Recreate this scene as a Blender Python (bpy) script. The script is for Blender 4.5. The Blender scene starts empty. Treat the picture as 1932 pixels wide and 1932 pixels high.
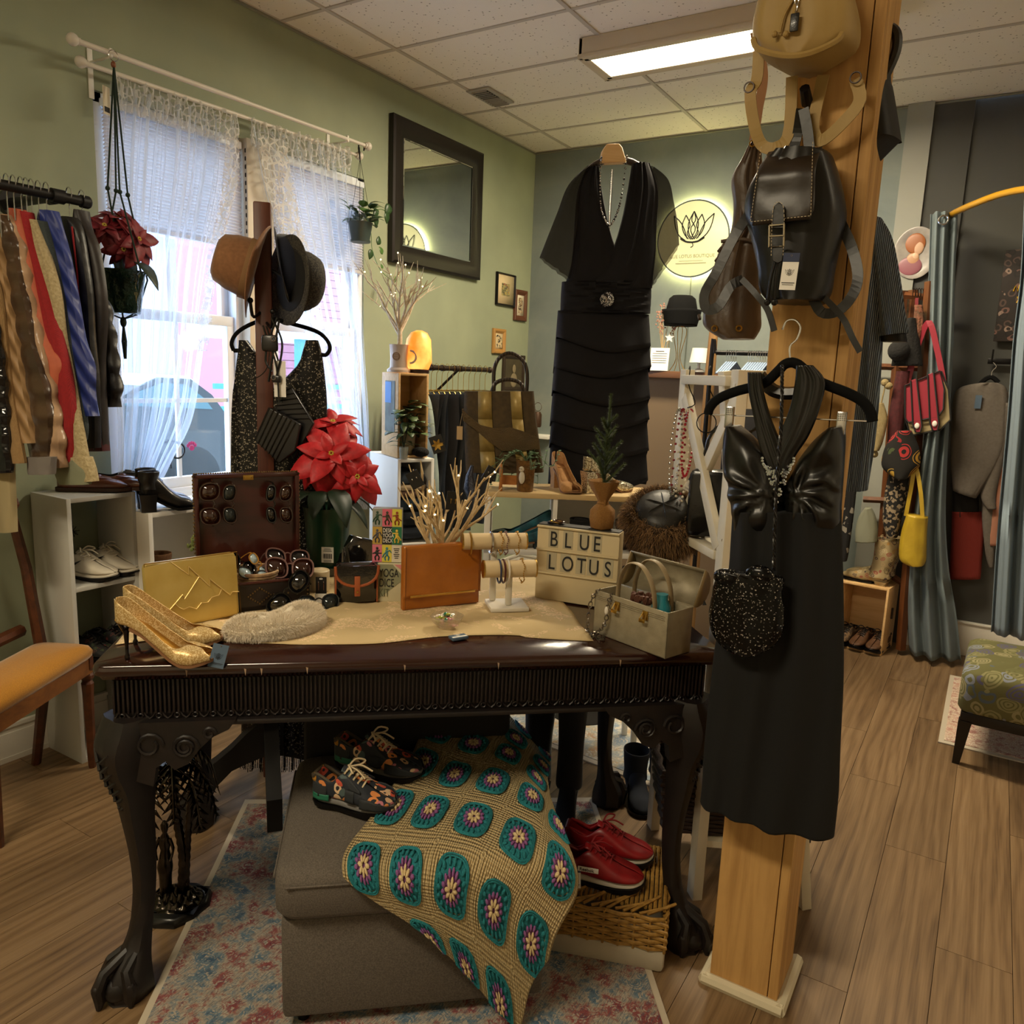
import bpy, bmesh, math, random
from math import radians as rad
from mathutils import Vector, Matrix, noise
PI = math.pi; cos, sin = math.cos, math.sin; V = Vector
SC = bpy.context.scene
COL = SC.collection
# ---------------------------------------------------------------- camera
FPX = 1481.46                      # focal length in pixels of a 1932 px wide frame
YAW, PITCH, ROLL = .545665794, .174837764, .0391306808
CAM = V((2.9902, -2.7358, 1.4976))
ca, sa, cb, sb, cc, sc_ = cos(YAW), sin(YAW), cos(PITCH), sin(PITCH), cos(ROLL), sin(ROLL)
WF = V((-sa*cb, ca*cb, -sb))
_r = V((ca, sa, 0)); _u = _r.cross(WF)
WR = cc*_r + sc_*_u; WU = -sc_*_r + cc*_u
cd = bpy.data.cameras.new('camera'); cam = bpy.data.objects.new('camera', cd); COL.objects.link(cam)
M3 = Matrix((WR, WU, -WF)).transposed().to_4x4(); M3.translation = CAM
cam.matrix_world = M3
cd.sensor_width = 36; cd.lens = FPX/1932*36; cd.clip_start = .05; cd.clip_end = 200
SC.camera = cam
# ---------------------------------------------------------------- light
SC.view_settings.view_transform = 'Standard'; SC.view_settings.look = 'None'
SC.view_settings.gamma = 1; SC.view_settings.use_curve_mapping = False
SC.view_settings.exposure = 0.0
ZC = 3.028      # ceiling height
YB = 2.32       # back wall
wd = bpy.data.worlds.new('sky'); SC.world = wd; wd.use_nodes = True
wn = wd.node_tree.nodes; wl = wd.node_tree.links
bg = wn['Background']; sk = wn.new('ShaderNodeTexSky'); sk.sky_type = 'HOSEK_WILKIE'; sk.turbidity = 6; sk.sun_direction = (.3, .3, .75)
mx = wn.new('ShaderNodeMix'); mx.data_type = 'RGBA'; mx.inputs[0].default_value = .7
wl.new(sk.outputs[0], mx.inputs[6]); mx.inputs[7].default_value = (.55, .74, 1, 1)
wl.new(mx.outputs[2], bg.inputs[0]); bg.inputs[1].default_value = 11
def area_light(name, loc, size, power, color, rot=(0, 0, 0)):
  l = bpy.data.lights.new(name, 'AREA'); l.shape = 'RECTANGLE'; l.size, l.size_y = size
  l.energy = power; l.color = color; o = bpy.data.objects.new(name, l); COL.objects.link(o)
  o.location = loc; o.rotation_euler = rot; return o
WARM = (1, .85, .60)
# ceiling fixtures of the shop (the one in view and its sister behind the photographer), plus added fill
area_light('troffer_light', (1.77, .91, 2.93), (1.20, .24), 100, WARM)
area_light('troffer_light', (1.7, -3.2, 2.93), (1.20, .24), 68, WARM)
area_light('troffer_light', (4.6, -1.0, 2.93), (1.20, .24), 10, WARM)  # unseen lamp at the right, added as fill
# daylight through the double window
pl_ = area_light('window_portal', (-.13, -.175, 1.69), (1.55, 1.45), 0, (1, 1, 1), (0, -PI/2, 0)); pl_.data.cycles.is_portal = True

# ---------------------------------------------------------------- measuring
def P(px, py, x=None, y=None, z=None, d=None):
  "point of the place seen in the photograph at px, py on a known plane (or at a known depth)"
  q = WF + WR*((px-966)/FPX) - WU*((py-966)/FPX)
  if x is not None: t = (x-CAM.x)/q.x
  elif y is not None: t = (y-CAM.y)/q.y
  elif z is not None: t = (z-CAM.z)/q.z
  else: t = d
  return CAM + q*t
# ---------------------------------------------------------------- materials
def lin(h):
  if not isinstance(h, str): return tuple(h)+(1,) if len(h) == 3 else tuple(h)
  c = [int(h[i:i+2], 16)/255 for i in (0, 2, 4)]
  return tuple(v/12.92 if v <= .04045 else ((v+.055)/1.055)**2.4 for v in c)+(1,)
MATS = {}
class NT:
  def __init__(s, m): s.n = m.node_tree.nodes; s.l = m.node_tree.links; s.b = s.n['Principled BSDF']; s.out = s.n['Material Output']
  def add(s, t, **k):
    o = s.n.new(t)
    for a, v in k.items():
      if hasattr(o, a): setattr(o, a, v)
    return o
  def lk(s, a, b): s.l.new(a, b)
  def coord(s, kind='Object', scale=(1, 1, 1), rot=(0, 0, 0)):
    t = s.add('ShaderNodeTexCoord'); mp = s.add('ShaderNodeMapping'); mp.inputs['Scale'].default_value = scale; mp.inputs['Rotation'].default_value = rot
    s.lk(t.outputs[kind], mp.inputs[0]); return mp.outputs[0]
  def noise(s, vec, scale, detail=4, rough=.5, dist=0):
    o = s.add('ShaderNodeTexNoise'); o.inputs['Scale'].default_value = scale; o.inputs['Detail'].default_value = detail
    o.inputs['Roughness'].default_value = rough; o.inputs['Distortion'].default_value = dist
    if vec: s.lk(vec, o.inputs['Vector'])
    return o.outputs[0]
  def voro(s, vec, scale, out='Distance', feature='F1'):
    o = s.add('ShaderNodeTexVoronoi'); o.feature = feature; o.inputs['Scale'].default_value = scale
    if vec: s.lk(vec, o.inputs['Vector'])
    return o.outputs[out]
  def wave(s, vec, scale, dist=0, axis='X', prof='SIN', typ='BANDS', det=2):
    o = s.add('ShaderNodeTexWave'); o.wave_type = typ; o.bands_direction = axis; o.wave_profile = prof
    o.inputs['Scale'].default_value = scale; o.inputs['Distortion'].default_value = dist; o.inputs['Detail'].default_value = det
    if vec: s.lk(vec, o.inputs['Vector'])
    return o.outputs[1]
  def ramp(s, fac, stops, const=False):
    o = s.add('ShaderNodeValToRGB'); e = o.color_ramp.elements
    if const: o.color_ramp.interpolation = 'CONSTANT'
    while len(e) > 1: e.remove(e[0])
    for i, (p, c) in enumerate(stops):
      el = e[0] if i == 0 else e.new(p)
      el.position = p; el.color = lin(c)
    s.lk(fac, o.inputs[0]); return o.outputs[0]
  def math(s, op, a, b=0):
    o = s.add('ShaderNodeMath'); o.operation = op
    for i, v in enumerate((a, b)):
      if isinstance(v, (int, float)): o.inputs[i].default_value = v
      else: s.lk(v, o.inputs[i])
    return o.outputs[0]
  def mix(s, fac, a, b, typ='MIX'):
    o = s.add('ShaderNodeMix'); o.data_type = 'RGBA'; o.blend_type = typ
    if isinstance(fac, (int, float)): o.inputs[0].default_value = fac
    else: s.lk(fac, o.inputs[0])
    for i, v in ((6, a), (7, b)):
      if isinstance(v, str) or isinstance(v, tuple): o.inputs[i].default_value = lin(v)
      else: s.lk(v, o.inputs[i])
    return o.outputs[2]
  def color(s, c): s.lk(c, s.b.inputs['Base Color'])
  def bump(s, h, strength=.3, dist=.01):
    o = s.add('ShaderNodeBump'); o.inputs['Strength'].default_value = strength; o.inputs['Distance'].default_value = dist
    s.lk(h, o.inputs['Height']); s.lk(o.outputs[0], s.b.inputs['Normal'])
def mat(name, col='808080', rough=.6, metal=0, kind=None, col2=None, scale=30, bump=.3, dist=.004, **kw):
  if name in MATS: return MATS[name]
  m = bpy.data.materials.new(name); m.use_nodes = True; t = NT(m); b = t.b; MATS[name] = m
  b.inputs['Base Color'].default_value = lin(col); b.inputs['Roughness'].default_value = rough; b.inputs['Metallic'].default_value = metal
  if 'sheen' in kw: b.inputs['Sheen Weight'].default_value = kw['sheen']; b.inputs['Sheen Roughness'].default_value = .4
  if 'coat' in kw: b.inputs['Coat Weight'].default_value = kw['coat']; b.inputs['Coat Roughness'].default_value = .08
  if 'alpha' in kw: b.inputs['Alpha'].default_value = kw['alpha']
  if 'trans' in kw: b.inputs['Transmission Weight'].default_value = kw['trans']
  if 'emit' in kw: b.inputs['Emission Color'].default_value = lin(kw.get('ecol', col)); b.inputs['Emission Strength'].default_value = kw['emit']
  if 'spec' in kw: b.inputs['Specular IOR Level'].default_value = kw['spec']
  if 'sss' in kw: b.inputs['Subsurface Weight'].default_value = kw['sss']; b.inputs['Subsurface Radius'].default_value = (.02, .01, .005)
  c2 = col2 or col
  if kind == 'noise':       # mottled colour with soft relief
    v = t.coord(); n = t.noise(v, scale, 5)
    t.color(t.ramp(n, [(.3, c2), (.7, col)])); t.bump(n, bump, dist)
  elif kind == 'weave':     # woven cloth
    v = t.coord(); w1 = t.wave(v, scale, .4, 'X'); w2 = t.wave(v, scale, .4, 'Z'); n = t.noise(v, scale*.6, 3)
    h = t.math('ADD', t.math('MULTIPLY', w1, w2), n)
    t.color(t.ramp(t.math('MULTIPLY', h, .6), [(.2, c2), (.75, col)])); t.bump(h, bump, dist)
  elif kind == 'wood':      # grain along local 'ax'
    ax = kw.get('ax', 2); sca = [scale, scale, scale]; sca[ax] = scale*.07
    v = t.coord(scale=tuple(sca)); n = t.noise(v, 1, 6, .6, 1.2); n2 = t.noise(v, 5, 3)
    h = t.math('ADD', n, t.math('MULTIPLY', n2, .25))
    t.color(t.ramp(h, [(.42, c2), (.72, col)])); t.bump(h, bump, dist)
  elif kind == 'leather':
    v = t.coord(); n = t.voro(v, scale*6); n2 = t.noise(v, scale*.3, 3)
    t.color(t.ramp(n2, [(.3, c2), (.7, col)])); t.bump(t.math('ADD', t.math('MULTIPLY', n, .35), n2), bump, dist)
  elif kind == 'glitter':
    v = t.coord(); o = t.voro(v, scale, 'Color'); o2 = t.voro(v, scale)
    sx = t.add('ShaderNodeSeparateColor'); t.lk(o, sx.inputs[0])
    t.color(t.ramp(sx.outputs[0], [(.0, c2), (kw.get('cut', .6), c2), (kw.get('cut', .6)+.05, col)]))
    t.bump(t.math('MULTIPLY', sx.outputs[1], 1), bump, dist)
  elif kind == 'stripes':
    v = t.coord(); w = t.wave(v, scale, kw.get('wd', .3), kw.get('ax', 'X'))
    t.color(t.ramp(w, [(.35, c2), (.6, col)])); t.bump(w, bump, dist)
  elif kind == 'floral':
    pal = kw['pal']; v = t.coord(); nz = t.noise(v, scale*.5, 2);
    vm = t.add('ShaderNodeVectorMath'); vm.operation = 'MULTIPLY_ADD'
    t.lk(v, vm.inputs[0]); vm.inputs[1].default_value = (1, 1, 1)
    mc = t.add('ShaderNodeCombineXYZ');
    for i in range(3): t.lk(t.math('MULTIPLY', nz, kw.get('warp', .03)), mc.inputs[i])
    t.lk(mc.outputs[0], vm.inputs[2]); vv = vm.outputs[0]
    c = t.voro(vv, scale, 'Color'); d = t.voro(vv, scale); sx = t.add('ShaderNodeSeparateColor'); t.lk(c, sx.inputs[0])
    st = [(i/len(pal), p) for i, p in enumerate(pal)]
    pc = t.ramp(sx.outputs[0], st, True)
    ring = t.math('SINE', t.math('MULTIPLY', d, kw.get('rings', 26)))
    base = kw.get('base', c2)
    c3 = t.mix(t.math('GREATER_THAN', ring, .35), pc, base)
    c4 = t.mix(t.math('GREATER_THAN', d, kw.get('cut', .42)), c3, base)
    t.color(c4); t.bump(d, bump, dist)
  return m
# ---------------------------------------------------------------- geometry
class G:
  def __init__(s): s.v = []; s.f = []; s.mi = []; s.m = Matrix(); s.i = 0
  def at(s, loc=(0, 0, 0), rot=(0, 0, 0), sc=1):
    from mathutils import Euler
    s.m = Matrix.Translation(loc) @ Euler(rot).to_matrix().to_4x4() @ (Matrix.Scale(sc, 4) if isinstance(sc, (int, float)) else Matrix.Diagonal((*sc, 1))); return s
  def frame(s, o, x, y, z):
    m = Matrix((V(x), V(y), V(z))).transposed().to_4x4(); m.translation = V(o); s.m = m; return s
  def add(s, vs, fs, i=None):
    n = len(s.v); s.v += [tuple(s.m @ V(p)) for p in vs]; s.f += [tuple(n+k for k in q) for q in fs]; s.mi += [s.i if i is None else i]*len(fs); return s
  def box(s, c, d, b=0, i=None):
    x, y, z = [k/2 for k in d]; cx, cy, cz = c
    if b <= 0:
      vs = [(cx+sx*x, cy+sy*y, cz+sz*z) for sx in (-1, 1) for sy in (-1, 1) for sz in (-1, 1)]
      return s.add(vs, [(0, 1, 3, 2), (4, 6, 7, 5), (0, 4, 5, 1), (2, 3, 7, 6), (0, 2, 6, 4), (1, 5, 7, 3)], i)
    b = min(b, x*.99, y*.99, z*.99)
    rings = []
    def rr(hx, hy, zz):
      o = []
      for (qx, qy, a0) in ((1, 1, 0), (-1, 1, 90), (-1, -1, 180), (1, -1, 270)):
        for k in range(3):
          a = rad(a0+45*k); o.append((cx+qx*(hx-b)+b*cos(a)*1, cy+qy*(hy-b)+b*sin(a), zz))
      return o
    def rr2(inset, zz):
      o = []; bb = max(b-inset, .0001)
      for (qx, qy, a0) in ((1, 1, 0), (-1, 1, 90), (-1, -1, 180), (1, -1, 270)):
        for k in range(3):
          a = rad(a0+45*k); o.append((cx+qx*(x-b)+bb*cos(a), cy+qy*(y-b)+bb*sin(a), zz))
      return o
    k = b*.293
    rings = [rr2(b*.9, cz-z), rr2(k, cz-z+k), rr2(0, cz-z+b), rr2(0, cz+z-b), rr2(k, cz+z-k), rr2(b*.9, cz+z)]
    return s.loft(rings, True, True, i)
  def loft(s, rings, closed=True, cap=True, i=None):
    n = len(rings[0]); vs = [p for r in rings for p in r]; fs = []
    for a in range(len(rings)-1):
      for k in range(n if closed else n-1):
        k2 = (k+1) % n; fs.append((a*n+k, a*n+k2, (a+1)*n+k2, (a+1)*n+k))
    if cap and closed: fs.append(tuple(range(n-1, -1, -1))); fs.append(tuple((len(rings)-1)*n+k for k in range(n)))
    return s.add(vs, fs, i)
  def lathe(s, prof, n=24, c=(0, 0, 0), i=None, fn=None):
    rings = []
    for (rad, z) in prof:
      rad = max(rad, .0002)
      rings.append([(c[0]+rad*cos(2*PI*k/n)*(fn(2*PI*k/n, z) if fn else 1), c[1]+rad*sin(2*PI*k/n)*(fn(2*PI*k/n, z) if fn else 1), c[2]+z) for k in range(n)])
    return s.loft(rings, True, True, i)
  def tube(s, pts, r=.005, n=6, i=None, flat=1, closed=False, up=None):
    pts = [V(p) for p in pts]; N = len(pts); rings = []
    rs = r if isinstance(r, (list, tuple)) else [r]*N
    prev = None
    for k, p in enumerate(pts):
      if closed: t = pts[(k+1) % N]-pts[k-1]
      else: t = pts[min(k+1, N-1)]-pts[max(k-1, 0)]
      if t.length < 1e-9: t = V((0, 0, 1))
      t.normalize()
      if prev is None:
        a = V(up) if up else (V((0, 0, 1)) if abs(t.z) < .9 else V((1, 0, 0)))
      else: a = prev
      a = a - t*a.dot(t)
      if a.length < 1e-6: a = t.orthogonal()
      a.normalize(); prev = a; bb = t.cross(a)
      rings.append([tuple(p + a*(rs[k]*flat*cos(2*PI*j/n)) + bb*(rs[k]*sin(2*PI*j/n))) for j in range(n)])
    if closed: rings.append(rings[0]); return s.loft(rings, True, False, i)
    return s.loft(rings, True, True, i)
  def ball(s, c, r, n=12, m=8, i=None):
    if isinstance(r, (int, float)): r = (r, r, r)
    rings = []
    for a in range(m+1):
      th = PI*a/m; sn = max(sin(th), .002)
      rings.append([(c[0]+r[0]*sn*cos(2*PI*k/n), c[1]+r[1]*sn*sin(2*PI*k/n), c[2]-r[2]*cos(th)) for k in range(n)])
    return s.loft(rings, True, False, i)
  def torus(s, c, R, r, axis='Z', n=24, m=6, a0=0, a1=2*PI, i=None, sy=1):
    full = abs(a1-a0-2*PI) < 1e-6; K = n if full else n+1; pts = []
    for k in range(K):
      a = a0+(a1-a0)*k/n; x, y = R*cos(a), R*sy*sin(a)
      pts.append({'Z': (c[0]+x, c[1]+y, c[2]), 'Y': (c[0]+x, c[1], c[2]+y), 'X': (c[0], c[1]+x, c[2]+y)}[axis])
    return s.tube(pts, r, m, i, closed=full, up={'Z': (0, 0, 1), 'Y': (0, 1, 0), 'X': (1, 0, 0)}[axis])
  def grid(s, nu, nv, fn, cu=False, i=None):
    vs = [tuple(fn(a/(nu if cu else nu-1), b/(nv-1))) for b in range(nv) for a in range(nu)]; fs = []
    for b in range(nv-1):
      for a in range(nu if cu else nu-1):
        a2 = (a+1) % nu; fs.append((b*nu+a, b*nu+a2, (b+1)*nu+a2, (b+1)*nu+a))
    return s.add(vs, fs, i)
  def prism(s, pts, t, i=None, z0=0):
    "outline in local x,z, thickness t along y (from z0)"
    n = len(pts); vs = [(p[0], z0, p[1]) for p in pts]+[(p[0], z0+t, p[1]) for p in pts]
    fs = [tuple(range(n)), tuple(range(2*n-1, n-1, -1))]+[(k, k+n, (k+1) % n+n, (k+1) % n) for k in range(n)]
    return s.add(vs, fs, i)
  def leaf(s, base, dirv, up, L, W, curl=.2, fold=.15, i=None, n=6, tip=1.0):
    d = V(dirv).normalized(); u = V(up); u = u-d*u.dot(d)
    if u.length < 1e-5: u = d.orthogonal()
    u.normalize(); sd = d.cross(u); vs = []; fs = []; b = V(base)
    for k in range(n+1):
      t = k/n; wv = W*.5*(sin(PI*min(1, t**.75*1.0))**.8 if 0 < t < 1 else .02)
      c = b+d*(L*t*(1-.15*abs(curl)*t))-u*(curl*L*t*t)
      vs += [tuple(c-sd*wv+u*(fold*wv)), tuple(c), tuple(c+sd*wv+u*(fold*wv))]
    for k in range(n):
      o = k*3; fs += [(o, o+1, o+4, o+3), (o+1, o+2, o+5, o+4)]
    return s.add(vs, fs, i)
  def build(s, name, mats, parent=None, smooth=True, loc=None, rz=0, solid=0, subsurf=0, bevel=0, ang=40):
    me = bpy.data.meshes.new(name); me.from_pydata(s.v, [], s.f); me.validate()
    for m in (mats if isinstance(mats, (list, tuple)) else [mats]): me.materials.append(m)
    if len(me.polygons) == len(s.mi): me.polygons.foreach_set('material_index', s.mi)
    bm = bmesh.new(); bm.from_mesh(me); bmesh.ops.recalc_face_normals(bm, faces=bm.faces)
    if smooth:
      th = rad(ang)
      for f_ in bm.faces: f_.smooth = True
      for e in bm.edges:
        if len(e.link_faces) == 2 and e.calc_face_angle(0) > th: e.smooth = False
    bm.to_mesh(me); bm.free()
    o = bpy.data.objects.new(name, me); COL.objects.link(o)
    if parent: o.parent = parent
    if loc is not None: o.location = loc
    o.rotation_euler[2] = rz
    if solid:
      md = o.modifiers.new('s', 'SOLIDIFY'); md.thickness = solid; md.offset = 0
    if bevel:
      md = o.modifiers.new('b', 'BEVEL'); md.width = bevel; md.segments = 2; md.limit_method = 'ANGLE'
    if subsurf:
      md = o.modifiers.new('u', 'SUBSURF'); md.levels = subsurf; md.render_levels = subsurf
    return o
def tag(o, label, cat, group=None, kind=None):
  if label: o['label'] = label
  if cat: o['category'] = cat
  if group: o['group'] = group
  if kind: o['kind'] = kind
  return o
def thing(name, label, cat, loc=(0, 0, 0), rz=0, group=None):
  o = bpy.data.objects.new(name, None); COL.objects.link(o); o.empty_display_size = .05
  o.location = loc; o.rotation_euler = (0, 0, rz); return tag(o, label, cat, group)
def struct(o): o['kind'] = 'structure'; return o
def copy_tree(o, parent=None):
  c = o.copy(); COL.objects.link(c)
  if parent: c.parent = parent
  for ch in list(o.children): copy_tree(ch, c)
  return c
def share(src, name, parent, loc, rot=None, scl=None):
  o = bpy.data.objects.new(name, src.data); COL.objects.link(o); o.parent = parent; o.location = loc
  if rot: o.rotation_euler = rot
  if scl: o.scale = scl
  return o
def lerp(a, b, t): return a+(b-a)*t
def cr(pts, t):
  "catmull-rom through pts, t in 0..1"
  n = len(pts)-1; x = min(max(t, 0), .99999)*n; k = int(x); u = x-k
  p = [V(pts[min(max(j, 0), n)]) for j in (k-1, k, k+1, k+2)]
  return .5*((2*p[1])+(p[2]-p[0])*u+(2*p[0]-5*p[1]+4*p[2]-p[3])*u*u+(3*p[1]-p[0]-3*p[2]+p[3])*u**3)
def smooth_path(pts, n=24): return [cr(pts, k/(n-1)) for k in range(n)]
def interp(tab, t):
  if t <= tab[0][0]: return tab[0][1]
  for (a, va), (b, vb) in zip(tab, tab[1:]):
    if t <= b: return va+(vb-va)*(t-a)/(b-a)
  return tab[-1][1]
def text_part(name, txt, size, m, parent, loc, rot, ext=.0006, align='LEFT', sx=1.0, space=1.0):
  c = bpy.data.curves.new(name, 'FONT'); c.body = txt; c.size = size; c.extrude = ext; c.align_x = align; c.space_line = space
  t = bpy.data.objects.new(name, c); COL.objects.link(t)
  dg = bpy.context.evaluated_depsgraph_get(); me = bpy.data.meshes.new_from_object(t.evaluated_get(dg)); bpy.data.objects.remove(t)
  me.materials.clear(); me.materials.append(m)
  o = bpy.data.objects.new(name, me); COL.objects.link(o); o.parent = parent; o.location = loc; o.rotation_euler = rot; o.scale = (sx, 1, 1)
  return o
R = random.Random(7)
# shared materials
BLACKM = mat('black_metal', '151313', .4, .6)
CHROME = mat('chrome', 'c8c8c8', .22, 1)
BRASS = mat('brass', 'b8944a', .3, 1)
WHITEP = mat('white_paint', 'e9e6df', .45, kind='noise', col2='dedad0', scale=4, bump=.05)
VELVET = mat('black_velvet', '060606', .9, spec=.2)
DARKW = mat('dark_mahogany', '2b1511', .36, kind='wood', col2='160a08', scale=12, ax=0, bump=.08)
DARKW2 = mat('carved_dark_wood', '160d0b', .5, kind='noise', col2='0b0706', scale=30, bump=.25)
PINE = mat('pine_ply', 'd8b27c', .55, kind='wood', col2='c59a62', scale=20, ax=0, bump=.05)
TAGB = mat('blue_card', '46586b', .7)
TAGW = mat('white_card', 'e6e2da', .7)
INK = mat('ink', '171717', .7)
TWINE = mat('twine', 'b89d6e', .9)
def lotus(parent, o, x, z, s, m=INK, name='emblem'):
  "line-drawn lotus flower emblem, width s, on the plane through o spanned by x and z"
  g = G(); x = V(x); z = V(z); o = V(o); nrm = x.cross(z)
  def L(pts, r=.012): g.tube([o+x*(a*s)+z*(b*s) for a, b in [tuple(q)[:2] for q in smooth_path([(p[0], p[1], 0) for p in pts], 9)]], r*s, 4)
  for q in (-1, 1):
    L([(0, .5), (q*.12, .25), (q*.1, 0), (0, -.15)]); L([(0, .5), (q*.05, .3), (q*-.06, .1), (q*.02, -.1)])
    L([(q*.2, .42), (q*.08, .2), (q*.14, 0), (q*.04, -.15)]); L([(q*.2, .42), (q*.28, .2), (q*.22, 0), (q*.1, -.14)])
    L([(q*.5, .42), (q*.32, .26), (q*.2, .05), (q*.14, -.12)]); L([(q*.5, .42), (q*.45, .15), (q*.34, -.05), (q*.18, -.17)])
    L([(q*.3, -.12), (q*.15, -.2), (0, -.22)], .02)
  L([(0, -.22), (.03, -.3), (-.03, -.34)], .01)
  return g.build(name, m, parent)
def price_tag(parent_or_none, label, loc, w, h, rz, tilt=0, roll=0, body=None, top=None, name='price_tag', group=None, string=None):
  t = thing(name, label, 'tag', loc, rz, group) if parent_or_none is None else None
  if t is None:
    t = bpy.data.objects.new(name, None); COL.objects.link(t); t.parent = parent_or_none; t.location = loc; t.rotation_euler = (0, 0, rz)
  t.rotation_euler = (tilt, roll, rz)
  g = G(); g.box((0, 0, h/2), (w, .0012, h)); g.build('card', body or TAGW, t)
  if top: g = G(); g.box((0, -.0003, h*.88), (w*1.005, .0018, h*.24)); g.build('card_band', top, t)
  lotus(t, (0, -.0012, h*.45), (1, 0, 0), (0, 0, 1), w*.55)
  g = G(); g.box((0, -.0008, h*.14), (w*.7, .001, h*.012)); g.box((0, -.0008, h*.19), (w*.8, .001, h*.02)); g.build('lettering', INK, t)
  g = G(); g.torus((0, -.001, h*.93), w*.05, w*.02, 'Y', 10, 4); g.build('eyelet', CHROME, t)
  return t
# ---------------------------------------------------------------- room shell
WALLG = mat('sage_wall_paint', '8d9474', .75); t = NT(WALLG); v = t.coord(); n = t.noise(v, 2.2, 4)
t.color(t.ramp(n, [(.35, '899078'), (.7, '979d82')])); t.bump(t.noise(v, 160, 3), .08, .002)
WALLB = mat('blue_limewash', '76806f', .75); t = NT(WALLB); v = t.coord(); n = t.noise(v, 1.8, 7, .6, .6)
t.color(t.ramp(n, [(.3, '6a7474'), (.55, '7b8480'), (.75, '8a8f86')])); t.bump(n, .1, .004)
WALLL = mat('pale_wall', '9a9a90', .75, kind='noise', col2='8d8f88', scale=2, bump=.05)
WALLD = mat('charcoal_wall', '4a4a46', .8, kind='noise', col2='434341', scale=2, bump=.05)
WALLC = mat('cream_wall', 'e6dfcc', .8)
TRIM = mat('trim_white', 'd9d4c8', .5)
X1, Y0 = 5.2, -5.0
# planks of the vinyl floor
def plank_mat():
  m = mat('oak_vinyl', '9c7c5c', .42); t = NT(m)
  oi = t.add('ShaderNodeObjectInfo'); tc = t.add('ShaderNodeTexCoord'); vm = t.add('ShaderNodeVectorMath'); vm.operation = 'ADD'
  cx = t.add('ShaderNodeCombineXYZ'); t.lk(t.math('MULTIPLY', oi.outputs['Random'], 37), cx.inputs[0]); t.lk(t.math('MULTIPLY', oi.outputs['Random'], 91), cx.inputs[1])
  t.lk(tc.outputs['Object'], vm.inputs[0]); t.lk(cx.outputs[0], vm.inputs[1])
  mp = t.add('ShaderNodeMapping'); mp.inputs['Scale'].default_value = (9, .9, 1); t.lk(vm.outputs[0], mp.inputs[0])
  n = t.noise(mp.outputs[0], 1.2, 3, .5, .8)
  w = t.wave(mp.outputs[0], .9, 14, 'X', det=3)
  mp2 = t.add('ShaderNodeMapping'); mp2.inputs['Scale'].default_value = (220, 5, 1); t.lk(vm.outputs[0], mp2.inputs[0]); fine = t.noise(mp2.outputs[0], 1, 4)
  h = t.math('ADD', t.math('MULTIPLY', w, .16), t.math('ADD', t.math('MULTIPLY', n, .42), t.math('MULTIPLY', fine, .42)))
  c = t.ramp(h, [(.28, '57422d'), (.45, '745b3f'), (.7, '8b7152')])
  hs = t.add('ShaderNodeHueSaturation'); t.lk(c, hs.inputs['Color']); t.lk(t.math('ADD', t.math('MULTIPLY', oi.outputs['Random'], .22), .89), hs.inputs['Value'])
  t.color(hs.outputs[0]); t.bump(fine, .06, .002); return m
OAK = plank_mat()
g = G(); g.box(((X1)/2, (Y0+YB)/2, -.02), (X1, YB-Y0, .03)); flo = struct(g.build('floor', mat('floor_joint', '4a3826', .8), smooth=False))
PW, PL = .178, 1.22
g = G(); g.box((0, 0, 0), (PW-.0016, PL-.0016, .006)); src = None
ix = 0; x = PW/2
while x < X1-.01:
  y = Y0+PL/2-((ix*.37) % 1)*PL
  while y-PL/2 < YB:
    ya, yb = max(y-PL/2, Y0), min(y+PL/2, YB)
    if yb-ya > .05 and (yb > -3.2):
      if src is None:
        src = g.build('plank', OAK, flo, smooth=False, loc=(x, (ya+yb)/2, -.0028)); o = src
      else: o = share(src, 'plank', flo, (x, (ya+yb)/2, -.0028))
      o.scale = (1, (yb-ya)/PL, 1)
    y += PL
  x += PW; ix += 1
g = G(); g.box((X1/2, (Y0-3.2)/2, -.003), (X1, 1.8, .0055)); o = g.build('plank_field', OAK, flo, smooth=False); o['kind'] = 'stuff'
# ceiling: mineral tiles dropped in a T-bar grid
TILE = mat('ceiling_tile', 'cfcac0', .9); t = NT(TILE); v = t.coord(); oi = t.add('ShaderNodeObjectInfo')
vo = t.voro(v, 42); sp = t.math('LESS_THAN', vo, .17); n2 = t.noise(v, 25, 3); msk = t.math('MULTIPLY', sp, t.math('GREATER_THAN', n2, .47))
t.color(t.mix(msk, 'e4ddd2', '9a9286')); t.bump(t.math('SUBTRACT', t.math('MULTIPLY', t.noise(v, 200, 2), .2), msk), .5, .004)
GRID = mat('ceiling_grid_bar', 'b5ada2', .6)
ceil_ = struct(G().box((X1/2, (Y0+YB)/2, ZC+.06), (X1, YB-Y0, .02)).build('ceiling', mat('plenum', '555049', .9), smooth=False))
TX = [0, .2786];
while TX[-1]+.9516 < X1: TX.append(TX[-1]+.9516)
TX.append(X1)
TY = [YB, YB-.4172]
while TY[-1]-.4758 > Y0: TY.append(TY[-1]-.4758)
TY.append(Y0)
src = {}
for a in range(len(TX)-1):
  for b in range(len(TY)-1):
    w_, h_ = TX[a+1]-TX[a]-.012, TY[b]-TY[b+1]-.012; key = (round(w_, 3), round(h_, 3))
    loc = ((TX[a]+TX[a+1])/2, (TY[b]+TY[b+1])/2, ZC+.012)
    if key not in src: src[key] = G().box((0, 0, 0), (w_, h_, .02), .002).build('ceiling_tile', TILE, ceil_, smooth=False, loc=loc)
    else: share(src[key], 'ceiling_tile', ceil_, loc)
g = G()
for x in TX: g.box((x, (Y0+YB)/2, ZC), (.02, YB-Y0, .008))
for y in TY: g.box((X1/2, y, ZC+.001), (X1, .02, .008))
g.build('grid_bar', GRID, ceil_, smooth=False)
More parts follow.
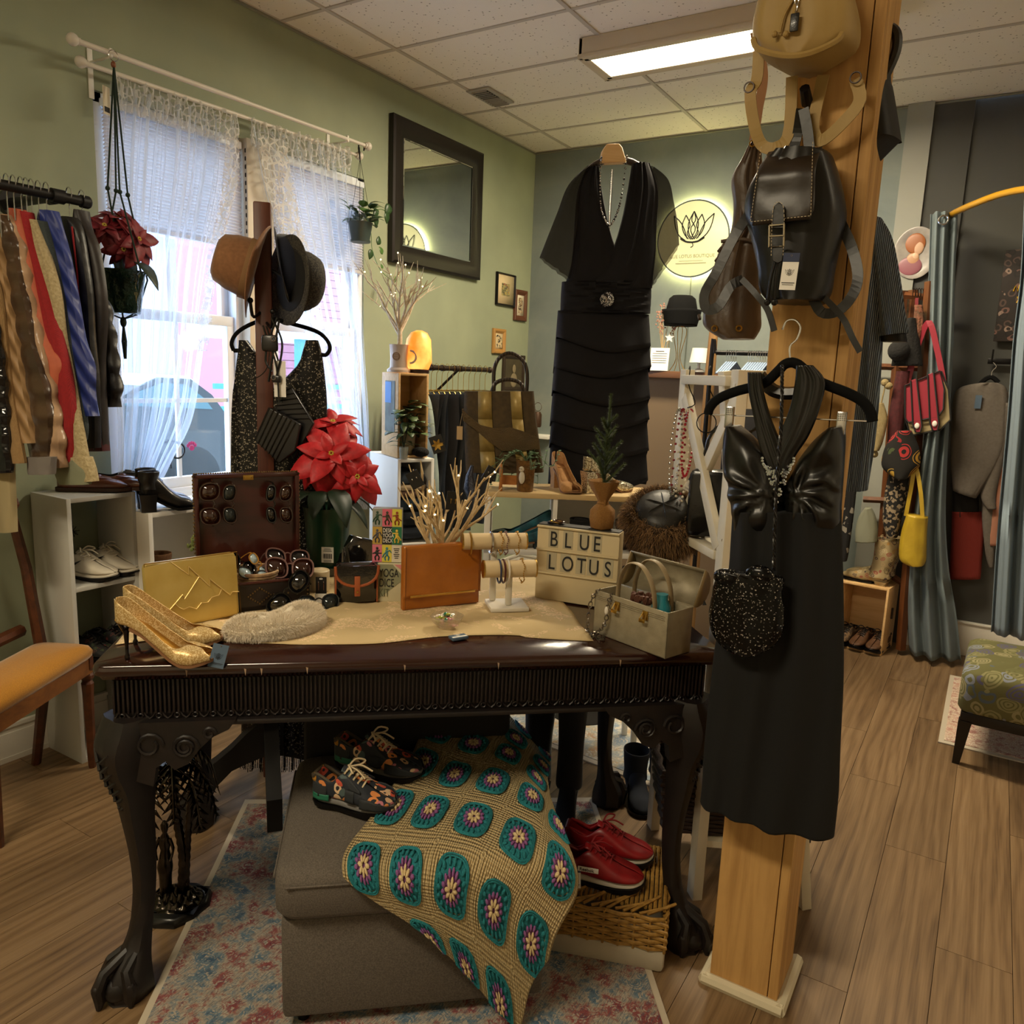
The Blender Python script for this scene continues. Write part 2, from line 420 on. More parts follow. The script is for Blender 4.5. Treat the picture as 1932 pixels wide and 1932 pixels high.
# walls
WY0, WY1, WZ0, WZ1 = -.91, .56, .90, 2.47
g = G(); T = .16
g.box((-T/2, (Y0+WY0)/2, ZC/2), (T, WY0-Y0, ZC)); g.box((-T/2, (WY1+YB)/2, ZC/2), (T, YB-WY1, ZC))
g.box((-T/2, (WY0+WY1)/2, WZ0/2), (T, WY1-WY0, WZ0)); g.box((-T/2, (WY0+WY1)/2, (WZ1+ZC)/2), (T, WY1-WY0, ZC-WZ1))
struct(g.build('wall_left', WALLG, smooth=False))
struct(G().box((1.243, YB+.05, ZC/2), (2.487, .1, ZC)).build('wall_back', WALLB, smooth=False))
wb = struct(G().box(((2.687+X1)/2, YB+.07, ZC/2), (X1-2.687, .1, ZC)).box((2.587, YB+.05, ZC/2), (.2, .1, ZC)).build('wall_fitting_room', WALLD, smooth=False))
struct(G().box((2.43, YB-.012, ZC/2), (.13, .02, ZC)).build('trim_1', WALLL, smooth=False))
struct(G().box((X1+.05, (Y0+YB)/2, ZC/2), (.1, YB-Y0, ZC)).build('wall_right', WALLC, smooth=False))
struct(G().box((X1/2, Y0-.05, ZC/2), (X1, .1, ZC)).build('wall_front', WALLC, smooth=False))
def baseb(a, b, nm, nrm):
  g = G(); d = (V(b)-V(a)); n_ = V(nrm)
  for (t0, z0, z1) in ((.014, 0, .11), (.018, 0, .02), (.010, .11, .135), (.018, .132, .145)):
    c = (V(a)+V(b))/2+n_*(t0/2); s_ = (abs(d.x)+abs(n_.x)*t0, abs(d.y)+abs(n_.y)*t0, z1-z0); g.box((c.x, c.y, (z0+z1)/2), s_)
  return struct(g.build(nm, TRIM, smooth=False))
baseb((0, Y0, 0), (0, YB, 0), 'baseboard_left', (1, 0, 0)); baseb((0, YB, 0), (2.487, YB, 0), 'baseboard_back', (0, -1, 0))
g = G(); g.box((3.9, YB+.01, .1), (2.5, .03, .2), .004); g.box((3.9, YB+.002, .195), (2.5, .03, .012), .003); struct(g.build('baseboard_right', TRIM))
struct(G().tube([(.004, Y0, ZC-.01), (.004, YB, ZC-.01)], .007).tube([(0, YB-.004, ZC-.01), (X1, YB-.004, ZC-.01)], .006).build('trim_2', mat('wall_angle', '7a7a6c', .7)))
# double window
WINW = mat('window_vinyl', 'dfe3ea', .4)
GLASS = mat('window_glass', 'ffffff', .02, trans=1, spec=.3);
t = NT(GLASS); tr = t.add('ShaderNodeBsdfTransparent'); gl = t.add('ShaderNodeBsdfGlossy'); gl.inputs['Roughness'].default_value = .05; mxs = t.add('ShaderNodeMixShader'); mxs.inputs[0].default_value = .05
t.lk(tr.outputs[0], mxs.inputs[1]); t.lk(gl.outputs[0], mxs.inputs[2]); t.lk(mxs.outputs[0], t.out.inputs[0])
def window(nm, y0, y1):
  g = G(); zc = 1.68
  for y in (y0+.02, y1-.02): g.box((-.06, y, (WZ0+WZ1)/2), (.1, .04, WZ1-WZ0), .003)
  g.box((-.06, (y0+y1)/2, WZ0+.025), (.1, y1-y0, .05), .003); g.box((-.06, (y0+y1)/2, WZ1-.02), (.1, y1-y0, .04), .003)
  w = struct(g.build(nm, WINW))
  for k, (za, zb, xx) in enumerate(((WZ0+.05, zc+.02, -.04), (zc-.02, WZ1-.04, -.075))):
    g = G()
    for y in (y0+.06, y1-.06): g.box((xx, y, (za+zb)/2), (.03, .04, zb-za), .003)
    for z in (za+.022, zb-.022): g.box((xx, (y0+y1)/2, z), (.032, y1-y0-.08, .044), .003)
    sa_ = g.build('sash', WINW, w)
    g = G(); g.box((xx, (y0+y1)/2, (za+zb)/2), (.012, .018, zb-za-.06)); g.box((xx, (y0+y1)/2, (za+zb)/2), (.0121, y1-y0-.1, .018)); g.build('muntin', WINW, sa_)
    G().box((xx, (y0+y1)/2, (za+zb)/2), (.004, y1-y0-.1, zb-za-.06)).build('pane', GLASS, w)
  return w
MUY = -.165
window('window_1', WY0, MUY-.07); window('window_2', MUY+.07, WY1)
struct(G().box((-.035, MUY, (WZ0+WZ1)/2), (.15, .15, WZ1-WZ0), .004).box((.006, MUY, (WZ0+WZ1)/2), (.02, .10, WZ1-WZ0), .004).build('trim_3', mat('mullion_cream', 'c9bfae', .5)))
struct(G().box((.03, (WY0+WY1)/2, WZ0-.012), (.12, WY1-WY0+.1, .025), .006).box((.006, (WY0+WY1)/2, WZ0-.06), (.016, WY1-WY0+.04, .07), .003).build('trim_4', WINW))
# ceiling fixture, frame in pale aluminium
fx = thing('ceiling_light', 'long rectangular ceiling light with glowing white diffuser and champagne metal frame', 'light', (1.77, .905, ZC-.045))
FM = mat('fixture_frame', 'c4b49a', .45, .15)
g = G(); L_, W_ = 1.27, .315
for s_ in (-1, 1): g.box((0, s_*(W_/2-.012), 0), (L_, .024, .09), .006); g.box((s_*(L_/2-.012), 0, 0), (.024, W_, .09), .006); g.box((0, s_*(W_/2-.02), -.035), (L_, .05, .018), .004); g.box((s_*(L_/2-.02), 0, -.035), (.05, W_, .018), .004)
g.build('frame', FM, fx)
G().box((0, 0, -.036), (L_-.08, W_-.08, .01)).build('diffuser', mat('light_diffuser', 'fff4d8', .5, emit=7, ecol='fff0cf'), fx)
# air vent
vt = thing('ceiling_vent', 'small white ceiling register with dark open louvres beside a grid bar', 'vent', (.34, 1.22, ZC-.005))
VM = mat('vent_metal', '9c968c', .5)
G().box((0, 0, 0), (.15, .27, .01), .003).build('face_frame', VM, vt)
G().box((0, -.05, -.006), (.10, .12, .006)).build('opening', mat('vent_dark', '3a3733', .8), vt)
g = G()
for k in range(11): g.box((0, -.115+k*.0235, -.009), (.10, .004, .008))
g.build('louvre_set', VM, vt)['kind'] = 'stuff'
# ---------------------------------------------------------------- shape helpers that read outlines off the photograph
def vnoise(x, y, s=0): return noise.noise(V((x, y, s)))
def rz_dir(rz): return V((cos(rz), sin(rz), 0)), V((-sin(rz), cos(rz), 0))
class Pl:
  "vertical plane standing in the room; outlines measured in the photograph become metres on it"
  def __init__(s, o, rz): s.o = V(o); s.rz = rz; s.x, s.n = rz_dir(rz)
  def __call__(s, px, py):
    q = WF + WR*((px-966)/FPX) - WU*((py-966)/FPX); t = (s.o-CAM).dot(s.n)/q.dot(s.n); w = CAM+q*t
    return ((w-s.o).dot(s.x), w.z)
  def pts(s, ps, y=0): return [(a, y, b) for a, b in (s(*p[:2]) for p in ps)]
def spl(rows, n):
  "smooth rows of numbers"
  N = len(rows)-1; out = []
  for k in range(n):
    x = min(k/(n-1), .99999)*N; i = int(x); u = x-i
    p = [rows[min(max(j, 0), N)] for j in (i-1, i, i+1, i+2)]
    out.append([.5*((2*p[1][c])+(p[2][c]-p[0][c])*u+(2*p[0][c]-5*p[1][c]+4*p[2][c]-p[3][c])*u*u+(3*p[1][c]-p[0][c]-3*p[2][c]+p[3][c])*u**3) for c in range(len(rows[0]))])
  return out
def rowloft(g, pl, rows, depth=.03, n=24, m=None, pw=.7, fold=0, nf=6, ph=0, y=0, cap=True, i=None, open_=False):
  "rows: (py_left, px_left, px_right[, py_right, depth factor]) -> inflated body on plane pl, thickness +-depth"
  R_ = []
  for r in rows:
    a = pl(r[1], r[0]); b = pl(r[2], r[3] if len(r) > 3 and r[3] else r[0]); R_.append([a[0], a[1], b[0], b[1], (r[4] if len(r) > 4 else 1)])
  R_ = spl(R_, m or len(rows)*3); rings = []
  for k, (ax, az, bx, bz, df) in enumerate(R_):
    ring = []
    for j in range(n):
      th = 2*PI*j/n; s = (1-cos(th))/2; sn = sin(th)
      yy = -math.copysign(abs(sn)**pw, sn)*depth*df
      if fold:
        yy += fold*(.7*sin(nf*2*PI*s+ph+2*k/len(R_)+2*vnoise(s*3, k/len(R_)*1.5, ph))+1.1*vnoise(s*nf*1.3, k/len(R_)*2, ph+3))*(abs(sn)**.5)
      ring.append((ax+(bx-ax)*s, y+yy, az+(bz-az)*s))
    rings.append(ring)
  return g.loft(rings, True, cap, i)
def ptube(g, pl, pts, r, y=0, n=6, flat=1, sm=0, i=None, up=None):
  q = pl.pts([p for p in pts]); q = [(a, (p[2] if len(p) > 2 else y), b) for (a, _, b), p in zip(q, pts)]
  if sm: q = smooth_path(q, sm)
  return g.tube(q, r, n, i, flat, up=up)
def rug_mat(name, pal, s=5):
  m = mat(name, pal[0], .95); t = NT(m); v = t.coord(); n1 = t.noise(v, s, 6, .7); n2 = t.noise(v, s*6, 6, .75); vo = t.voro(v, s*2.2); st = t.coord(scale=(60, 8, 1)); n3 = t.noise(st, 6, 3)
  w = t.math('SINE', t.math('MULTIPLY', vo, 34))
  c = t.ramp(n1, [(.30, pal[0]), (.42, pal[1]), (.5, pal[2]), (.58, pal[3]), (.68, pal[4])])
  c = t.mix(t.math('GREATER_THAN', t.math('ADD', n2, t.math('MULTIPLY', w, .06)), .56), c, pal[5])
  c = t.mix(t.math('MULTIPLY', t.math('GREATER_THAN', n3, .55), .5), c, pal[6]); t.color(c); t.bump(t.math('ADD', n2, n3), .3, .003); return m
# ---------------------------------------------------------------- hall table with cabriole legs
TA = rad(41.1); TO = V((1.377, -1.827, 0)); TZ = .835
tx, tn = rz_dir(TA)
def TW(x, y, z=TZ): return TO+tx*x+tn*y+V((0, 0, z))
table = thing('console_table', 'long dark mahogany table with fluted frieze, scroll carved cabriole legs and ball feet', 'table', TO, TA)
TL, TD = 1.475, .86
g = G()
def plan(ins, z):
  a, b, c, d = -.0+ins, TL-ins, 0+ins, TD-ins; r_ = max(.03-ins, .004); o = []
  for (cx_, cy_, a0) in ((b-r_, d-r_, 0), (a+r_, d-r_, 90), (a+r_, c+r_, 180), (b-r_, c+r_, 270)):
    for k in range(4): an = rad(a0+30*k); o.append((cx_+r_*cos(an), cy_+r_*sin(an), z))
  return o
g.loft([plan(.03, TZ-.042), plan(.016, TZ-.038), plan(.012, TZ-.03), plan(.001, TZ-.024), plan(0, TZ-.012), plan(.003, TZ-.004), plan(.008, TZ), plan(.2, TZ)])
g.build('tabletop', mat('polished_mahogany', '32170f', .16, kind='wood', col2='190a07', scale=9, ax=0, bump=.02, coat=.5), table, ang=60)
g = G(); AZ0, AZ1 = .682, .795; AX0, AX1, AY0 = .035, TL-.035, .035
g.box(((AX0+AX1)/2, AY0+.012, (AZ0+AZ1)/2), (AX1-AX0, .022, AZ1-AZ0), .003); g.box(((AX0+AX1)/2, TD-.045, (AZ0+AZ1)/2), (AX1-AX0, .022, AZ1-AZ0), .003)
for x in (AX0+.011, AX1-.011): g.box((x, TD/2, (AZ0+AZ1)/2), (.022, TD-.08, AZ1-AZ0), .003)
g.box(((AX0+AX1)/2, AY0-.004, AZ0+.005), (AX1-AX0+.01, .03, .012), .003)
g.build('apron', DARKW2, table)
g = G(); nU = 36; du = (AX1-AX0)/nU
for k in range(nU):
  xc = AX0+(k+.5)*du
  for q in (-.38, -.13, .13, .38): g.box((xc+q*du, AY0-.002, (AZ0+AZ1)/2+.012), (du*.13, .012, AZ1-AZ0-.032), .0015)
  g.torus((xc, AY0-.004, AZ0+.021), .0055, .0018, 'Y', 10, 4)
  for q in (-1, 1): g.tube([(xc+q*du*.12, AY0-.003, AZ0+.034), (xc+q*du*.3, AY0-.003, AZ0+.02), (xc+q*du*.48, AY0-.003, AZ0+.014)], .0022, 4)
g.build('carved_frieze', mat('frieze_wood', '1a0f0c', .5), table)
def cab_leg(sx, sy, x, y):
  g = G(); z_s = [(0, .0, .05), (.01, .006, .052), (.045, .0, .055), (.085, .012, .042), (.12, .028, .03), (.17, .040, .0245), (.25, .050, .024), (.34, .050, .028), (.44, .042, .035), (.52, .036, .044), (.58, .022, .054), (.63, .02, .060), (.675, .035, .060), (.70, .04, .055)]
  z_s = spl(z_s, 34); rings = []
  for z, s, r_ in z_s:
    c = V((x+sx*s*.72, y+sy*s*.72, z)); ring = []
    for k in range(16):
      a = 2*PI*k/16; rr = r_*(1+.10*cos(4*(a-PI/4)*1+PI)) if z > .2 else r_*(1+.06*cos(6*a))
      ring.append((c.x+rr*cos(a), c.y+rr*sin(a), z))
    rings.append(ring)
  g.loft(rings)
  fx_, fy_ = x-sx*.015, y-sy*.015                            # ball gripped by four talons
  g.ball((fx_, fy_, .036), (.042, .042, .036), 14, 10)
  for a0 in (0, 90, 180, 270):
    a = rad(a0+45); dx, dy = cos(a), sin(a)
    g.tube([(x+sx*.02+dx*.012, y+sy*.02+dy*.012, .115), (fx_+dx*.034, fy_+dy*.034, .084), (fx_+dx*.05, fy_+dy*.05, .052), (fx_+dx*.046, fy_+dy*.046, .022), (fx_+dx*.05, fy_+dy*.05, .002)], [.012, .013, .0155, .013, .006], 8)
    g.ball((fx_+dx*.05, fy_+dy*.05, .056), .0135, 8, 6)
  for d in ((sx, 0), (0, sy)):                                # carved knee scrolls running into brackets
    L_ = .235 if d[0] else .15; ux, uy = d
    pts = [(0, .695), (L_, .695), (L_*.93, .672), (L_*.78, .655), (L_*.66, .628), (L_*.55, .592), (L_*.42, .578), (L_*.34, .6), (L_*.25, .585), (L_*.22, .54), (.0, .56)]
    vs = [];
    for t_ in (-.018, .018):
      for a, z in pts: vs.append((x+ux*(a+.03)+(uy and sx*.0)+(abs(uy)*t_), y+uy*(a+.03)+(abs(ux)*t_), z))
    n_ = len(pts); g.add(vs, [tuple(range(n_)), tuple(range(2*n_-1, n_-1, -1))]+[(k, (k+1) % n_, (k+1) % n_+n_, k+n_) for k in range(n_)])
    for (a, z, R_) in ((L_*.52, .633, .030), (L_*.52, .633, .018), (L_*.75, .665, .014), (L_*.2, .64, .03)):
      nn = 14; pp = []
      for k in range(nn):
        an = k/nn*2*PI*1.2; rr = R_*(1-.55*k/nn)
        pp.append((x+ux*(a+.03+rr*cos(an))+abs(uy)*(-sx*.02), y+uy*(a+.03+rr*cos(an))+abs(ux)*(-sy*.02), z+rr*sin(an)))
      g.tube(pp, .0042, 5)
  for k in range(9):                                          # leaf carving down the outside of the knee
    z = .62-k*.022; s = interp([(.44, .058), (.52, .036), (.58, .022), (.63, .02)], z); rr = interp([(.44, .036), (.52, .045), (.58, .055), (.63, .06)], z)
    for q in (-1, 1):
      a = math.atan2(-sy, -sx)+q*(.5+.05*k); a2 = math.atan2(-sy, -sx)+q*.1
      c = V((x+sx*s*.72, y+sy*s*.72, z))
      g.tube([tuple(c+V((cos(a2)*rr, sin(a2)*rr, -.012))), tuple(c+V((cos(a)*rr*1.02, sin(a)*rr*1.02, .012)))], [.005, .003], 4)
  return g.build('leg', DARKW2, table)
LX0, LX1, LY0, LY1 = .038, TL-.038, .0+.03, .70
cab_leg(1, 1, LX0, LY0); cab_leg(-1, 1, LX1, LY0); cab_leg(1, -1, LX0, LY1+.04); cab_leg(-1, -1, LX1, LY1+.04)
g = G()
for x in (.20, .325, .36, .46, .68, .9, 1.2): g.add([(x, -.0006, TZ-.012), (x+.003, -.0006, TZ-.03), (x+.005, -.0006, TZ-.014)], [(0, 1, 2)])
g.build('chip', mat('bare_wood_chip', 'a08870', .8), table)['kind'] = 'stuff'
# ---------------------------------------------------------------- runner cloth on the table
RC = mat('embroidered_linen', 'c9b183', .9); t = NT(RC); v = t.coord(); n = t.noise(v, 9, 4, .6, .5); f = t.noise(v, 140, 4, .7, 1)
msk = t.math('MULTIPLY', t.math('GREATER_THAN', n, .53), t.math('GREATER_THAN', f, .5)); t.color(t.mix(msk, 'bda67a', 'e0c39a')); t.bump(t.math('ADD', t.math('MULTIPLY', f, msk), t.noise(v, 14, 3)), .5, .006)
g = G()
def rf(a, b):
  x = .015+a*(1.16-.015) ; y0 = .13+.018*vnoise(x*5, 1)+(.03*sin(x*9)); x += (.02*vnoise(b*4, 9) if a > .9 else 0)
  if x > .98: y0 -= .01
  y = y0+(.80-y0)*b; e = min(b*12, 1)
  w_ = max(0, vnoise(x*7, y*7, 2)*.012+vnoise(x*16, y*16, 3)*.006)
  return (x, y, TZ+.0018+w_*e+.008*max(0, vnoise(x*5+3, 7, 2))*e)
g.grid(90, 46, rf); o = tag(g.build('table_runner', RC, loc=TO, rz=TA, solid=.0012), 'rumpled cream embroidered runner cloth lying on the dark table', 'tablecloth')
# ---------------------------------------------------------------- rugs
RA = rug_mat('faded_rug_pile', ['33506a', '5f7482', '9a8f80', '864a48', '6e2c34', 'a2988a', '3c4656'], 13)
RB = rug_mat('blue_floral_rug_pile', ['6b8096', '8b9aa6', 'a9a89c', 'b79c74', 'b08068', 'c8bfae', '7d8994'], 6)
RCc = mat('rug_binding', 'bcb09c', .95)
def rug(nm, label, quad, m):
  q = [V(p) for p in quad]; c = sum(q, V())/4; L = [p-c for p in q]
  t = thing(nm, label, 'rug', (c.x, c.y, 0)); g = G(); g.add([tuple(p)+(() if 0 else ()) for p in [V((p.x, p.y, .001)) for p in L]]+[V((p.x, p.y, .006)) for p in L], [(0, 1, 2, 3), (7, 6, 5, 4), (0, 4, 5, 1), (1, 5, 6, 2), (2, 6, 7, 3), (3, 7, 4, 0)])
  g.build('binding', RCc, t, smooth=False)
  g = G(); K = [V((p.x, p.y, 0))*(1-.028/p.length*1.3) for p in L]; g.add([(p.x, p.y, .003) for p in K]+[(p.x, p.y, .0085) for p in K], [(0, 1, 2, 3), (7, 6, 5, 4), (0, 4, 5, 1), (1, 5, 6, 2), (2, 6, 7, 3), (3, 7, 4, 0)])
  g.build('pile', m, t, smooth=False); return t
a_, b_ = P(445, 1548, z=0), P(262, 1932, z=0); dl = (b_-a_).normalized(); c_ = P(1262, 1932, z=0); wv = (c_-a_); wv = wv-dl*wv.dot(dl)
fa = a_-dl*.12
rug('runner_rug', 'long faded red and blue patterned rug lying under the dark table', [fa, fa+dl*2.2, fa+dl*2.2+wv, fa+wv], RA)
e1, e2 = P(993, 1393, z=0), P(1145, 1453, z=0); dd = (e2-e1).normalized(); nn_ = V((-dd.y, dd.x, 0));
rug('floor_rug', 'blue and beige floral rug beyond the table near the back wall', [e1-dd*.5, e1+dd*.78, e1+dd*.78+nn_*1.5, e1-dd*.5+nn_*1.5], RB)
rug('small_rug', 'pinkish fringed rug edge showing behind the paisley ottoman', [(2.945, .95, 0), (2.945, 1.9, 0), (3.6, 1.9, 0), (3.6, .95, 0)], rug_mat('pink_rug_pile', ['b5766a', 'c19a86', 'cbb8a0', '9c6a60', '8f5a58', 'd8c8b4', 'b08878'], 12))
# ---------------------------------------------------------------- grey slipper chair
CA = rad(41.2); CO = P(526, 1932, z=.04); CO.z = 0; cxv, cnv = rz_dir(CA)
GREYF = mat('grey_tweed', '6b6258', .95, kind='noise', col2='4a443e', scale=330, bump=.5, dist=.002)
chair = thing('slipper_chair', 'low grey tweed armless chair with thick seat cushion tucked under the dark table', 'chair', CO, CA)
g = G(); g.box((.306, .285, .165), (.60, .55, .25), .012); g.build('seat_base', GREYF, chair)
def cushion(g, w, d, z0, z1, r_, x0=0, y0=0, bulge=.01):
  def f(a, b):
    pass
  rings = []
  for (ins, z) in ((.03, z0), (.008, z0+.006), (0, z0+.02), (0, z1-.03), (.006, z1-.01), (.022, z1), (.08, z1+bulge*.6), (.2, z1+bulge)):
    o = []; rr = max(r_-ins*.3, .01)
    for (qx, qy, a0) in ((w-rr-ins, d-rr-ins, 0), (rr+ins, d-rr-ins, 90), (rr+ins, rr+ins, 180), (w-rr-ins, rr+ins, 270)):
      for k in range(5): an = rad(a0+22.5*k); o.append((x0+qx+rr*cos(an), y0+qy+rr*sin(an), z))
    rings.append(o)
  return g.loft(rings)
g = G(); cushion(g, .625, .56, .295, .412, .05, -.008, -.012); g.build('seat_cushion', GREYF, chair, ang=80)
g = G(); g.tube([(.02, -.013, .385), (.6, -.013, .385)], .003, 5); g.tube([(-.009, .03, .385), (-.009, .5, .385)], .003, 5); g.build('seam_piping', GREYF, chair)
g = G(); g.box((.306, .60, .38), (.60, .09, .62), .03); g.build('backrest', mat('charcoal_upholstery', '1d1b1a', .95), chair)
for x in (.05, .56):
  for y in (.05, .5): G().lathe([(.014, .009), (.018, .04)], 10).build('foot', BLACKM, chair, loc=(x, y, 0))
# ---------------------------------------------------------------- crochet blanket of granny squares
lat = [[(866, 1359), (922, 1370), (974, 1398), None, None], [(827, 1387), (893, 1406), (961, 1424), (1012, 1470), None], [(801, 1441), (858, 1465), (930, 1477), (1005, 1506), (1052, 1560)], [(747, 1526), (812, 1532), (894, 1547), (979, 1585), (1056, 1645)], [(686, 1618), (763, 1660), (850, 1676), (930, 1714), (1000, 1776)], [None, (812, 1770), (879, 1822), (942, 1888), None]]
BR, BZ = .05, .436; BY0 = -.042+BR      # fold radius, height and front line of the blanket on the cushion
def lat3(p):
  w_ = P(p[0], p[1], z=BZ)-CO; y = w_.dot(cnv)-BY0
  if y >= 0: return V((w_.dot(cxv), y, 0))
  q = WF+WR*((p[0]-966)/FPX)-WU*((p[1]-966)/FPX); o_ = CO-cnv*.042; t_ = (o_-CAM).dot(cnv)/q.dot(cnv); w_ = CAM+q*t_-CO
  return V((w_.dot(cxv), -(max(BZ-BR-w_.z, -BR)+BR*PI/2), 0))
LT = [[lat3(p) if p else None for p in r_] for r_ in lat]
LT[0][3] = LT[1][3]+(LT[0][2]-LT[1][2]); LT[1][4] = LT[2][4]+(LT[1][3]-LT[2][3]); LT[0][4] = LT[0][3]+(LT[1][4]-LT[1][3])
LT[5][0] = LT[4][0]+(LT[5][1]-LT[4][1]); LT[5][4] = LT[4][4]+(LT[5][3]-LT[4][3])
LT = [[r_[0]*2-r_[1]]+r_+[r_[4]*2-r_[3]] for r_ in LT]; LT = [[a*2-b for a, b in zip(LT[0], LT[1])]]+LT+[[a*2-b for a, b in zip(LT[5], LT[4])]]
def BS(i, j):
  "point of the blanket at square coordinates (i across, j down)"
  def c1(p, u): return .5*((2*p[1])+(p[2]-p[0])*u+(2*p[0]-5*p[1]+4*p[2]-p[3])*u*u+(3*p[1]-p[0]-3*p[2]+p[3])*u**3)
  x, y = i+1, j+1; a, b = int(math.floor(x)), int(math.floor(y)); u, v_ = x-a, y-b
  cl = lambda k, m: min(max(k, 0), m)
  q = c1([c1([LT[cl(b+dj, 7)][cl(a+di, 6)] for di in (-1, 0, 1, 2)], u) for dj in (-1, 0, 1, 2)], v_)
  t_ = -q.y; ov = max(0, q.x-.63)
  if t_ <= 0: y_, z_ = BY0+q.y, BZ
  elif t_ < BR*PI/2: y_, z_ = BY0-BR*sin(t_/BR), BZ-BR+BR*cos(t_/BR)
  else: y_, z_ = BY0-BR-.012*(t_-BR), BZ-BR-(t_-BR*PI/2)
  q = CO+cxv*q.x+cnv*y_+V((0, 0, z_-ov*.35))
  q.z += .004*vnoise(i*1.7, j*1.7)+.0015
  return q
YARN = mat('cream_yarn', 'd8c08e', .95); t = NT(YARN); uvn = t.add('ShaderNodeUVMap'); uvn.uv_map = 'UVMap'; sp = t.add('ShaderNodeSeparateXYZ'); t.lk(uvn.outputs[0], sp.inputs[0])
fu = t.math('ABSOLUTE', t.math('SUBTRACT', t.math('FRACT', t.math('ADD', sp.outputs[0], 20.5)), .5)); fv = t.math('ABSOLUTE', t.math('SUBTRACT', t.math('FRACT', t.math('ADD', sp.outputs[1], 20.5)), .5))
mxx = t.math('MAXIMUM', fu, fv); mnn = t.math('MINIMUM', fu, fv)
h = t.math('ADD', t.math('SINE', t.math('MULTIPLY', mxx, 2*PI*17)), t.math('MULTIPLY', t.math('SINE', t.math('MULTIPLY', mnn, 2*PI*22)), .7))
t.color(t.ramp(h, [(.0, 'c9ae7c'), (.5, 'e2ca98')])); t.bump(h, .9, .004)
i0, i1, j0, j1 = -.47, 4.46, -.9, 5.12
g = G(); NI, NJ = 100, 118
def edge_l(j): return interp([(-.9, -.25), (2, -.45), (3.5, -.47), (4.2, -.47), (4.5, .1), (5.12, 1.25)], j)
def edge_r(j): return interp([(-.9, 3.1), (.3, 3.3), (1, 3.6), (2, 4.25), (2.6, 4.46), (4.0, 4.46), (4.6, 3.9), (5.3, 3.4)], j)
def bf(a, b):
  j = j0+(j1-j0)*b; i = lerp(edge_l(j), edge_r(j), a); return BS(i, j)+V((0, 0, -.002))
g.grid(NI, NJ, bf)
bl = thing('crochet_blanket', 'cream crochet blanket of teal and purple granny squares draped over grey chair', 'blanket')
o = g.build('knit_ground', YARN, bl, solid=.004, ang=180)
uvl = o.data.uv_layers.new(name='UVMap')
for lp in o.data.loops:
  k = lp.vertex_index; a, b = (k % NI)/(NI-1), (k//NI)/(NJ-1); j = j0+(j1-j0)*b; uvl.data[lp.index].uv = (lerp(edge_l(j), edge_r(j), a), j)
TEAL = mat('teal_yarn', '1d7f86', .9, kind='noise', col2='135e68', scale=260, bump=.7, dist=.003); PURP = mat('purple_yarn', '8f5a90', .9, kind='noise', col2='76467a', scale=260, bump=.7, dist=.003); CREAM = mat('cream_puff_yarn', 'd8c296', .9, kind='noise', col2='c2aa7c', scale=260, bump=.6, dist=.003)
for jj in range(-1, 6):
  for ii in range(0, 5):
    if jj == -1 and ii > 3: continue
    g = G(); cnt = 0
    def SP(du, dv, hh=0):
      i, j = ii+du, jj+dv; i = min(max(i, edge_l(j)+.02), edge_r(j)-.02); j = min(max(j, j0), j1-.01)
      p = BS(i, j); e = .03; n_ = (BS(i+e, j)-BS(i-e, j)).cross(BS(i, j+e)-BS(i, j-e));
      if n_.length < 1e-9: n_ = V((0, 0, 1))
      n_.normalize();
      if n_.dot(CAM-p) < 0: n_ = -n_
      return p+n_*hh
    okc = edge_l(jj) < ii < edge_r(jj) and jj < j1 and jj > j0
    if not okc and not (jj < j1 and edge_l(jj)-.3 < ii < edge_r(jj)+.3): continue
    NR, NA = 5, 32
    def sq(a): c_, s_ = abs(cos(a)), abs(sin(a)); return 1/((c_**3.2+s_**3.2)**(1/3.2))
    def base(rad_fn, h_, im):
      vs = [SP(0, 0, h_)]
      for r_i in range(1, NR+1):
        for k in range(NA):
          a = 2*PI*k/NA; rr = rad_fn(a)*r_i/NR; vs.append(SP(rr*cos(a), rr*sin(a), h_ if r_i < NR else -.002))
      fs = [(0, 1+k, 1+(k+1) % NA) for k in range(NA)]
      for r_i in range(NR-1):
        for k in range(NA): fs.append((1+r_i*NA+k, 1+(r_i+1)*NA+k, 1+(r_i+1)*NA+(k+1) % NA, 1+r_i*NA+(k+1) % NA))
      g.add(vs, fs, im)
    base(lambda a: .345*sq(a), .0035, 0); base(lambda a: .205, .0045, 1)
    def puff(rad, ln, wd, a, im, hh):
      c = SP(rad*cos(a), rad*sin(a), hh); t1 = SP((rad+ln)*cos(a), (rad+ln)*sin(a), hh)-c; t2 = SP(rad*cos(a)-wd*sin(a), rad*sin(a)+wd*cos(a), hh)-c
      if t1.length < .002 or t2.length < .001: return
      n_ = t1.cross(t2); n_.normalize();
      g.frame(c, t1, t2, n_*.0045).ball((0, 0, 0), 1, 7, 5, im); g.m = Matrix()
    for k in range(16): a = 2*PI*k/16; puff(.268*sq(a)**.8, .052, .036, a, 0, .005)
    for k in range(14): puff(.175, .048, .032, 2*PI*(k+.5)/14, 1, .0065)
    for k in range(8): puff(.085, .062, .032, 2*PI*k/8, 2, .0085)
    for (rr_, kk) in ((.34, 40), (.315, 36)):
      pts = [SP(rr_*sq(2*PI*k/kk)*cos(2*PI*k/kk), rr_*sq(2*PI*k/kk)*sin(2*PI*k/kk), .005) for k in range(kk)]
      g.tube(pts, .0028, 4, 0, closed=True)
    g.build('granny_square', [TEAL, PURP, CREAM], bl)
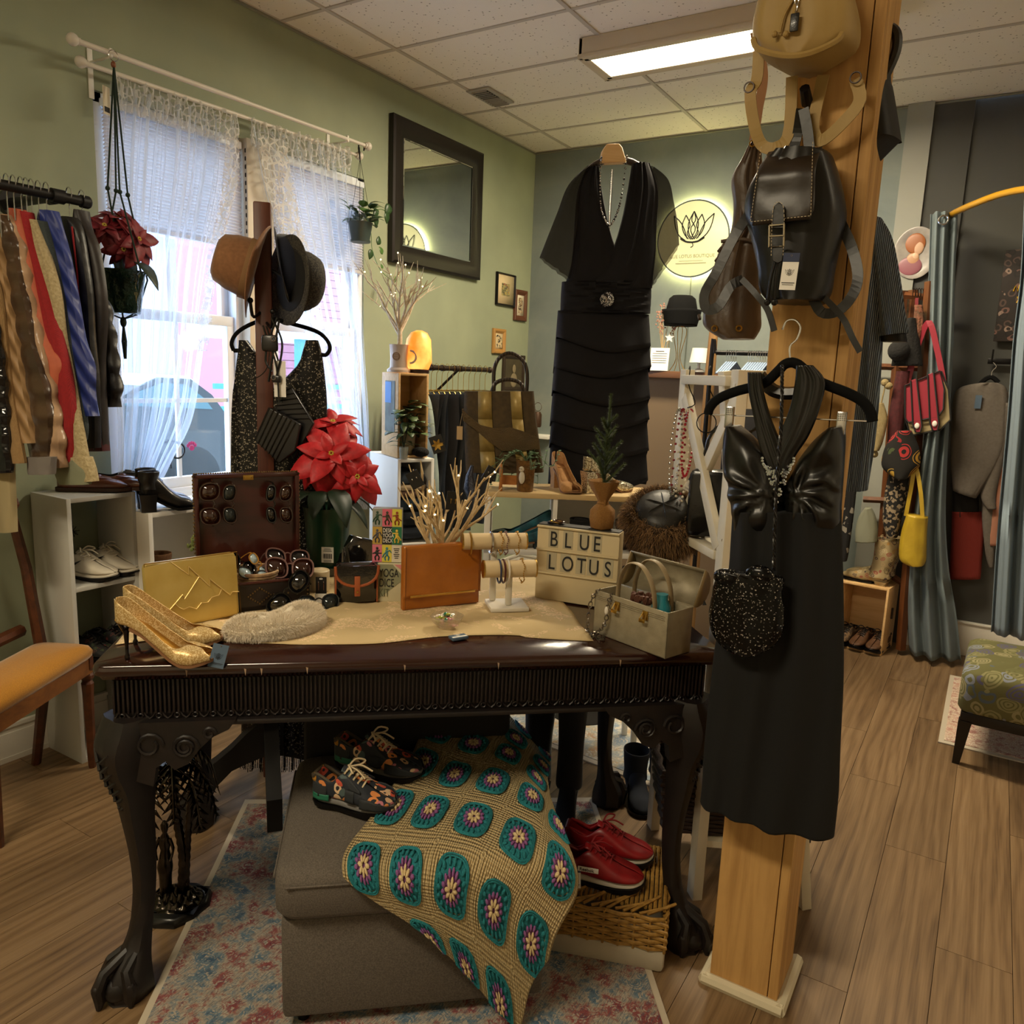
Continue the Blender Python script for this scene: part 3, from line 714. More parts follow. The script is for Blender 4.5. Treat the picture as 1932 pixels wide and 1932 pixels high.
# ---------------------------------------------------------------- outside the window: snowy street
SNOW = mat('snow', 'eef3fa', .9); RED = mat('red_siding', '9a6670', .8); TEALP = mat('teal_porch_paint', '2f6f70', .7)
g = G(); g.box((-15.6, 0, -.55), (30, 40, .1)); tag(g.build('snowy_ground', SNOW, smooth=False), 'snow covered ground outside the window', 'ground')
def onx(X): return Pl((X, 0, 0), PI/2)
house = thing('house', 'red clapboard house with snowy porch roof seen through the window', 'house', (-9, 0, 0))
pl = onx(-9)
def bpx(g, pl, px0, py0, px1, py1, t, y=0, i=None):
  a = pl(px0, py0); b = pl(px1, py1); g.box(((a[0]+b[0])/2, y+t/2, (a[1]+b[1])/2), (abs(b[0]-a[0]), t, abs(b[1]-a[1])), 0, i)
def par(o, t):           # o carries geometry in plane coordinates; park it under thing t
  o.parent = t; return o
def onplane(pl, name, label, cat, group=None, dz=0):
  return thing(name, label, cat, (pl.o.x, pl.o.y, 0), pl.rz, group)
house.rotation_euler[2] = PI/2
(ya, za), (yb, zb) = pl(520, 400), pl(760, 790)
HX0, HX1 = ya, yb+1.5
g = G(); g.box(((HX0+HX1)/2, 1.5, 2.0), (HX1-HX0, 3, 6)); g.build('wall', RED, house, smooth=False)
g = G()
for k in range(40): g.box(((HX0+HX1)/2, -.02, -.6+k*.15), (HX1-HX0, .03, .135))
o = g.build('siding_boards', RED, house, smooth=False); o['kind'] = 'stuff'
G().box(((HX0+HX1)/2+.3, .8, 5.2), (HX1-HX0+1, 4.6, .3)).build('roof', SNOW, house, smooth=False)
(wa, wz), (wb, wz2) = pl(545, 500), pl(560, 550)
g = G(); g.box(((wa+wb)/2, -.05, (wz+wz2)/2), (.9, .06, 1.5)); w_ = g.build('window', WINW, house, smooth=False)
G().box(((wa+wb)/2, -.07, (wz+wz2)/2), (.7, .06, 1.3)).build('pane', mat('far_pane', '5c7386', .2), w_)
(pa, pz), (pb, pz2) = pl(300, 625), pl(440, 600)
G().box(((HX0+HX1)/2-1, -1.2, pz+.1), (HX1-HX0+2, 2.4, .3)).build('porch_roof', SNOW, house, smooth=False)
for px in (402, 560, 640):
  x_ = pl(px, 700)[0]; G().box((x_, -2.2, (pz-.5)/2-.05), (.16, .14, pz+.5)).build('porch_post', TEALP, house, smooth=False)
x_ = pl(402, 700)[0]
for z_ in (pl(400, 720)[1], pl(400, 745)[1]-.1): G().box((x_-.2, -2.2, z_), (3.0, .06, .08)).build('porch_rail', TEALP, house, smooth=False)
g = G(); wpl = onx(-13); bt = onplane(wpl, 'white_building', 'pale grey building with snowy roof beyond the left window', 'building')
(a0, z0), (a1, z1) = wpl(200, 520), wpl(345, 760); g.box(((a0+a1)/2, 2, 1), (a1-a0, 4, 2*z0)); g.build('wall', mat('pale_siding', 'c3cbd8', .8), bt, smooth=False)
G().box(((a0+a1)/2, 2, z0+1.15), (a1-a0+.8, 4.6, .35)).build('roof', SNOW, bt, smooth=False)
cpl = onx(-2.6); car = onplane(cpl, 'parked_car', 'dark teal snow dusted car parked outside the window', 'car')
CARP = mat('car_paint', '101d20', .5, .1, coat=.1);
body = [(150, 850), (152, 800), (200, 770), (250, 735), (300, 712), (360, 715), (400, 745), (440, 800), (455, 850)]
q = [cpl(*p) for p in body]; zb_ = q[0][1]-.35; q = [(q[0][0], zb_)]+q+[(q[-1][0], zb_)]
g = G(); g.prism(q, 1.6, z0=0); g.build('car_body', CARP, car)
q2 = [cpl(*p) for p in [(230, 765), (262, 738), (305, 722), (350, 725), (385, 752), (400, 772)]]; g = G(); g.prism(q2, 1.62, z0=-.01); g.build('side_window', mat('car_glass', '2a5058', .3), car)
q3 = [cpl(*p) for p in [(250, 737), (300, 708), (360, 710), (398, 742), (360, 722), (300, 720)]]; g = G(); g.prism(q3, 1.5, z0=.03); g.build('snow_cap', SNOW, car)
for k in (1, -2): G().lathe([(.28, -.1), (.3, -.05), (.3, .05), (.28, .1)], 20).build('wheel', BLACKM, car, loc=(q[k][0]+(.5 if k > 0 else -.5), .1, zb_+.05)).rotation_euler[0] = PI/2
# ---------------------------------------------------------------- blinds
BL = mat('cellular_blind', 'ddd6cf', .8, sss=0); t = NT(BL); tl = t.add('ShaderNodeBsdfTranslucent'); tl.inputs[0].default_value = lin('c9ccd6'); mxs = t.add('ShaderNodeMixShader'); mxs.inputs[0].default_value = .22
t.lk(t.b.outputs[0], mxs.inputs[1]); t.lk(tl.outputs[0], mxs.inputs[2]); t.lk(mxs.outputs[0], t.out.inputs[0])
for nm, y0, y1, pz_ in (('left', WY0+.03, MUY-.085, 442), ('right', MUY+.085, WY1-.02, 500)):
  zb_ = P(320 if nm == 'left' else 600, pz_, x=-.01).z
  t_ = thing('window_blind', 'cream pleated blind half lowered in the %s window sash' % nm, 'blind', (0, (y0+y1)/2, WZ1), 0, 'blinds in the double window')
  g = G(); n_ = int((WZ1-.05-zb_)/.0135)
  for k in range(n_):
    z = -.05-k*.0135; w2 = (y1-y0)/2
    g.add([(.000, -w2, z), (.000, w2, z), (.014, w2, z-.00675), (.014, -w2, z-.00675), (.000, w2, z-.0135), (.000, -w2, z-.0135)], [(0, 1, 2, 3), (3, 2, 4, 5)])
  o = g.build('pleat_field', BL, t_, smooth=False); o['kind'] = 'stuff'
  G().box((.004, 0, -.035), (.035, y1-y0, .03), .004).build('head_rail', WINW, t_); G().box((.006, 0, -.05-n_*.0135-.008), (.022, y1-y0, .018), .003).build('bottom_rail', mat('blind_rail', 'c3bfc0', .5), t_)
t_ = thing('bead_chain', 'dark twisted bead chain hanging at left edge of right window', 'chain', P(464, 275, x=.03))
g = G()
for k in range(13): g.ball((0, 0, -.02-k*.034), (.007, .007, .017), 6, 5)
o = g.build('beads', BLACKM, t_); o['kind'] = 'stuff'
# ---------------------------------------------------------------- curtain rods, brackets and sheers
ROD = mat('cream_rod', 'cfc7bb', .4)
for nm, a, b, X, r_ in (('upper', (150, 79), (688, 274), .13, .010), ('lower', (165, 121), (672, 292), .07, .009)):
  A = P(*a, x=X); B = P(*b, x=X)
  t_ = thing('curtain_rod', '%s cream curtain rod with round end knobs above the double window' % nm, 'rod', A)
  L = B-A; G().tube([(0, 0, 0), tuple(L*.5)], r_, 10).tube([tuple(L*.5), tuple(L)], r_*.85, 10).build('rod', ROD, t_)
  for p, s_ in ((V(), -1), (L, 1)): G().tube([tuple(p), tuple(p+L.normalized()*s_*.012)], .013, 10).ball(tuple(p+L.normalized()*s_*.024), .021, 12, 8).build('finial', ROD, t_)
for px in (208, 655):
  A = P(px, 100 if px < 300 else 262, x=.13)
  t_ = thing('rod_bracket', 'white wall bracket holding both curtain rods at %s end' % ('left' if px < 300 else 'right'), 'bracket', (0, A.y, A.z))
  G().box((.003, 0, -.05), (.005, .02, .17), .002).box((.07, 0, -.012), (.14, .008, .008), .002).box((.132, 0, 0), (.012, .012, .03), .003).build('plate', WHITEP, t_)
SH = mat('sheer_voile', 'dfe7f5', .8); t = NT(SH); v = t.coord(); tr = t.add('ShaderNodeBsdfTransparent'); tl = t.add('ShaderNodeBsdfTranslucent'); tl.inputs[0].default_value = (.8, .88, 1, 1); df = t.add('ShaderNodeBsdfDiffuse'); df.inputs[0].default_value = (.75, .8, .9, 1)
m1 = t.add('ShaderNodeMixShader'); m1.inputs[0].default_value = .5; t.lk(tl.outputs[0], m1.inputs[1]); t.lk(df.outputs[0], m1.inputs[2])
m2 = t.add('ShaderNodeMixShader'); lw = t.add('ShaderNodeLayerWeight'); lw.inputs[0].default_value = .45; t.lk(t.math('ADD', t.math('MULTIPLY', lw.outputs['Facing'], .5), .14), m2.inputs[0]); t.lk(tr.outputs[0], m2.inputs[1]); t.lk(m1.outputs[0], m2.inputs[2]); t.lk(m2.outputs[0], t.out.inputs[0])
LACE = mat('lace_net', 'e9e4da', .8); t = NT(LACE); v = t.coord(); e1_ = t.voro(v, 34, 'Distance', 'DISTANCE_TO_EDGE'); e2_ = t.noise(v, 30, 2);
msk = t.math('LESS_THAN', e1_, .10); tr = t.add('ShaderNodeBsdfTransparent'); df = t.add('ShaderNodeBsdfDiffuse'); df.inputs[0].default_value = (.80, .77, .70, 1); tl = t.add('ShaderNodeBsdfTranslucent'); tl.inputs[0].default_value = (.7, .75, .85, 1); mm = t.add('ShaderNodeMixShader'); mm.inputs[0].default_value = .35; t.lk(df.outputs[0], mm.inputs[1]); t.lk(tl.outputs[0], mm.inputs[2])
ms = t.add('ShaderNodeMixShader'); t.lk(t.math('ADD', t.math('MULTIPLY', msk, .62), .2), ms.inputs[0]); t.lk(tr.outputs[0], ms.inputs[1]); t.lk(mm.outputs[0], ms.inputs[2]); t.lk(ms.outputs[0], t.out.inputs[0])
def sheer(label, rows, nf, lace_rows):
  R_ = [[P(x0, y0, x=.06).y, P(x0, y0, x=.06).z, P(x1, y1, x=.06).y, P(x1, y1, x=.06).z] for (y0, x0, y1, x1) in rows]; R2 = spl(R_, 60)
  t_ = thing('sheer_curtain', label, 'curtain')
  def f(a, b):
    q = R2[min(int(b*59+.001), 59)]; y = lerp(q[0], q[2], a); z = lerp(q[1], q[3], a)
    k = .5+.5*b; d = .018*sin(a*nf*2*PI+1.2*vnoise(a*3, b*2, 1)*2)*k+.012*sin(a*nf*4.3*PI+b*3)+.02*vnoise(a*6, b*4, 5)*b
    return (.07+d, y+.006*sin(a*nf*9+b*2), z)
  G().grid(150, 60, f).build('voile', SH, t_, ang=180)
  def f2(a, b):
    q = R2[0]; q1 = R2[6]; y = lerp(q[0], q[2], a); z = lerp(q[1], q[3], a)+.022-.115*b+.006*sin(a*60)+.006*vnoise(a*40, b)
    return (.083+.011*sin(a*nf*13)+.006*sin(b*7+a*30), y, z)
  G().grid(170, 10, f2).build('lace_header', LACE, t_, ang=180)
  def f3(a, b):
    q = R2[min(int((.04+b*.5)*59), 59)]; a_ = .86+.13*a if lace_rows else .02+.28*a; y = lerp(q[0], q[2], a_); z = lerp(q[1], q[3], a_)
    return (.097+.006*sin(a*9+b*20), y, z)
  G().grid(14, 50, f3).build('lace_trim', LACE, t_, ang=180)
  return t_
sheer('sheer white curtain with lace header swept to bottom left of left window', [(155, 205, 231, 443), (300, 195, 345, 440), (480, 200, 500, 405), (640, 208, 640, 385), (760, 214, 780, 362), (860, 218, 870, 320), (965, 215, 965, 268)], 9, True)
sheer('sheer white curtain with lace header hanging over right window', [(236, 466, 290, 655), (360, 490, 370, 660), (480, 530, 500, 668), (600, 560, 620, 682), (720, 600, 730, 688), (840, 628, 840, 694), (960, 645, 960, 705)], 8, False)
# vinyl shop lettering and paw sticker on the glass
st = thing('window_lettering', 'black curled vinyl letters on the lower left window pane', 'lettering', P(333, 850, x=-.035))
g = G(); g.torus((0, .006, 0), .034, .0045, 'X', 20, 5); g.tube([(0, -.035, .05), (0, -.03, -.075)], .0045, 5); g.tube([(0, -.055, .037), (0, -.03, .045), (0, .006, .036)], .0045, 5); g.tube(smooth_path([(0, -.062, -.012), (0, -.058, -.03), (0, -.046, -.038), (0, -.032, -.036)], 8), .0045, 5); g.build('letter', INK, st)
pw_ = thing('paw_sticker', 'pink flower shaped sticker on the lower left window pane', 'sticker', P(362, 845, x=-.036)); g = G(); g.ball((0, 0, 0), (.002, .014, .013), 10, 6)
for k in range(5): a = rad(30+k*30); g.ball((0, .022*cos(a), .022*sin(a)), (.002, .007, .009), 8, 5)
g.build('print', mat('pink_vinyl', 'c2468c', .6), pw_)
# ---------------------------------------------------------------- macrame hanger with dark poinsettia
POT = mat('foil_pot_wrap', '123226', .18, .35, kind='noise', col2='0a1d16', scale=14, bump=1, dist=.02)
MAC = mat('dark_green_cord', '16281f', .9)
REDL = mat('red_bract', 'c31b24', .55, kind='noise', col2='a3121b', scale=60, bump=.4, dist=.003); REDD = mat('crimson_bract', '7d1622', .6, kind='noise', col2='5d0f1b', scale=60, bump=.4, dist=.003); GRL = mat('dark_green_leaf', '17281a', .5); SEED = mat('yellow_bud', 'b7a23a', .6)
hp = P(214, 105, x=.15); mh = thing('macrame_hanger', 'dark green knotted plant hanger looped over the curtain rod', 'plant hanger', hp)
def S_(px, py, X=.16): return P(px, py, x=X)-hp
g = G(); g.torus((0, 0, .0), .018, .0018, 'X', 16, 4); g.build('ring', CHROME, mh); G().ball(tuple(S_(214, 122, .15)), (.009, .009, .012), 10, 8).build('wooden_bead', mat('bead_wood', '7a4526', .4), mh)
cen = P(237, 540, x=.17); bot = P(232, 592, x=.17); prad = .082
for k, (px, py) in enumerate([(203, 355), (219, 360), (226, 362), (241, 368)]):
  X_ = (.20, .10, .24, .17)[k]
  p1 = S_(px, py, X_); ang = (2.6, 4.2, .2, 1.4)[k]; rim = (cen+V((cos(ang)*prad, sin(ang)*prad, .03)))-hp; bb = (bot+V((cos(ang)*.05, sin(ang)*.05, .0)))-hp
  g = G(); g.tube([(0, 0, -.03), tuple(p1), tuple(rim), tuple(bb), tuple(bot-hp+V((0, 0, -.02)))], .0032, 6); g.ball(tuple(p1), .0085, 8, 6); g.build('cord', MAC, mh)
bt_ = bot-hp; g = G(); g.ball(tuple(bt_+V((0, 0, -.03))), (.012, .012, .02), 8, 6)
for k in range(4): g.tube([tuple(bt_+V((0, 0, -.04))), tuple(bt_+V((.006*cos(k*1.6), .008*sin(k*1.6), -.10))), tuple(bt_+V((.002*cos(k), .003*sin(k), -.165)))], .0035, 5)
g.build('tassel', MAC, mh)
def poinsettia(nm, label, base, pr, ph, heads, red, potm, leafL, seed, pottop=1.12, wrap=False, green=6):
  rr = random.Random(seed); ru = rr.uniform; t = thing(nm, label, 'plant', base)
  g = G(); f_ = (lambda a, z: 1+.07*sin(a*5+z*20)+.04*sin(a*11)) if wrap else None
  g.lathe([(pr*.72, 0), (pr*.78, .004), (pr*.9, ph*.5), (pr*1.0, ph*.92), (pr*pottop, ph), (pr*.9, ph*.99), (pr*.86, ph*.9)], 28, fn=f_); g.build('pot', potm, t)
  if not wrap: pass
  G().lathe([(pr*.86, ph*.88), (.001, ph*.9)], 16).build('soil', mat('potting_soil', '20150d', 1), t)
  for hi, (hx, hy, hz, hs, tl) in enumerate(heads):
    c = V((hx, hy, hz)); o0 = V((hx*.25, hy*.25, ph*.85))
    G().tube([tuple(o0), tuple(o0.lerp(c, .5)+V((0, 0, .02))), tuple(c)], .0045, 6).build('stem', GRL, t)
    up = V(tl).normalized(); e1 = up.orthogonal().normalized(); e2 = up.cross(e1)
    for ring, (nn, L, el, cu) in enumerate(((7, 1.0, -.05, .35), (6, .78, .25, .25), (4, .45, .5, .1))):
      for k in range(nn):
        a = 2*PI*(k+.5*ring)/nn+ru(-.2, .2); d = e1*cos(a)+e2*sin(a)+up*(el+ru(-.12, .12)); L_ = leafL*hs*L*ru(.85, 1.15)
        G().leaf(c+up*.004*ring, d, up, L_, L_*.52, cu+ru(-.1, .2), .22, n=7).build('bract', red, t, solid=.0008, ang=60)
    g = G()
    for k in range(6): a = k*1.05; g.ball(tuple(c+up*.012+(e1*cos(a)+e2*sin(a))*.006), .0035, 6, 5)
    g.build('bud_cluster', SEED, t)
  for k in range(green):
    a = 2*PI*k/green+.3; z = ph*1.05+ru(0, .06); d = V((cos(a), sin(a), ru(-.4, .1))); L_ = leafL*ru(.9, 1.2)
    G().leaf((cos(a)*pr*.7, sin(a)*pr*.7, z), d, (0, 0, 1), L_, L_*.55, .6, .15, n=6).build('leaf', GRL, t, solid=.0008)
  return t
pb_ = V((bot.x, bot.y, bot.z))
poinsettia('hanging_poinsettia', 'dark crimson poinsettia in glossy green pot hanging in the macrame holder', pb_, .078, .155, [(-.01, -.05, .30, .7, (.6, -.3, .6)), (.03, .05, .27, .95, (.9, .2, .3)), (-.02, .01, .34, .75, (.4, .1, .9)), (.03, -.01, .23, .6, (1, -.2, -.2))], REDD, POT, .128, 3, wrap=True, green=3)
tg = thing('barcode_tag', 'cream barcode tag hanging at top left of the window', 'tag', P(201, 190, x=.14), 1.9); G().box((0, 0, 0), (.035, .001, .095)).build('card', mat('kraft_cream', 'c9bfa8', .8), tg); g = G()
for k in range(9): g.box((-.012+k*.003, -.001, -.03), (.0012+.0006*(k % 3), .001, .018))
g.build('barcode', INK, tg)
# ---------------------------------------------------------------- trailing pothos
pp = P(680, 455, x=.12); ph_ = thing('hanging_pothos', 'green trailing pothos in a dark hanging pot between window and mirror', 'plant', pp)
g = G(); g.lathe([(.045, 0), (.046, .003), (.06, .085), (.063, .09), (.058, .09), (.055, .08)], 24); g.lathe([(.05, -.006), (.052, .004), (.046, .004)], 20); g.build('pot', mat('grey_green_pot', '2c3a37', .5), ph_)
hk = P(682, 278, x=.12)-pp; g = G(); g.torus(tuple(hk+V((0, 0, .0))), .02, .004, 'X', 14, 6, -.6, 3.6); g.tube([tuple(hk+V((0, -.019, -.005))), tuple(hk+V((0, -.01, -.06)))], [.006, .003], 6)
for a in (.3, 2.4, 4.4): g.tube([tuple(hk+V((0, -.01, -.055))), (.058*cos(a), .058*sin(a), .088)], .0014, 4)
g.build('hanger_hook', BLACKM, ph_)
PTH = mat('pothos_leaf', '2c4a22', .4, kind='noise', col2='1d3518', scale=40, bump=.2); PTH2 = mat('pothos_leaf_light', '45682c', .4); rr = random.Random(5); ru = rr.uniform
for k in range(26):
  a = ru(0, 2*PI); e = ru(-.1, 1.0); d = V((cos(a)*.7+.2, sin(a), e)); L_ = ru(.05, .085); b = V((cos(a)*ru(.01, .07), sin(a)*ru(.01, .08), .09+ru(0, .09)))
  G().leaf(b, d, (.3, 0, 1), L_, L_*.8, .5, .1, n=6).build('leaf', PTH if k % 4 else PTH2, ph_, solid=.0006)
def vine(px_list, leaves, X=.13):
  q = [P(*p, x=X)-pp for p in px_list]; G().tube([tuple(p) for p in smooth_path([tuple(p) for p in q], 24)], .0018, 5).build('vine', PTH2, ph_)
  for (px, py, dx, dz, L_) in leaves: G().leaf(tuple(P(px, py, x=X+.004)-pp), (0.1, dx, dz), (1, 0, .2), L_, L_*.75, .15, .12, n=6).build('leaf', PTH2 if L_ < .05 else PTH, ph_, solid=.0006)
vine([(690, 405), (700, 440), (702, 470), (715, 505), (728, 520), (740, 528), (745, 520)], [(722, 480, -.6, .8, .045), (712, 462, .3, .9, .05), (722, 508, -.4, .6, .03), (745, 520, -.1, -.9, .04), (700, 470, -.2, -1, .055), (708, 408, .2, -1, .055)])
vine([(700, 400), (720, 395), (735, 405)], [(735, 385, -.5, -1, .07), (728, 400, .2, -1, .06), (712, 395, -.5, -.6, .05)])
# ---------------------------------------------------------------- coat rail and coats
rl = thing('coat_rail', 'black iron pipe clothes rail bracketed to the wall at far left', 'rail', (.3, -1.14, P(160, 381, x=.3).z))
PIPE = mat('black_pipe', '1b1918', .45, .5)
G().tube([(0, 0, 0), (0, -1.2, 0)], .0165, 14).build('pipe', PIPE, rl); G().tube([(0, -.012, 0), (0, .012, 0)], .021, 14).ball((0, .012, 0), (.02, .012, .02), 12, 8).build('end_cap', PIPE, rl)
G().tube([(0, -.09, 0), (-.30, -.09, 0)], .0165, 12).tube([(-.27, -.09, 0), (-.297, -.09, 0)], .045, 16).tube([(-.02, -.09, 0), (-.05, -.09, 0)], .024, 12).build('wall_arm', PIPE, rl); G().tube([(0, -.11, 0), (0, -.07, 0)], .023, 12).build('tee', PIPE, rl)
HZ = P(160, 381, x=.3).z
def hook_(g, x, y, z0, z1, r=.0018, s=.022):
  g.tube(smooth_path([(x-s*.9, y, z0-.006), (x-s*.6, y, z0+.016), (x, y, z0+.024), (x+s*.75, y, z0+.008), (x+s*.5, y, z0-.02), (x, y, z0-.035), (x, y, z1)], 18), r, 5)
def puffmat(nm, c, c2, rough=.45, sc=6, sheen=.2, **k):
  m = mat(nm, c, rough, sheen=sheen); t = NT(m); v = t.coord(); w = t.wave(v, sc*.3, 1.0, 'Z', det=1); n = t.noise(v, 14, 4); h = t.math('ADD', t.math('ABSOLUTE', t.math('SINE', t.math('MULTIPLY', w, 3.1))), t.math('MULTIPLY', n, .7))
  t.color(t.ramp(n, [(.3, c2), (.7, c)])); t.bump(h, .7, .012); return m
coats = [
 (.10, -1.10, 'black quilted puffer coat sleeve at the window end of the rail', [(560, 184, 197), (600, 187, 208), (650, 191, 217), (700, 194, 222), (740, 198, 226), (768, 204, 220)], puffmat('black_puffer', '1d1a1b', '121011', sc=7), 'puffer'),
 (154, None, 'dark brown vest with burgundy lining hanging nearest the window', [(397, 150, 158), (425, 146, 166), (470, 148, 184), (540, 152, 196), (600, 158, 199), (680, 163, 194), (760, 166, 196), (848, 168, 201)], mat('brown_black_nylon', '2a2220', .5, kind='noise', col2='1a1514', scale=9, bump=.5, dist=.01), 'vest'),
 (130, None, 'black hooded jacket with red zip on the rail', [(410, 122, 140), (435, 120, 152), (500, 123, 164), (560, 128, 172), (640, 132, 176), (720, 138, 184), (800, 140, 186), (845, 142, 186)], mat('black_nylon', '171516', .42, kind='noise', col2='0f0e0e', scale=10, bump=.6, dist=.012), 'coat'),
 (87, None, 'royal blue diamond quilted jacket on the rail', [(398, 82, 104), (425, 78, 112), (480, 84, 128), (560, 96, 144), (640, 108, 158), (690, 116, 176), (740, 128, 177), (785, 150, 182)], mat('blue_quilt', '26357c', .5, kind='stripes', col2='213074', scale=9, wd=1.0, ax='DIAGONAL', bump=.9, dist=.01), 'coat'),
 (72, None, 'slate grey denim jacket squeezed between blue and cream coats', [(418, 66, 88), (480, 76, 104), (560, 92, 120), (650, 104, 134), (740, 118, 150), (800, 124, 162), (830, 126, 160)], mat('slate_denim', '3c4546', .85, kind='weave', col2='2c3334', scale=200), 'coat'),
 (59, None, 'cream fleece coat with long sleeve on the rail', [(415, 54, 70), (440, 54, 78), (500, 68, 98), (560, 84, 112), (640, 96, 122), (720, 106, 138), (800, 118, 152), (860, 126, 164), (908, 130, 176)], mat('cream_fleece', 'b3a27c', 1, kind='noise', col2='94845f', scale=120, bump=.9, dist=.004, sheen=.4), 'fleece'),
 (49, None, 'bright red long coat glimpsed between cream and coral coats', [(400, 42, 54), (460, 50, 68), (560, 72, 96), (650, 92, 116), (720, 102, 132), (800, 108, 140), (872, 112, 141)], mat('red_wool', '9e1c20', .9, kind='weave', col2='7d1418', scale=200), 'coat'),
 (39, None, 'coral orange quilted coat on the rail', [(395, 24, 40), (420, 24, 46), (490, 36, 62), (570, 52, 80), (640, 62, 96), (685, 74, 114), (730, 84, 114), (775, 92, 112)], mat('coral_quilt', 'bb6040', .7, kind='noise', col2='9d4a30', scale=16, bump=.6, dist=.008), 'coat'),
 (25, None, 'shiny champagne puffer coat with gathered cuff on the rail', [(406, 8, 22), (450, 16, 38), (520, 28, 54), (580, 38, 66), (640, 46, 80), (700, 62, 94), (760, 76, 106), (820, 86, 116), (882, 84, 120)], puffmat('champagne_puffer', 'b99878', '8d6f56', .32, 7), 'puffer'),
 (12, None, 'glossy brown horizontally quilted puffer coat on the rail', [(406, -6, 10), (450, -8, 26), (520, -4, 40), (590, 8, 56), (650, 22, 66), (710, 32, 84), (770, 44, 96), (830, 56, 98), (862, 62, 96)], puffmat('brown_puffer', '4d3824', '35261a', .3, 7), 'puffer'),
 (-4, None, 'tan diamond quilted coat sleeve on the rail', [(440, -30, 0), (520, -30, 14), (580, -24, 24), (650, -16, 38), (720, -6, 48), (790, 6, 60), (836, 20, 68)], mat('tan_quilt', '9c7b54', .6, kind='stripes', col2='92724b', scale=9, wd=1.0, ax='DIAGONAL', bump=.9, dist=.01), 'coat'),
 (-22, None, 'plain camel coat near the picture edge on the rail', [(480, -60, -20), (560, -56, 2), (660, -50, 14), (760, -40, 26), (860, -30, 44), (874, -28, 46)], mat('camel_wool', 'a08055', .9, kind='weave', col2='876a44', scale=180), 'coat'),
 (-40, None, 'wet look black puffer coat at the left picture edge', [(560, -70, -20), (640, -66, -2), (720, -64, 8), (800, -60, 14), (892, -58, 20)], puffmat('vinyl_black_puffer', '121114', '08080a', .12, 9), 'puffer')]
for k, (hx, yy, lab, rows, m_, kind) in enumerate(coats):
  Y = P(hx, 380-(154-hx)*.19, x=.3).y if yy is None else yy
  pl = Pl((.3, Y, 0), 0); nm = {'puffer': 'puffer_coat', 'vest': 'vest', 'fleece': 'fleece_coat', 'coat': 'jacket'}[kind]
  t_ = thing(nm, lab, 'coat', (.3, Y, 0), 0)
  g = G(); rowloft(g, pl, [r if len(r) > 3 else (r[0], r[1], r[2], None, 1-.0*1) for r in rows], .024, 22, len(rows)*5, .6, .004, 3, k)
  if kind == 'puffer':
    for i_, v_ in enumerate(g.v):
      z_ = v_[2]; s_ = abs(sin(z_*PI/.085)); g.v[i_] = (v_[0]+(.010*(s_-.5) if v_[0] > 0 else 0), v_[1]*(.72+.4*s_), v_[2])
  g.build('body', m_, t_)
  if yy is None:
    g = G(); hook_(g, 0, 0, HZ+.012, pl(rows[0][1], rows[0][0])[1]-.02); g.build('hanger_hook', CHROME, t_)
  if kind == 'vest': g = G(); r_ = rows[-1]; rowloft(g, pl, [(r_[0]-22, r_[1]+4, r_[2]-2), (r_[0]+3, r_[1]+3, r_[2]+1)], .026, 16, 3, .6); g.build('lining', mat('burgundy_lining', '4b1119', .6), t_)
  if kind == 'fleece': g = G(); rowloft(g, pl, [(862, 127, 168), (884, 126, 176), (908, 128, 181)], .028, 20, 6, .6); g.build('cuff', MATS['cream_fleece'], t_)
  if kind == 'coat' and hx == 130: ptube(g := G(), pl, [(430, 150) and (150, 430), (160, 520), (164, 600)], .003, -.025); g.build('zip', MATS['red_wool'], t_)
for lab, hx, rows, m_ in (('pale grey green trousers hanging under the cream coat', 64, [(868, 112, 150), (890, 106, 166), (914, 116, 168)], mat('sage_cotton', '7d8068', .9)), ('cream trousers with dark side stripe hanging at far left', -8, [(868, -10, 24), (930, -12, 26), (1004, 2, 28)], mat('beige_cotton', 'a3946f', .9)), ('pale grey skirt hem hanging below the brown puffer', 14, [(862, 54, 104), (895, 58, 100)], mat('pale_grey_skirt', '77706c', .9))):
  Y = P(hx, 365, x=.3).y; pl = Pl((.3, Y-.02, 0), 0); g = G(); rowloft(g, pl, rows, .02, 20, 10, .6, .003, 4); g.m = Matrix(); o = g.build('trousers' if 'trousers' in lab else 'skirt', m_, loc=(.3, Y-.02, 0)); tag(o, lab, 'trousers' if 'trousers' in lab else 'skirt')
# ---------------------------------------------------------------- shoes
def shoe_upper(g, L, W, tops, soles, gaps, toe=.6, n=16, i=None, wt=None):
  "open upper as U-shaped rings from heel (x=0) to toe (x=L)"
  wt = wt or [(0, .05), (.03, .55), (.12, .72), (.35, .66), (.55, .84), (.72, 1), (.86, .92), (.95, toe), (1, .05)]
  rings = []
  for k in range(n+1):
    u = k/n; u = u**.9 if u < .5 else u
    hw = W/2*interp(wt, u); z0 = interp(soles, u); z1 = max(interp(tops, u), z0+.004); gp = min(interp(gaps, u)*W/2, hw*.96); h = z1-z0; x = u*L
    half = [(gp, z1), (gp+(hw-gp)*.62, z1-.07*h), (gp+(hw-gp)*.93, z1-.28*h), (hw*1.0, z0+.4*h), (hw*.97, z0+.15*h), (hw*.85, z0), (0, z0)]
    rings.append([(x, -a, b) for a, b in half]+[(x, a, b) for a, b in half[::-1][1:]])
  g.loft(rings, False, False, i); return rings
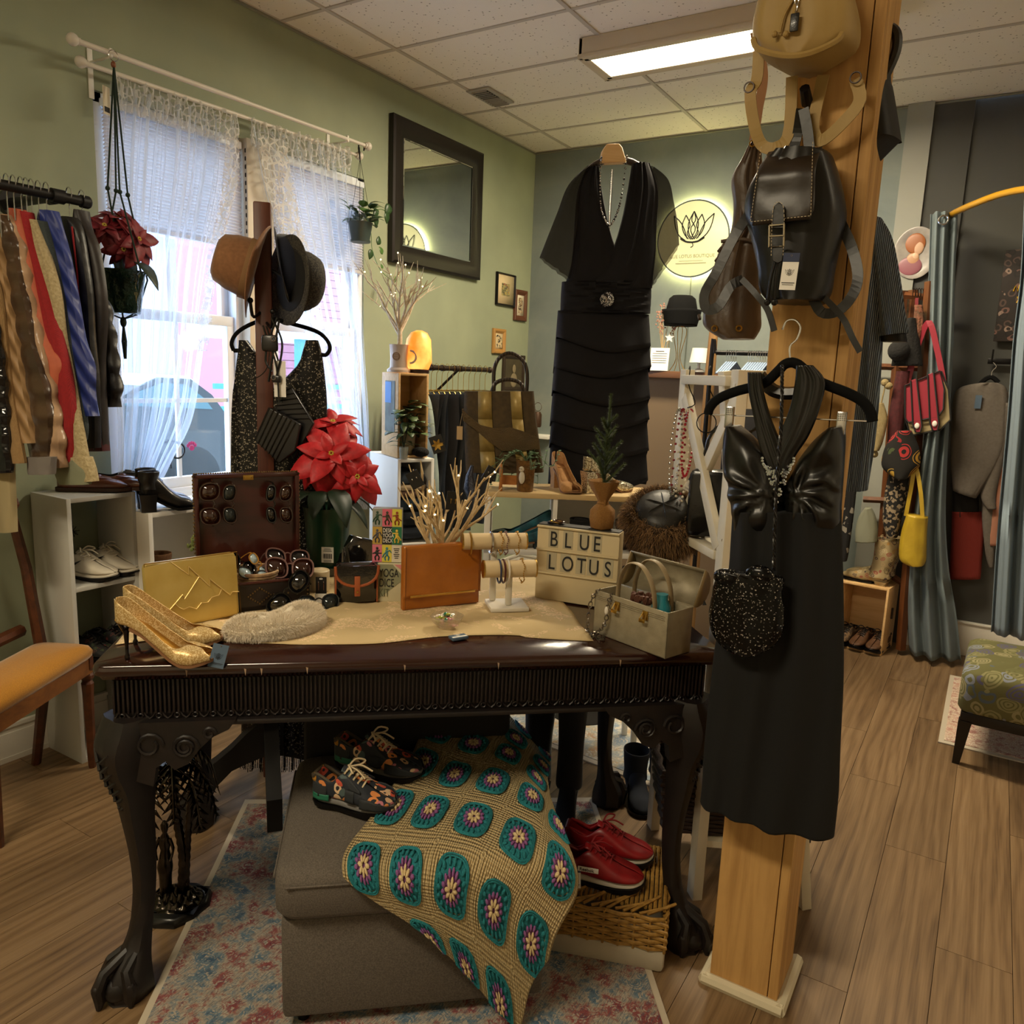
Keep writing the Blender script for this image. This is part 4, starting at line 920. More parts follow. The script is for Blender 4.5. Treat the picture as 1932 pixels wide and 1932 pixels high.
def shoe_sole(g, L, W, z0f, z1f, x0=0, x1=1, n=14, grow=1.03, toe=.7, i=None):
  wt = [(0, .3), (.03, .58), (.12, .74), (.35, .68), (.55, .86), (.72, 1), (.86, .94), (.95, toe), (1, .3)]; rings = []
  for k in range(n+1):
    u = lerp(x0, x1, k/n); hw = W/2*interp(wt, u)*grow; a, b = interp(z0f, u), interp(z1f, u); x = (u-.5)*L*1.02+.5*L
    rings.append([(x, -hw, a), (x, hw, a), (x, hw*1.0, b), (x, -hw*1.0, b)])
  g.loft(rings, True, True, i)
def laces(g, L, z, W, x0, x1, n, r=.0028, tops=None, bow=True):
  for k in range(n):
    u = lerp(x0, x1, k/(n-1)); zz = interp(tops, u)+.003; w = W*.24; g.tube([(u*L, -w, zz-.006), (u*L+.003, 0, zz+.004), (u*L+.006, w, zz-.006)], r, 5, flat=.7)
    if k < n-1: u2 = lerp(x0, x1, (k+1)/(n-1)); z2 = interp(tops, u2)+.003; g.tube([(u*L, -w, zz-.004), ((u+u2)/2*L, 0, (zz+z2)/2+.005), (u2*L, w, z2-.004)], r*.8, 5)
  if bow:
    u = x0; zz = interp(tops, u)+.006
    for q in (-1, 1):
      g.tube(smooth_path([(u*L, 0, zz), (u*L+.01, q*.018, zz+.014), (u*L+.028, q*.034, zz+.006), (u*L+.022, q*.022, zz), (u*L, 0, zz)], 14), r, 5)
      g.tube(smooth_path([(u*L, 0, zz), (u*L+.028, q*.012, zz+.003), (u*L+.055, q*.02, zz-.012)], 8), r*.9, 5)
SNT = [(0, .075), (.04, .085), (.12, .078), (.25, .064), (.33, .078), (.40, .098), (.5, .088), (.65, .068), (.8, .052), (.92, .044), (1, .03)]
SNS = [(0, .03), (.5, .022), (1, .03)]
SNG = [(0, .3), (.05, .62), (.12, .72), (.3, .6), (.38, .42), (.44, .22), (.6, .12), (.66, .0), (1, 0)]
def sneaker(nm, label, loc, rz, L, W, m_up, m_sole, m_lace, m_lin, extras=None, group=None, s=1, m_over=None):
  t = thing(nm, label, 'shoe', loc, rz, group)
  g = G(); shoe_upper(g, L, W, SNT, SNS, SNG, .66, 18); g.build('upper', [m_up, m_over or m_up], t, solid=.003, subsurf=1, ang=180)
  g = G(); shoe_sole(g, L, W, [(0, .006), (.1, .001), (.7, .0), (.9, .006), (1, .018)], [(0, .036), (.5, .026), (1, .034)], toe=.72); g.build('midsole', m_sole, t, subsurf=1, ang=180)
  g = G(); shoe_sole(g, L, W, [(0, .003), (.1, -.001), (.7, -.001), (.9, .003), (1, .015)], [(0, .008), (.5, .006), (1, .02)], grow=1.04, toe=.72); g.build('outsole', BLACKM, t)
  g = G(); laces(g, L, 0, W, .42, .64, 5, .0026, SNT); g.build('laces', m_lace, t)
  g = G(); g.grid(7, 7, lambda a, b: (L*(.36+.28*b), (a-.5)*W*.34*(1-.25*b), interp(SNT, .36+.28*b)+.002-.014*abs(a-.5)+(.014 if b < .1 else 0))); g.build('tongue', m_up, t, solid=.003)
  g = G(); g.grid(9, 5, lambda a, b: (L*(.03+.3*b), (a-.5)*W*.52, .034)); g.tube([(L*(.02+.34*k/8 if k <= 8 else .02), (W*.26)*sin(0)+W*.25*(1 if 1 else 0), interp(SNT, .34*k/8)-.004) for k in range(9)], .0045, 5); g.tube([(L*(.02+.34*k/8), -W*.25, interp(SNT, .34*k/8)-.004) for k in range(9)], .0045, 5); g.tube([(L*.02, W*.25*cos(PI*k/6), .077) for k in range(7)], .0045, 5); g.build('collar_lining', m_lin, t)
  if extras: extras(t, L, W)
  return t
def pump(nm, label, loc, rz, L, W, HH, m_up, m_in, m_heel, peep=True, block=False, group=None):
  t = thing(nm, label, 'shoe', loc, rz, group)
  zs = [(0, HH), (.15, HH*.97), (.3, HH*.78), (.45, HH*.48), (.6, HH*.18), (.7, .004), (.8, .002), (1, .012)]; tp = [(0, HH+.055), (.04, HH+.056), (.12, HH+.045), (.25, HH*.85+.035), (.4, HH*.58+.032), (.55, HH*.25+.034), (.68, .036), (.74, .044), (.8, .042), (.92, .034), (1, .022)]
  gp = [(0, .5), (.04, .7), (.12, .8), (.5, .82), (.66, .72), (.73, .3), (.76, .05), (.9, .0), (.93, .0 if not peep else .35), (1, .5 if peep else 0)]
  g = G(); wt_ = [(0, .05), (.02, .48), (.1, .66), (.3, .62), (.5, .72), (.7, .98), (.82, 1), (.93, .78), (1, .45 if peep else .05)]
  shoe_upper(g, L, W, tp, zs, gp, n=24, wt=wt_); g.build('upper', m_up, t, solid=.0022, subsurf=1, ang=180)
  g = G(); rings = []
  for k in range(20):
    u = .01+.96*k/19; hw = W/2*interp(wt_, u)*.86; z = interp(zs, u)+.006; rings.append([(u*L, -hw, z), (u*L, 0, z-.001), (u*L, hw, z)])
  g.loft(rings, False, False); g.build('insole', m_in, t, solid=.003, ang=180)
  g = G(); shoe_sole(g, L, W*.92, [(a, b-.004) for a, b in zs], [(a, b+.002) for a, b in zs], .2, 1); g.build('sole', mat('tan_sole', '7a5436', .6), t)
  g = G()
  if block: g.loft([[(x_*k_+.03, y_*k_, z) for x_, y_ in ((-.026, -.024), (.022, -.024), (.022, .024), (-.026, .024))] for z, k_ in ((0, .85), (HH*.5, .85), (HH*.97, 1.05))])
  else: g.lathe([(.005, 0), (.006, .008), (.0035, .014), (.0038, HH*.35), (.006, HH*.7), (.017, HH*.98), (.02, HH)], 12, c=(.022, 0, 0))
  g.build('heel', m_heel, t); return t
def boot(nm, label, loc, rz, L, W, SHH, SHW, HH, m_, m_in=None, group=None, lean=0, taper=1.0):
  "ankle or knee boot: foot plus shaft of height SHH"
  t = thing(nm, label, 'boot', loc, rz, group); m_in = m_in or mat('boot_lining', '5a4330', .8)
  zs = [(0, HH), (.25, HH*.9), (.5, HH*.35), (.65, .008), (1, .012)]; fz = [(.0, HH+.08), (.3, HH+.085), (.42, HH*.6+.08), (.55, HH*.3+.065), (.7, .058), (.85, .05), (1, .028)]
  g = G(); rings = []
  for k in range(19):
    u = k/18; hw = W/2*interp([(0, .1), (.03, .55), (.12, .74), (.35, .70), (.55, .84), (.72, 1), (.86, .9), (.95, .66), (1, .12)], u); z0, z1 = interp(zs, u), interp(fz, u); x = u*L
    rings.append([(x, hw*cos(a), (z0+z1)/2+(z1-z0)/2*math.copysign(abs(sin(a))**.8, sin(a))) for a in [2*PI*j/14 for j in range(14)]])
  g.loft(rings); g.build('foot', m_, t, subsurf=1, ang=180)
  g = G(); rings = []
  for k in range(13):
    u = k/12; z = HH+.03+u*(SHH-HH-.03); r_ = SHW/2*interp([(0, .92), (.15, .86), (.3, .84), (1, taper)], u); cx_ = L*.19+lean*u-.004+.012*sin(u*9)*.2
    rings.append([(cx_+r_*cos(a), r_*.86*sin(a), z) for a in [2*PI*j/18 for j in range(18)]])
  g.loft(rings, True, False); g.build('shaft', m_, t, solid=.004, subsurf=1, ang=180)
  g = G(); shoe_sole(g, L, W, [(a, b-.006) for a, b in zs], [(a, b+.004) for a, b in zs], .28, 1); g.build('sole', BLACKM, t)
  g = G(); g.loft([[(.03+x_*k_, y_*k_, z) for x_, y_ in ((-.03, -.024), (-.018, -.03), (.028, -.028), (.028, .028), (-.018, .03), (-.03, .024))] for z, k_ in ((0, .9), (HH*.5, .92), (HH+.012, 1.08))]); g.build('heel', m_, t)
  return t
BLKL = mat('black_leather', '141110', .35, kind='leather', col2='0c0a0a', scale=60, bump=.12, coat=.15)
# ---------------------------------------------------------------- mirror and frames on the sage wall
def wframe(nm, label, cat, q, fw, m_frame, m_inner, mat_w=0, m_matte=None, depth=.02, art=None, X=.012, sub=None):
  a, b = P(*q[0], x=X), P(*q[1], x=X); y0, y1 = min(a.y, b.y), max(a.y, b.y); z0, z1 = min(a.z, b.z), max(a.z, b.z); w, h = y1-y0, z1-z0
  t = thing(nm, label, cat, (.002, (y0+y1)/2, (z0+z1)/2), PI/2)
  g = G(); w2, h2 = w/2, h/2
  def rect(k, y): return [(-w2+k, y, -h2+k), (w2-k, y, -h2+k), (w2-k, y, h2-k), (-w2+k, y, h2-k)]
  g.loft([rect(0, -.001), rect(0, -depth*.8), rect(fw*.12, -depth), rect(fw*.5, -depth*1.02), rect(fw*.8, -depth*.7), rect(fw, -depth*.55), rect(fw, -.002)], True, False); g.build('frame', m_frame, t, ang=25)
  g = G(); g.add(rect(fw*.95, -depth*.4), [(0, 1, 2, 3)]);
  if m_matte: g.build('mount', m_matte, t, solid=.002)
  if m_inner:
    g = G(); k = fw*.95+mat_w; g.add(rect(k, -depth*.46), [(0, 1, 2, 3)]); g.build('mirror_glass' if cat == 'mirror' else 'picture', m_inner, t, smooth=False, solid=.001)
    if cat == 'mirror':
      g = G(); g.loft([rect(k+.001, -depth*.5), rect(k+.012, -depth*.5-.002)], True, False); g.build('bevel', m_inner, t, smooth=False)
  if art: art(t, w, h)
  return t
MIRR = mat('mirror_silver', 'd8dcd8', .02, 1)
wframe('wall_mirror', 'large rectangular mirror with wide dark bronze frame on the sage wall', 'mirror', ((737, 213), (900.5, 529)), .10, mat('bronze_frame', '1d1512', .35, .3), MIRR, 0, None, .04)
def artm(nm, pal, scale=60, cut=.6): return mat(nm, pal[0], .7, kind='floral', pal=pal, scale=scale, cut=cut, base=pal[0], rings=9)
wframe('framed_picture', 'thin black framed small picture with wide cream mount beside the corner', 'picture', ((938, 512), (970, 580)), .012, BLACKM, artm('art_a', ['8a8560', '5f5a35', 'b09a50', '3c3522', '8e4a35']), .055, mat('cream_mount', 'c9b48c', .8))
wframe('framed_picture', 'narrow brown framed picture hanging lowest right beside the corner', 'picture', ((972, 545), (992, 607)), .035, mat('brown_frame', '5a321c', .5), artm('art_b', ['b8a88a', '2c2018', '4a3020', '8a6a4a']), .02, mat('ivory_mount', 'd8ccb4', .8))
wframe('framed_picture', 'small honey pine framed picture of a dark plant silhouette', 'picture', ((931, 619), (952, 668)), .03, mat('honey_frame', 'a87c40', .5), artm('art_c', ['c9b48c', 'c9b48c', '1d1a14', '2a2418']), .012, mat('cream_mount', 'c9b48c', .8))
wframe('framed_portrait', 'dark framed brown portrait behind the striped tote bag handle', 'picture', ((950, 668), (987, 738)), .03, mat('antique_frame', '33261a', .4, .2), mat('sepia', '4f452f', .6, kind='noise', col2='3a3222', scale=9, bump=0), .0, None, .02, lambda t, w, h: G().ball((0, -.014, .03), (.022, .003, .03), 12, 8).ball((0, -.013, -.05), (.045, .003, .05), 12, 8).build('sitter', mat('sepia_light', '85765a', .7), t))
# ---------------------------------------------------------------- wall rail with jeans
JR0 = P(757, 691, x=.3); JR1 = P(924, 698, x=.3); jr = thing('wall_rail', 'bronze pipe clothes rail with round flange on the sage wall', 'rail', JR0)
L_ = (JR1-JR0).y; BRZ = mat('bronze_pipe', '2e211a', .4, .5)
G().tube([(0, -.02, 0), (0, L_, 0)], .014, 12).build('pipe', BRZ, jr); g = G()
for k in (.22, .3, .42, .56, .62): g.tube([(0, L_*k, 0), (0, L_*k+.02, 0)], .018, 12)
g.build('coupling', BRZ, jr)['kind'] = 'stuff'; G().ball((0, L_, 0), (.019, .014, .019), 12, 8).build('end_cap', BRZ, jr)
G().tube([(0, L_*.62, 0), (-.298, L_*.62, 0)], .014, 10).tube([(-.28, L_*.62, 0), (-.297, L_*.62, 0)], .042, 16).tube([(0, L_*.62, -.0), (-.297, L_*.62, -.25)], .008, 8).build('wall_arm', BRZ, jr)
JD = [mat('light_denim', '8c988e', .85, kind='noise', col2='5b6a70', scale=9, bump=.3), mat('black_denim', '1c1c1f', .9, kind='weave', col2='111114', scale=250), mat('charcoal_denim', '2c3034', .9, kind='noise', col2='1d2126', scale=14, bump=.4), mat('ink_denim', '1e2530', .9, kind='noise', col2='141a24', scale=14, bump=.4)]
for k in range(16):
  px = 763+k*10.2; py = 691+(px-757)*.042; Y = P(px, py, x=.3).y; z0 = JR0.z
  if k == 0:
    t = thing('jeans', 'faded pale blue bootcut jeans with blue swing tag hanging nearest the crate', 'jeans', (.3, Y, 0), 0, 'trousers on the wall rail'); pl = Pl((.3, Y, 0), 0)
    g = G(); rowloft(g, pl, [(741, 775, 803, 738), (765, 771, 812, 758), (800, 779, 818, 796), (850, 792, 822, 850), (900, 806, 826, 900), (960, 812, 826, 960), (1010, 812, 827, 1010)], .022, 24, 30, .6, .004, 4); g.build('legs', JD[0], t)
    px_ = pl(793, 775); G().box((px_[0], -.027, px_[1]), (.05, .002, .065), .001).build('pocket', mat('pocket_denim', '6f8088', .85), t)
    G().box((px_[0]+.004, -.031, px_[1]-.005), (.030, .002, .05)).build('swing_tag', mat('royal_card', '2b3566', .6), t)
  else:
    t = thing('trousers', 'dark trousers clipped on a gold wire hanger on the wall rail', 'trousers', (.3, Y, 0), 0, 'trousers on the wall rail')
    g = G(); zt = z0-.14; wd_ = .16+.02*sin(k*2.1); hem = .62+.05*sin(k*1.7)
    rings = []
    for j in range(14):
      u = j/13; z = lerp(zt, hem, u); w_ = lerp(wd_, wd_*.62, u)+.008*sin(u*9+k); d_ = .014+.005*sin(u*7+k*2); x_ = .02*sin(u*3+k)
      rings.append([(x_+w_*cos(a), d_*sin(a)*(1+.3*sin(3*a+k)), z) for a in [2*PI*q/20 for q in range(20)]])
    g.loft(rings); g.build('legs', JD[1+k % 3], t)
  g = G(); hook_(g, 0, 0, z0+.0, z0-.125, .0016, .018); g.tube([(-.10, 0, z0-.145), (-.09, 0, z0-.13), (0, 0, z0-.122), (.09, 0, z0-.13), (.10, 0, z0-.145)], .0018, 5); g.build('hanger', BRASS, t)
# ---------------------------------------------------------------- pine crate, salt lamp, twig tree, plants in crate
def open_box(t, w, d, h, th, m, front=True, back=True, shelves=(), m_edge=None, sides=True, name='panel'):
  "open-fronted box: x width, y depth, z height"
  P_ = [((-w/2+th/2, d/2, h/2), (th, d, h)), ((w/2-th/2, d/2, h/2), (th, d, h)), ((0, d/2, th/2), (w-2*th, d, th)), ((0, d/2, h-th/2), (w-2*th, d, th))]
  nms = ['side_panel', 'side_panel', 'bottom_panel', 'top_panel']
  for (c, s_), n_ in zip(P_, nms): G().box(c, s_, .001).build(n_, m, t)
  if back: G().box((0, d-.003, h/2), (w-2*th, .005, h-2*th)).build('back_panel', m, t)
  for z in shelves: G().box((0, d/2, z), (w-2*th, d-.002, th), .001).build('shelf', m, t)
CRX = 27*PI/180; cz = .0
wc = P(670, 1060, d=3.55)
# white cube shelf against the window wall with the pine crate on top
CZR = rad(62); kx, ky = rz_dir(CZR); C1 = P(749, 1000, d=3.4)+kx*.085; wcu = thing('cube_shelf', 'white open cube shelf holding folded clothes below the pine crate', 'shelf', (C1.x, C1.y, 0), CZR)
ztop = P(749, 864, d=3.4).z; open_box(wcu, .17, .34, ztop, .014, WHITEP, shelves=(ztop-.38, .28))
for k, (c_, h_) in enumerate((('2c3138', .06), ('1e2227', .07), ('24303b', .06), ('5a4030', .03), ('b79f80', .025), ('39434e', .05))):
  z_ = ztop-.36+[0, .06, .13, .19, .22, .245][k]
  o = thing('folded_clothes', '%s folded garment in the white cube shelf' % ['charcoal', 'black', 'navy', 'brown', 'beige', 'slate'][k], 'clothes', (C1.x, C1.y, 0), CZR, 'folded clothes in the white cube'); g = G(); g.box((0, .15, z_+h_/2), (.125, .27, h_), h_*.45)
  for i_, v_ in enumerate(g.v): g.v[i_] = (v_[0]+.008*vnoise(v_[0]*30, v_[2]*40, k), v_[1]-.01*vnoise(v_[0]*20, k), v_[2]+.006*vnoise(v_[0]*18, v_[1]*18, k))
  g.build('fabric', mat('fold_%d' % k, c_, .95), o)
cr_ = thing('pine_crate', 'pine plywood crate standing on end above the white cube with printed photo on its side', 'crate', C1-kx*.005+ky*.03, CZR)
chh = P(731, 745, d=3.42).z-P(731, 904, d=3.42).z; cr_.location.z = ztop+.002; open_box(cr_, .14, .19, chh, .010, PINE)
pc = thing('postcard', 'photo postcard of blue sky over dark mountains stuck on the crate side', 'postcard', cr_.location+V((0, 0, chh*.6)), CZR)
G().box((-.0715, .09, -.0), (.001, .11, .22)).build('card', mat('photo_print', '5b6b66', .5, kind='noise', col2='20272a', scale=18, bump=0), pc); G().box((-.0722, .11, .06), (.001, .07, .09)).build('sky_print', mat('sky_print', '2f7fd0', .5), pc)
PLS = mat('variegated_leaf', '6a7e4c', .45, kind='noise', col2='2c3d22', scale=55, bump=.3); rr = random.Random(11); ru = rr.uniform
def bushy(nm, label, loc, pr, ph, potm, n, rad, hh, L_, m_, seed, bias=(0, 0, 0), W=.5):
  rr = random.Random(seed); ru = rr.uniform; t = thing(nm, label, 'plant', loc); G().lathe([(pr*.8, 0), (pr*.85, .003), (pr, ph*.95), (pr*1.05, ph), (pr*.9, ph), (pr*.88, ph*.8)], 20).build('pot', potm, t)
  for k in range(n):
    a = ru(0, 2*PI); r_ = rad*ru(.25, 1); z = ph+hh*ru(.0, 1)*(1-.4*r_/rad); b = V((r_*cos(a)+bias[0]*rr.random(), r_*sin(a)+bias[1]*rr.random(), z+bias[2]*rr.random()))
    d = V((cos(a), sin(a), ru(-.3, .7))); l_ = L_*ru(.7, 1.2); G().leaf(b-d*l_*.3, d, (0, 0, 1), l_, l_*W, .4, .15, n=5).build('leaf', m_, t, solid=.0005)
  g = G()
  for k in range(min(n, 12)): a = ru(0, 2*PI); g.tube([(0, 0, ph*.8), (rad*.4*cos(a), rad*.4*sin(a), ph+hh*.5), (rad*.75*cos(a), rad*.75*sin(a), ph+hh*.5)], .0018, 4)
  o = g.build('stem', GRL, t); o['kind'] = 'stuff'; return t
cl = V(cr_.location); cd_, cn_ = kx, ky
bushy('leafy_plant', 'variegated ivy in cream pot standing inside the pine crate', cl+cn_*.06+V((0, 0, .012))+cd_*.0, .035, .09, mat('cream_pot', 'b5a380', .6), 46, .11, .17, .07, PLS, 4, W=.65)
bushy('leafy_sprig', 'tall pale variegated sprig in small glass at crate front corner', cl-cd_*.05-cn_*.02+V((0, 0, .0)), .02, .05, mat('clear_jar', 'b9c0b8', .1, alpha=.5), 18, .045, .19, .06, PLS, 9, W=.4)
sc_1 = thing('black_fur_hat', 'black fluffy hat lying beside the ivy at the crate', 'hat', cl-cn_*.005+cd_*.035+V((0, 0, .003)))
g = G(); g.ball((0, 0, .022), (.042, .03, .022), 18, 12); o = g.build('fur', mat('black_fur', '100d0c', 1, kind='noise', col2='1a1614', scale=180, bump=1, dist=.01), sc_1)
zc_t = V((0, 0, chh+.001))
lamp = thing('salt_lamp', 'glowing orange salt lamp on dark wooden base atop the pine crate', 'lamp', cl+zc_t+cd_*.045+cn_*.055)
G().lathe([(.045, 0), (.047, .004), (.047, .016), (.04, .018)], 20).build('base', DARKW, lamp)
SALT = mat('salt_glow', 'e88a3c', .5, emit=1.6, ecol='ff9838', kind='noise', col2='c9682a', scale=22, bump=.5); t = NT(SALT); v = t.coord(); n = t.noise(v, 9, 4); gr = t.add('ShaderNodeTexGradient'); t.lk(t.ramp(n, [(.35, 'e0701c'), (.6, 'ffb85a')]), t.b.inputs['Emission Color'])
g = G(); g.lathe([(.042, .017), (.055, .05), (.056, .10), (.05, .145), (.035, .172), (.012, .182)], 22, fn=lambda a, z: 1+.07*sin(3*a+z*30)+.05*sin(7*a-z*40)); g.build('salt_block', SALT, lamp)
l = bpy.data.lights.new('salt_lamp_light', 'POINT'); l.energy = 3.5; l.color = (1, .5, .15); l.shadow_soft_size = .05; o = bpy.data.objects.new('salt_lamp_light', l); COL.objects.link(o); o.location = cl+zc_t+cd_*.045+cn_*.055+V((-.1, .05, .12))
def twig_tree(nm, label, loc, H, rad, seed, m_, lights=14, pot=None, trunk=.011, lean=0, nb=7, levels=3):
  rr = random.Random(seed); ru = rr.uniform; t = thing(nm, label, 'decorative tree', loc); tips = []
  g = G(); th = H*.42; g.tube(smooth_path([(0, 0, 0), (.004, 0, th*.5), (0, .003, th)], 8), [trunk*(1-.25*k/7) for k in range(8)], 8); g.build('trunk', m_, t)
  def br(p, d, L_, r_, lev):
    g = G() if lev == 0 else br.g
    if lev == 0: br.g = g
    q = p+d*L_*.5+V((ru(-1, 1), ru(-1, 1), 0))*L_*.06; e = p+d*L_+V((0, 0, L_*.06))
    g.tube([tuple(p), tuple(q), tuple(e)], [r_, r_*.8, r_*.5], 5); tips.append(e); tips.append(q)
    if lev < levels-1:
      for k in range(2 if lev else 3):
        dd = (d+V((ru(-.7, .7), ru(-.7, .7), ru(-.1, .5)))).normalized(); br(q.lerp(e, ru(.0, .8)), dd, L_*ru(.5, .8), r_*.6, lev+1)
    if lev == 0: g.build('branch', m_, t)
  for k in range(nb):
    a = 2*PI*k/nb+ru(-.3, .3); el = ru(.7, 2.2); d = V((cos(a)*rad/H*2, sin(a)*rad/H*2, el)).normalized()
    br(V((0, 0, th*ru(.6, 1))), d, (H-th)*ru(.55, .8), trunk*.55, 0)
  LM = mat('fairy_bulb', 'ffe9b0', .4, emit=9, ecol='ffe2a0')
  rr.shuffle(tips)
  g = G()
  for p in tips[:lights]: g.ball(tuple(p), .0032, 6, 5)
  o = g.build('fairy_lights', LM, t); o['kind'] = 'stuff'; return t, tips
TW_ = mat('white_twig', 'cfc4b2', .7, kind='noise', col2='a89878', scale=80, bump=.3)
mg = cl+zc_t-cd_*.045+cn_*.06
mug = thing('white_mug', 'white ceramic mug with brown emblem and handle holding the lit twig tree', 'mug', mg, .42); MG = mat('white_glaze', 'c9b7aa', .25)
g = G(); g.lathe([(.036, 0), (.05, .002), (.05, .012), (.038, .022), (.036, .06), (.04, .115), (.042, .118), (.038, .117), (.034, .06), (.03, .012)], 24); g.build('cup', MG, mug); G().torus((.05, 0, .068), .026, .005, 'Y', 16, 6, -1.6, 1.6).build('handle', MG, mug)
g = G(); g.at((0, -.040, .068), (PI/2, 0, 0)).lathe([(.017, -.001), (.017, .002)], 20); g.at().build('emblem', mat('brown_print', '7a5a40', .6), mug)
g = G()
for k in range(5): g.box((0, -.0425, .057+k*.0055), (.024-.004*abs(k-2), .001, .002))
g.build('emblem_lines', MG, mug)
twig_tree('twig_tree', 'lit white twig tree rising from the mug on the pine crate', mg+V((0, 0, .012)), .46, .19, 21, TW_, 18, trunk=.012, nb=8)
# ---------------------------------------------------------------- shelf by the coats, with shoes
S0, S1 = P(155, 1441, z=0), P(95, 1408, z=0)
ds = (P(262, 1400, z=0)-S0); shx = .255; zt_ = P(126, 942, x=S0.x).z
ls = thing('cube_shelf', 'tall white three cube shelf beside the mustard chair', 'shelf', (S0.x, S0.y, 0), PI/2); ls.location = (S0.x+.002, S0.y+.13, 0)
open_box(ls, .262, .235, zt_, .016, mat('shelf_white', 'b9b7b0', .5), back=False, shelves=(zt_*.345, zt_*.665))
def on_shelf(y, z, x=.1): return V((S0.x-x, S0.y+.13+y, z))
LOAF = mat('oxblood_leather', '6b3a22', .3, kind='noise', col2='4b2415', scale=20, bump=.1, coat=.4)
LT_ = [(0, .058), (.1, .05), (.3, .04), (.42, .05), (.5, .058), (.65, .052), (.85, .042), (1, .022)]; LS_ = [(0, .014), (.5, .012), (1, .016)]; LG_ = [(0, .4), (.06, .68), (.3, .74), (.42, .66), (.47, .3), (.5, .05), (.55, 0), (1, 0)]
def loafer(label, loc, rz, m_, group=None, nm='loafer'):
  t = thing(nm, label, 'shoe', loc, rz, group); g = G(); shoe_upper(g, .26, .092, LT_, LS_, LG_, .7, 18); g.build('upper', m_, t, solid=.003, subsurf=1, ang=180)
  g = G(); shoe_sole(g, .262, .096, [(0, 0), (1, .004)], [(0, .015), (1, .017)]); g.build('sole', mat('brown_sole', '3a2114', .6), t)
  g = G(); g.grid(7, 4, lambda a, b: (.26*(.50+.09*b), (a-.5)*.075, interp(LT_, .5+.09*b)+.005-.03*(a-.5)**2*8)); g.build('strap', m_, t, solid=.003); g = G()
  pts = [(.26*(.5+.33*sin(k/10*PI)), (k/10-.5)*.075, interp(LT_, .5+.33*sin(k/10*PI))-.002) for k in range(11)]; g.tube(pts, .003, 5); g.build('apron_seam', m_, t); return t
loafer('brown leather penny loafer at front of the tall white shelf top', on_shelf(-.05, zt_+.001, .20), .75, LOAF, 'loafers on the tall white shelf'); loafer('second brown leather penny loafer behind its mate on shelf top', on_shelf(.03, zt_+.001, .17), .72, LOAF, 'loafers on the tall white shelf')
loafer('dark grey slip on shoe behind the loafers on shelf top', on_shelf(.08, zt_+.001, .22), 1.0, mat('dark_grey_suede', '2a2826', .9), nm='slip_on_shoe')
WLE = mat('white_leather', 'cfc6b4', .5);
def swoosh(t, L, W):
  for s_ in (-1,):
    g = G(); pts = [(.12, .052), (.17, .030), (.27, .030), (.40, .048), (.58, .064), (.40, .038), (.28, .020), (.17, .014), (.10, .030)]
    vs = [];
    for a, b in pts: hw = W/2*interp([(0, .05), (.03, .55), (.12, .72), (.35, .66), (.55, .84), (.72, 1)], a)*1.06+.002; vs.append((a*L, s_*hw, b*1.1+.008))
    g.add(vs, [tuple(range(len(vs)))]); g.build('side_stripe', INK, t, solid=.0016)
for k, (dy, lab) in enumerate(((-.045, 'white leather high top trainer with black curved side stripe on the middle shelf'), (.05, 'second white trainer standing behind its mate on the middle shelf'))):
  sneaker('white_trainer', lab, on_shelf(dy, zt_*.665+.011, .225+.01*k), .28, .255, .095, WLE, WLE, mat('white_lace', 'd8cfbc', .9), WLE, swoosh, 'white trainers')
for k, (x_, y_) in enumerate(((.20, -.05), (.20, .05))): sneaker('black_trainer', 'black floral trainer on the lower shelf of the tall white unit', on_shelf(y_, zt_*.345+.011, x_), .3, .24, .09, mat('dark_floral', '14110f', .7, kind='floral', pal=['14110f', '1d1815', '5b3a26', '3d4a2a', '6a2a24'], scale=60, base='100e0d'), BLACKM, BLACKM, BLACKM, None, 'dark floral trainers')
dl_ = thing('starburst_ornament', 'small black starburst ornament hanging in top cube of the tall shelf', 'ornament', on_shelf(-.08, zt_-.13, .06)); g = G(); g.tube([(0, 0, 0), (0, 0, .12)], .0015, 4)
for k in range(22): a, b = ru(0, 6.3), ru(-1.5, 1.5); g.tube([(0, 0, 0), (.022*cos(a)*cos(b), .022*sin(a)*cos(b), .022*sin(b))], .0012, 4)
g.build('burst', BLACKM, dl_)
# ---------------------------------------------------------------- chair with mustard velvet seat
MUS = mat('mustard_velvet', 'b87d14', .85, kind='noise', col2='a06a0e', scale=300, bump=.3, dist=.002, sheen=.5); CHW = mat('walnut_chair', '5b2f16', .4, kind='wood', col2='3a1c0d', scale=14, ax=0, bump=.05)
zs_ = .455; fr = P(183, 1222, z=zs_); ch = thing('dining_chair', 'carved walnut dining chair with mustard velvet seat at left edge', 'chair', (fr.x, fr.y, 0), 0)
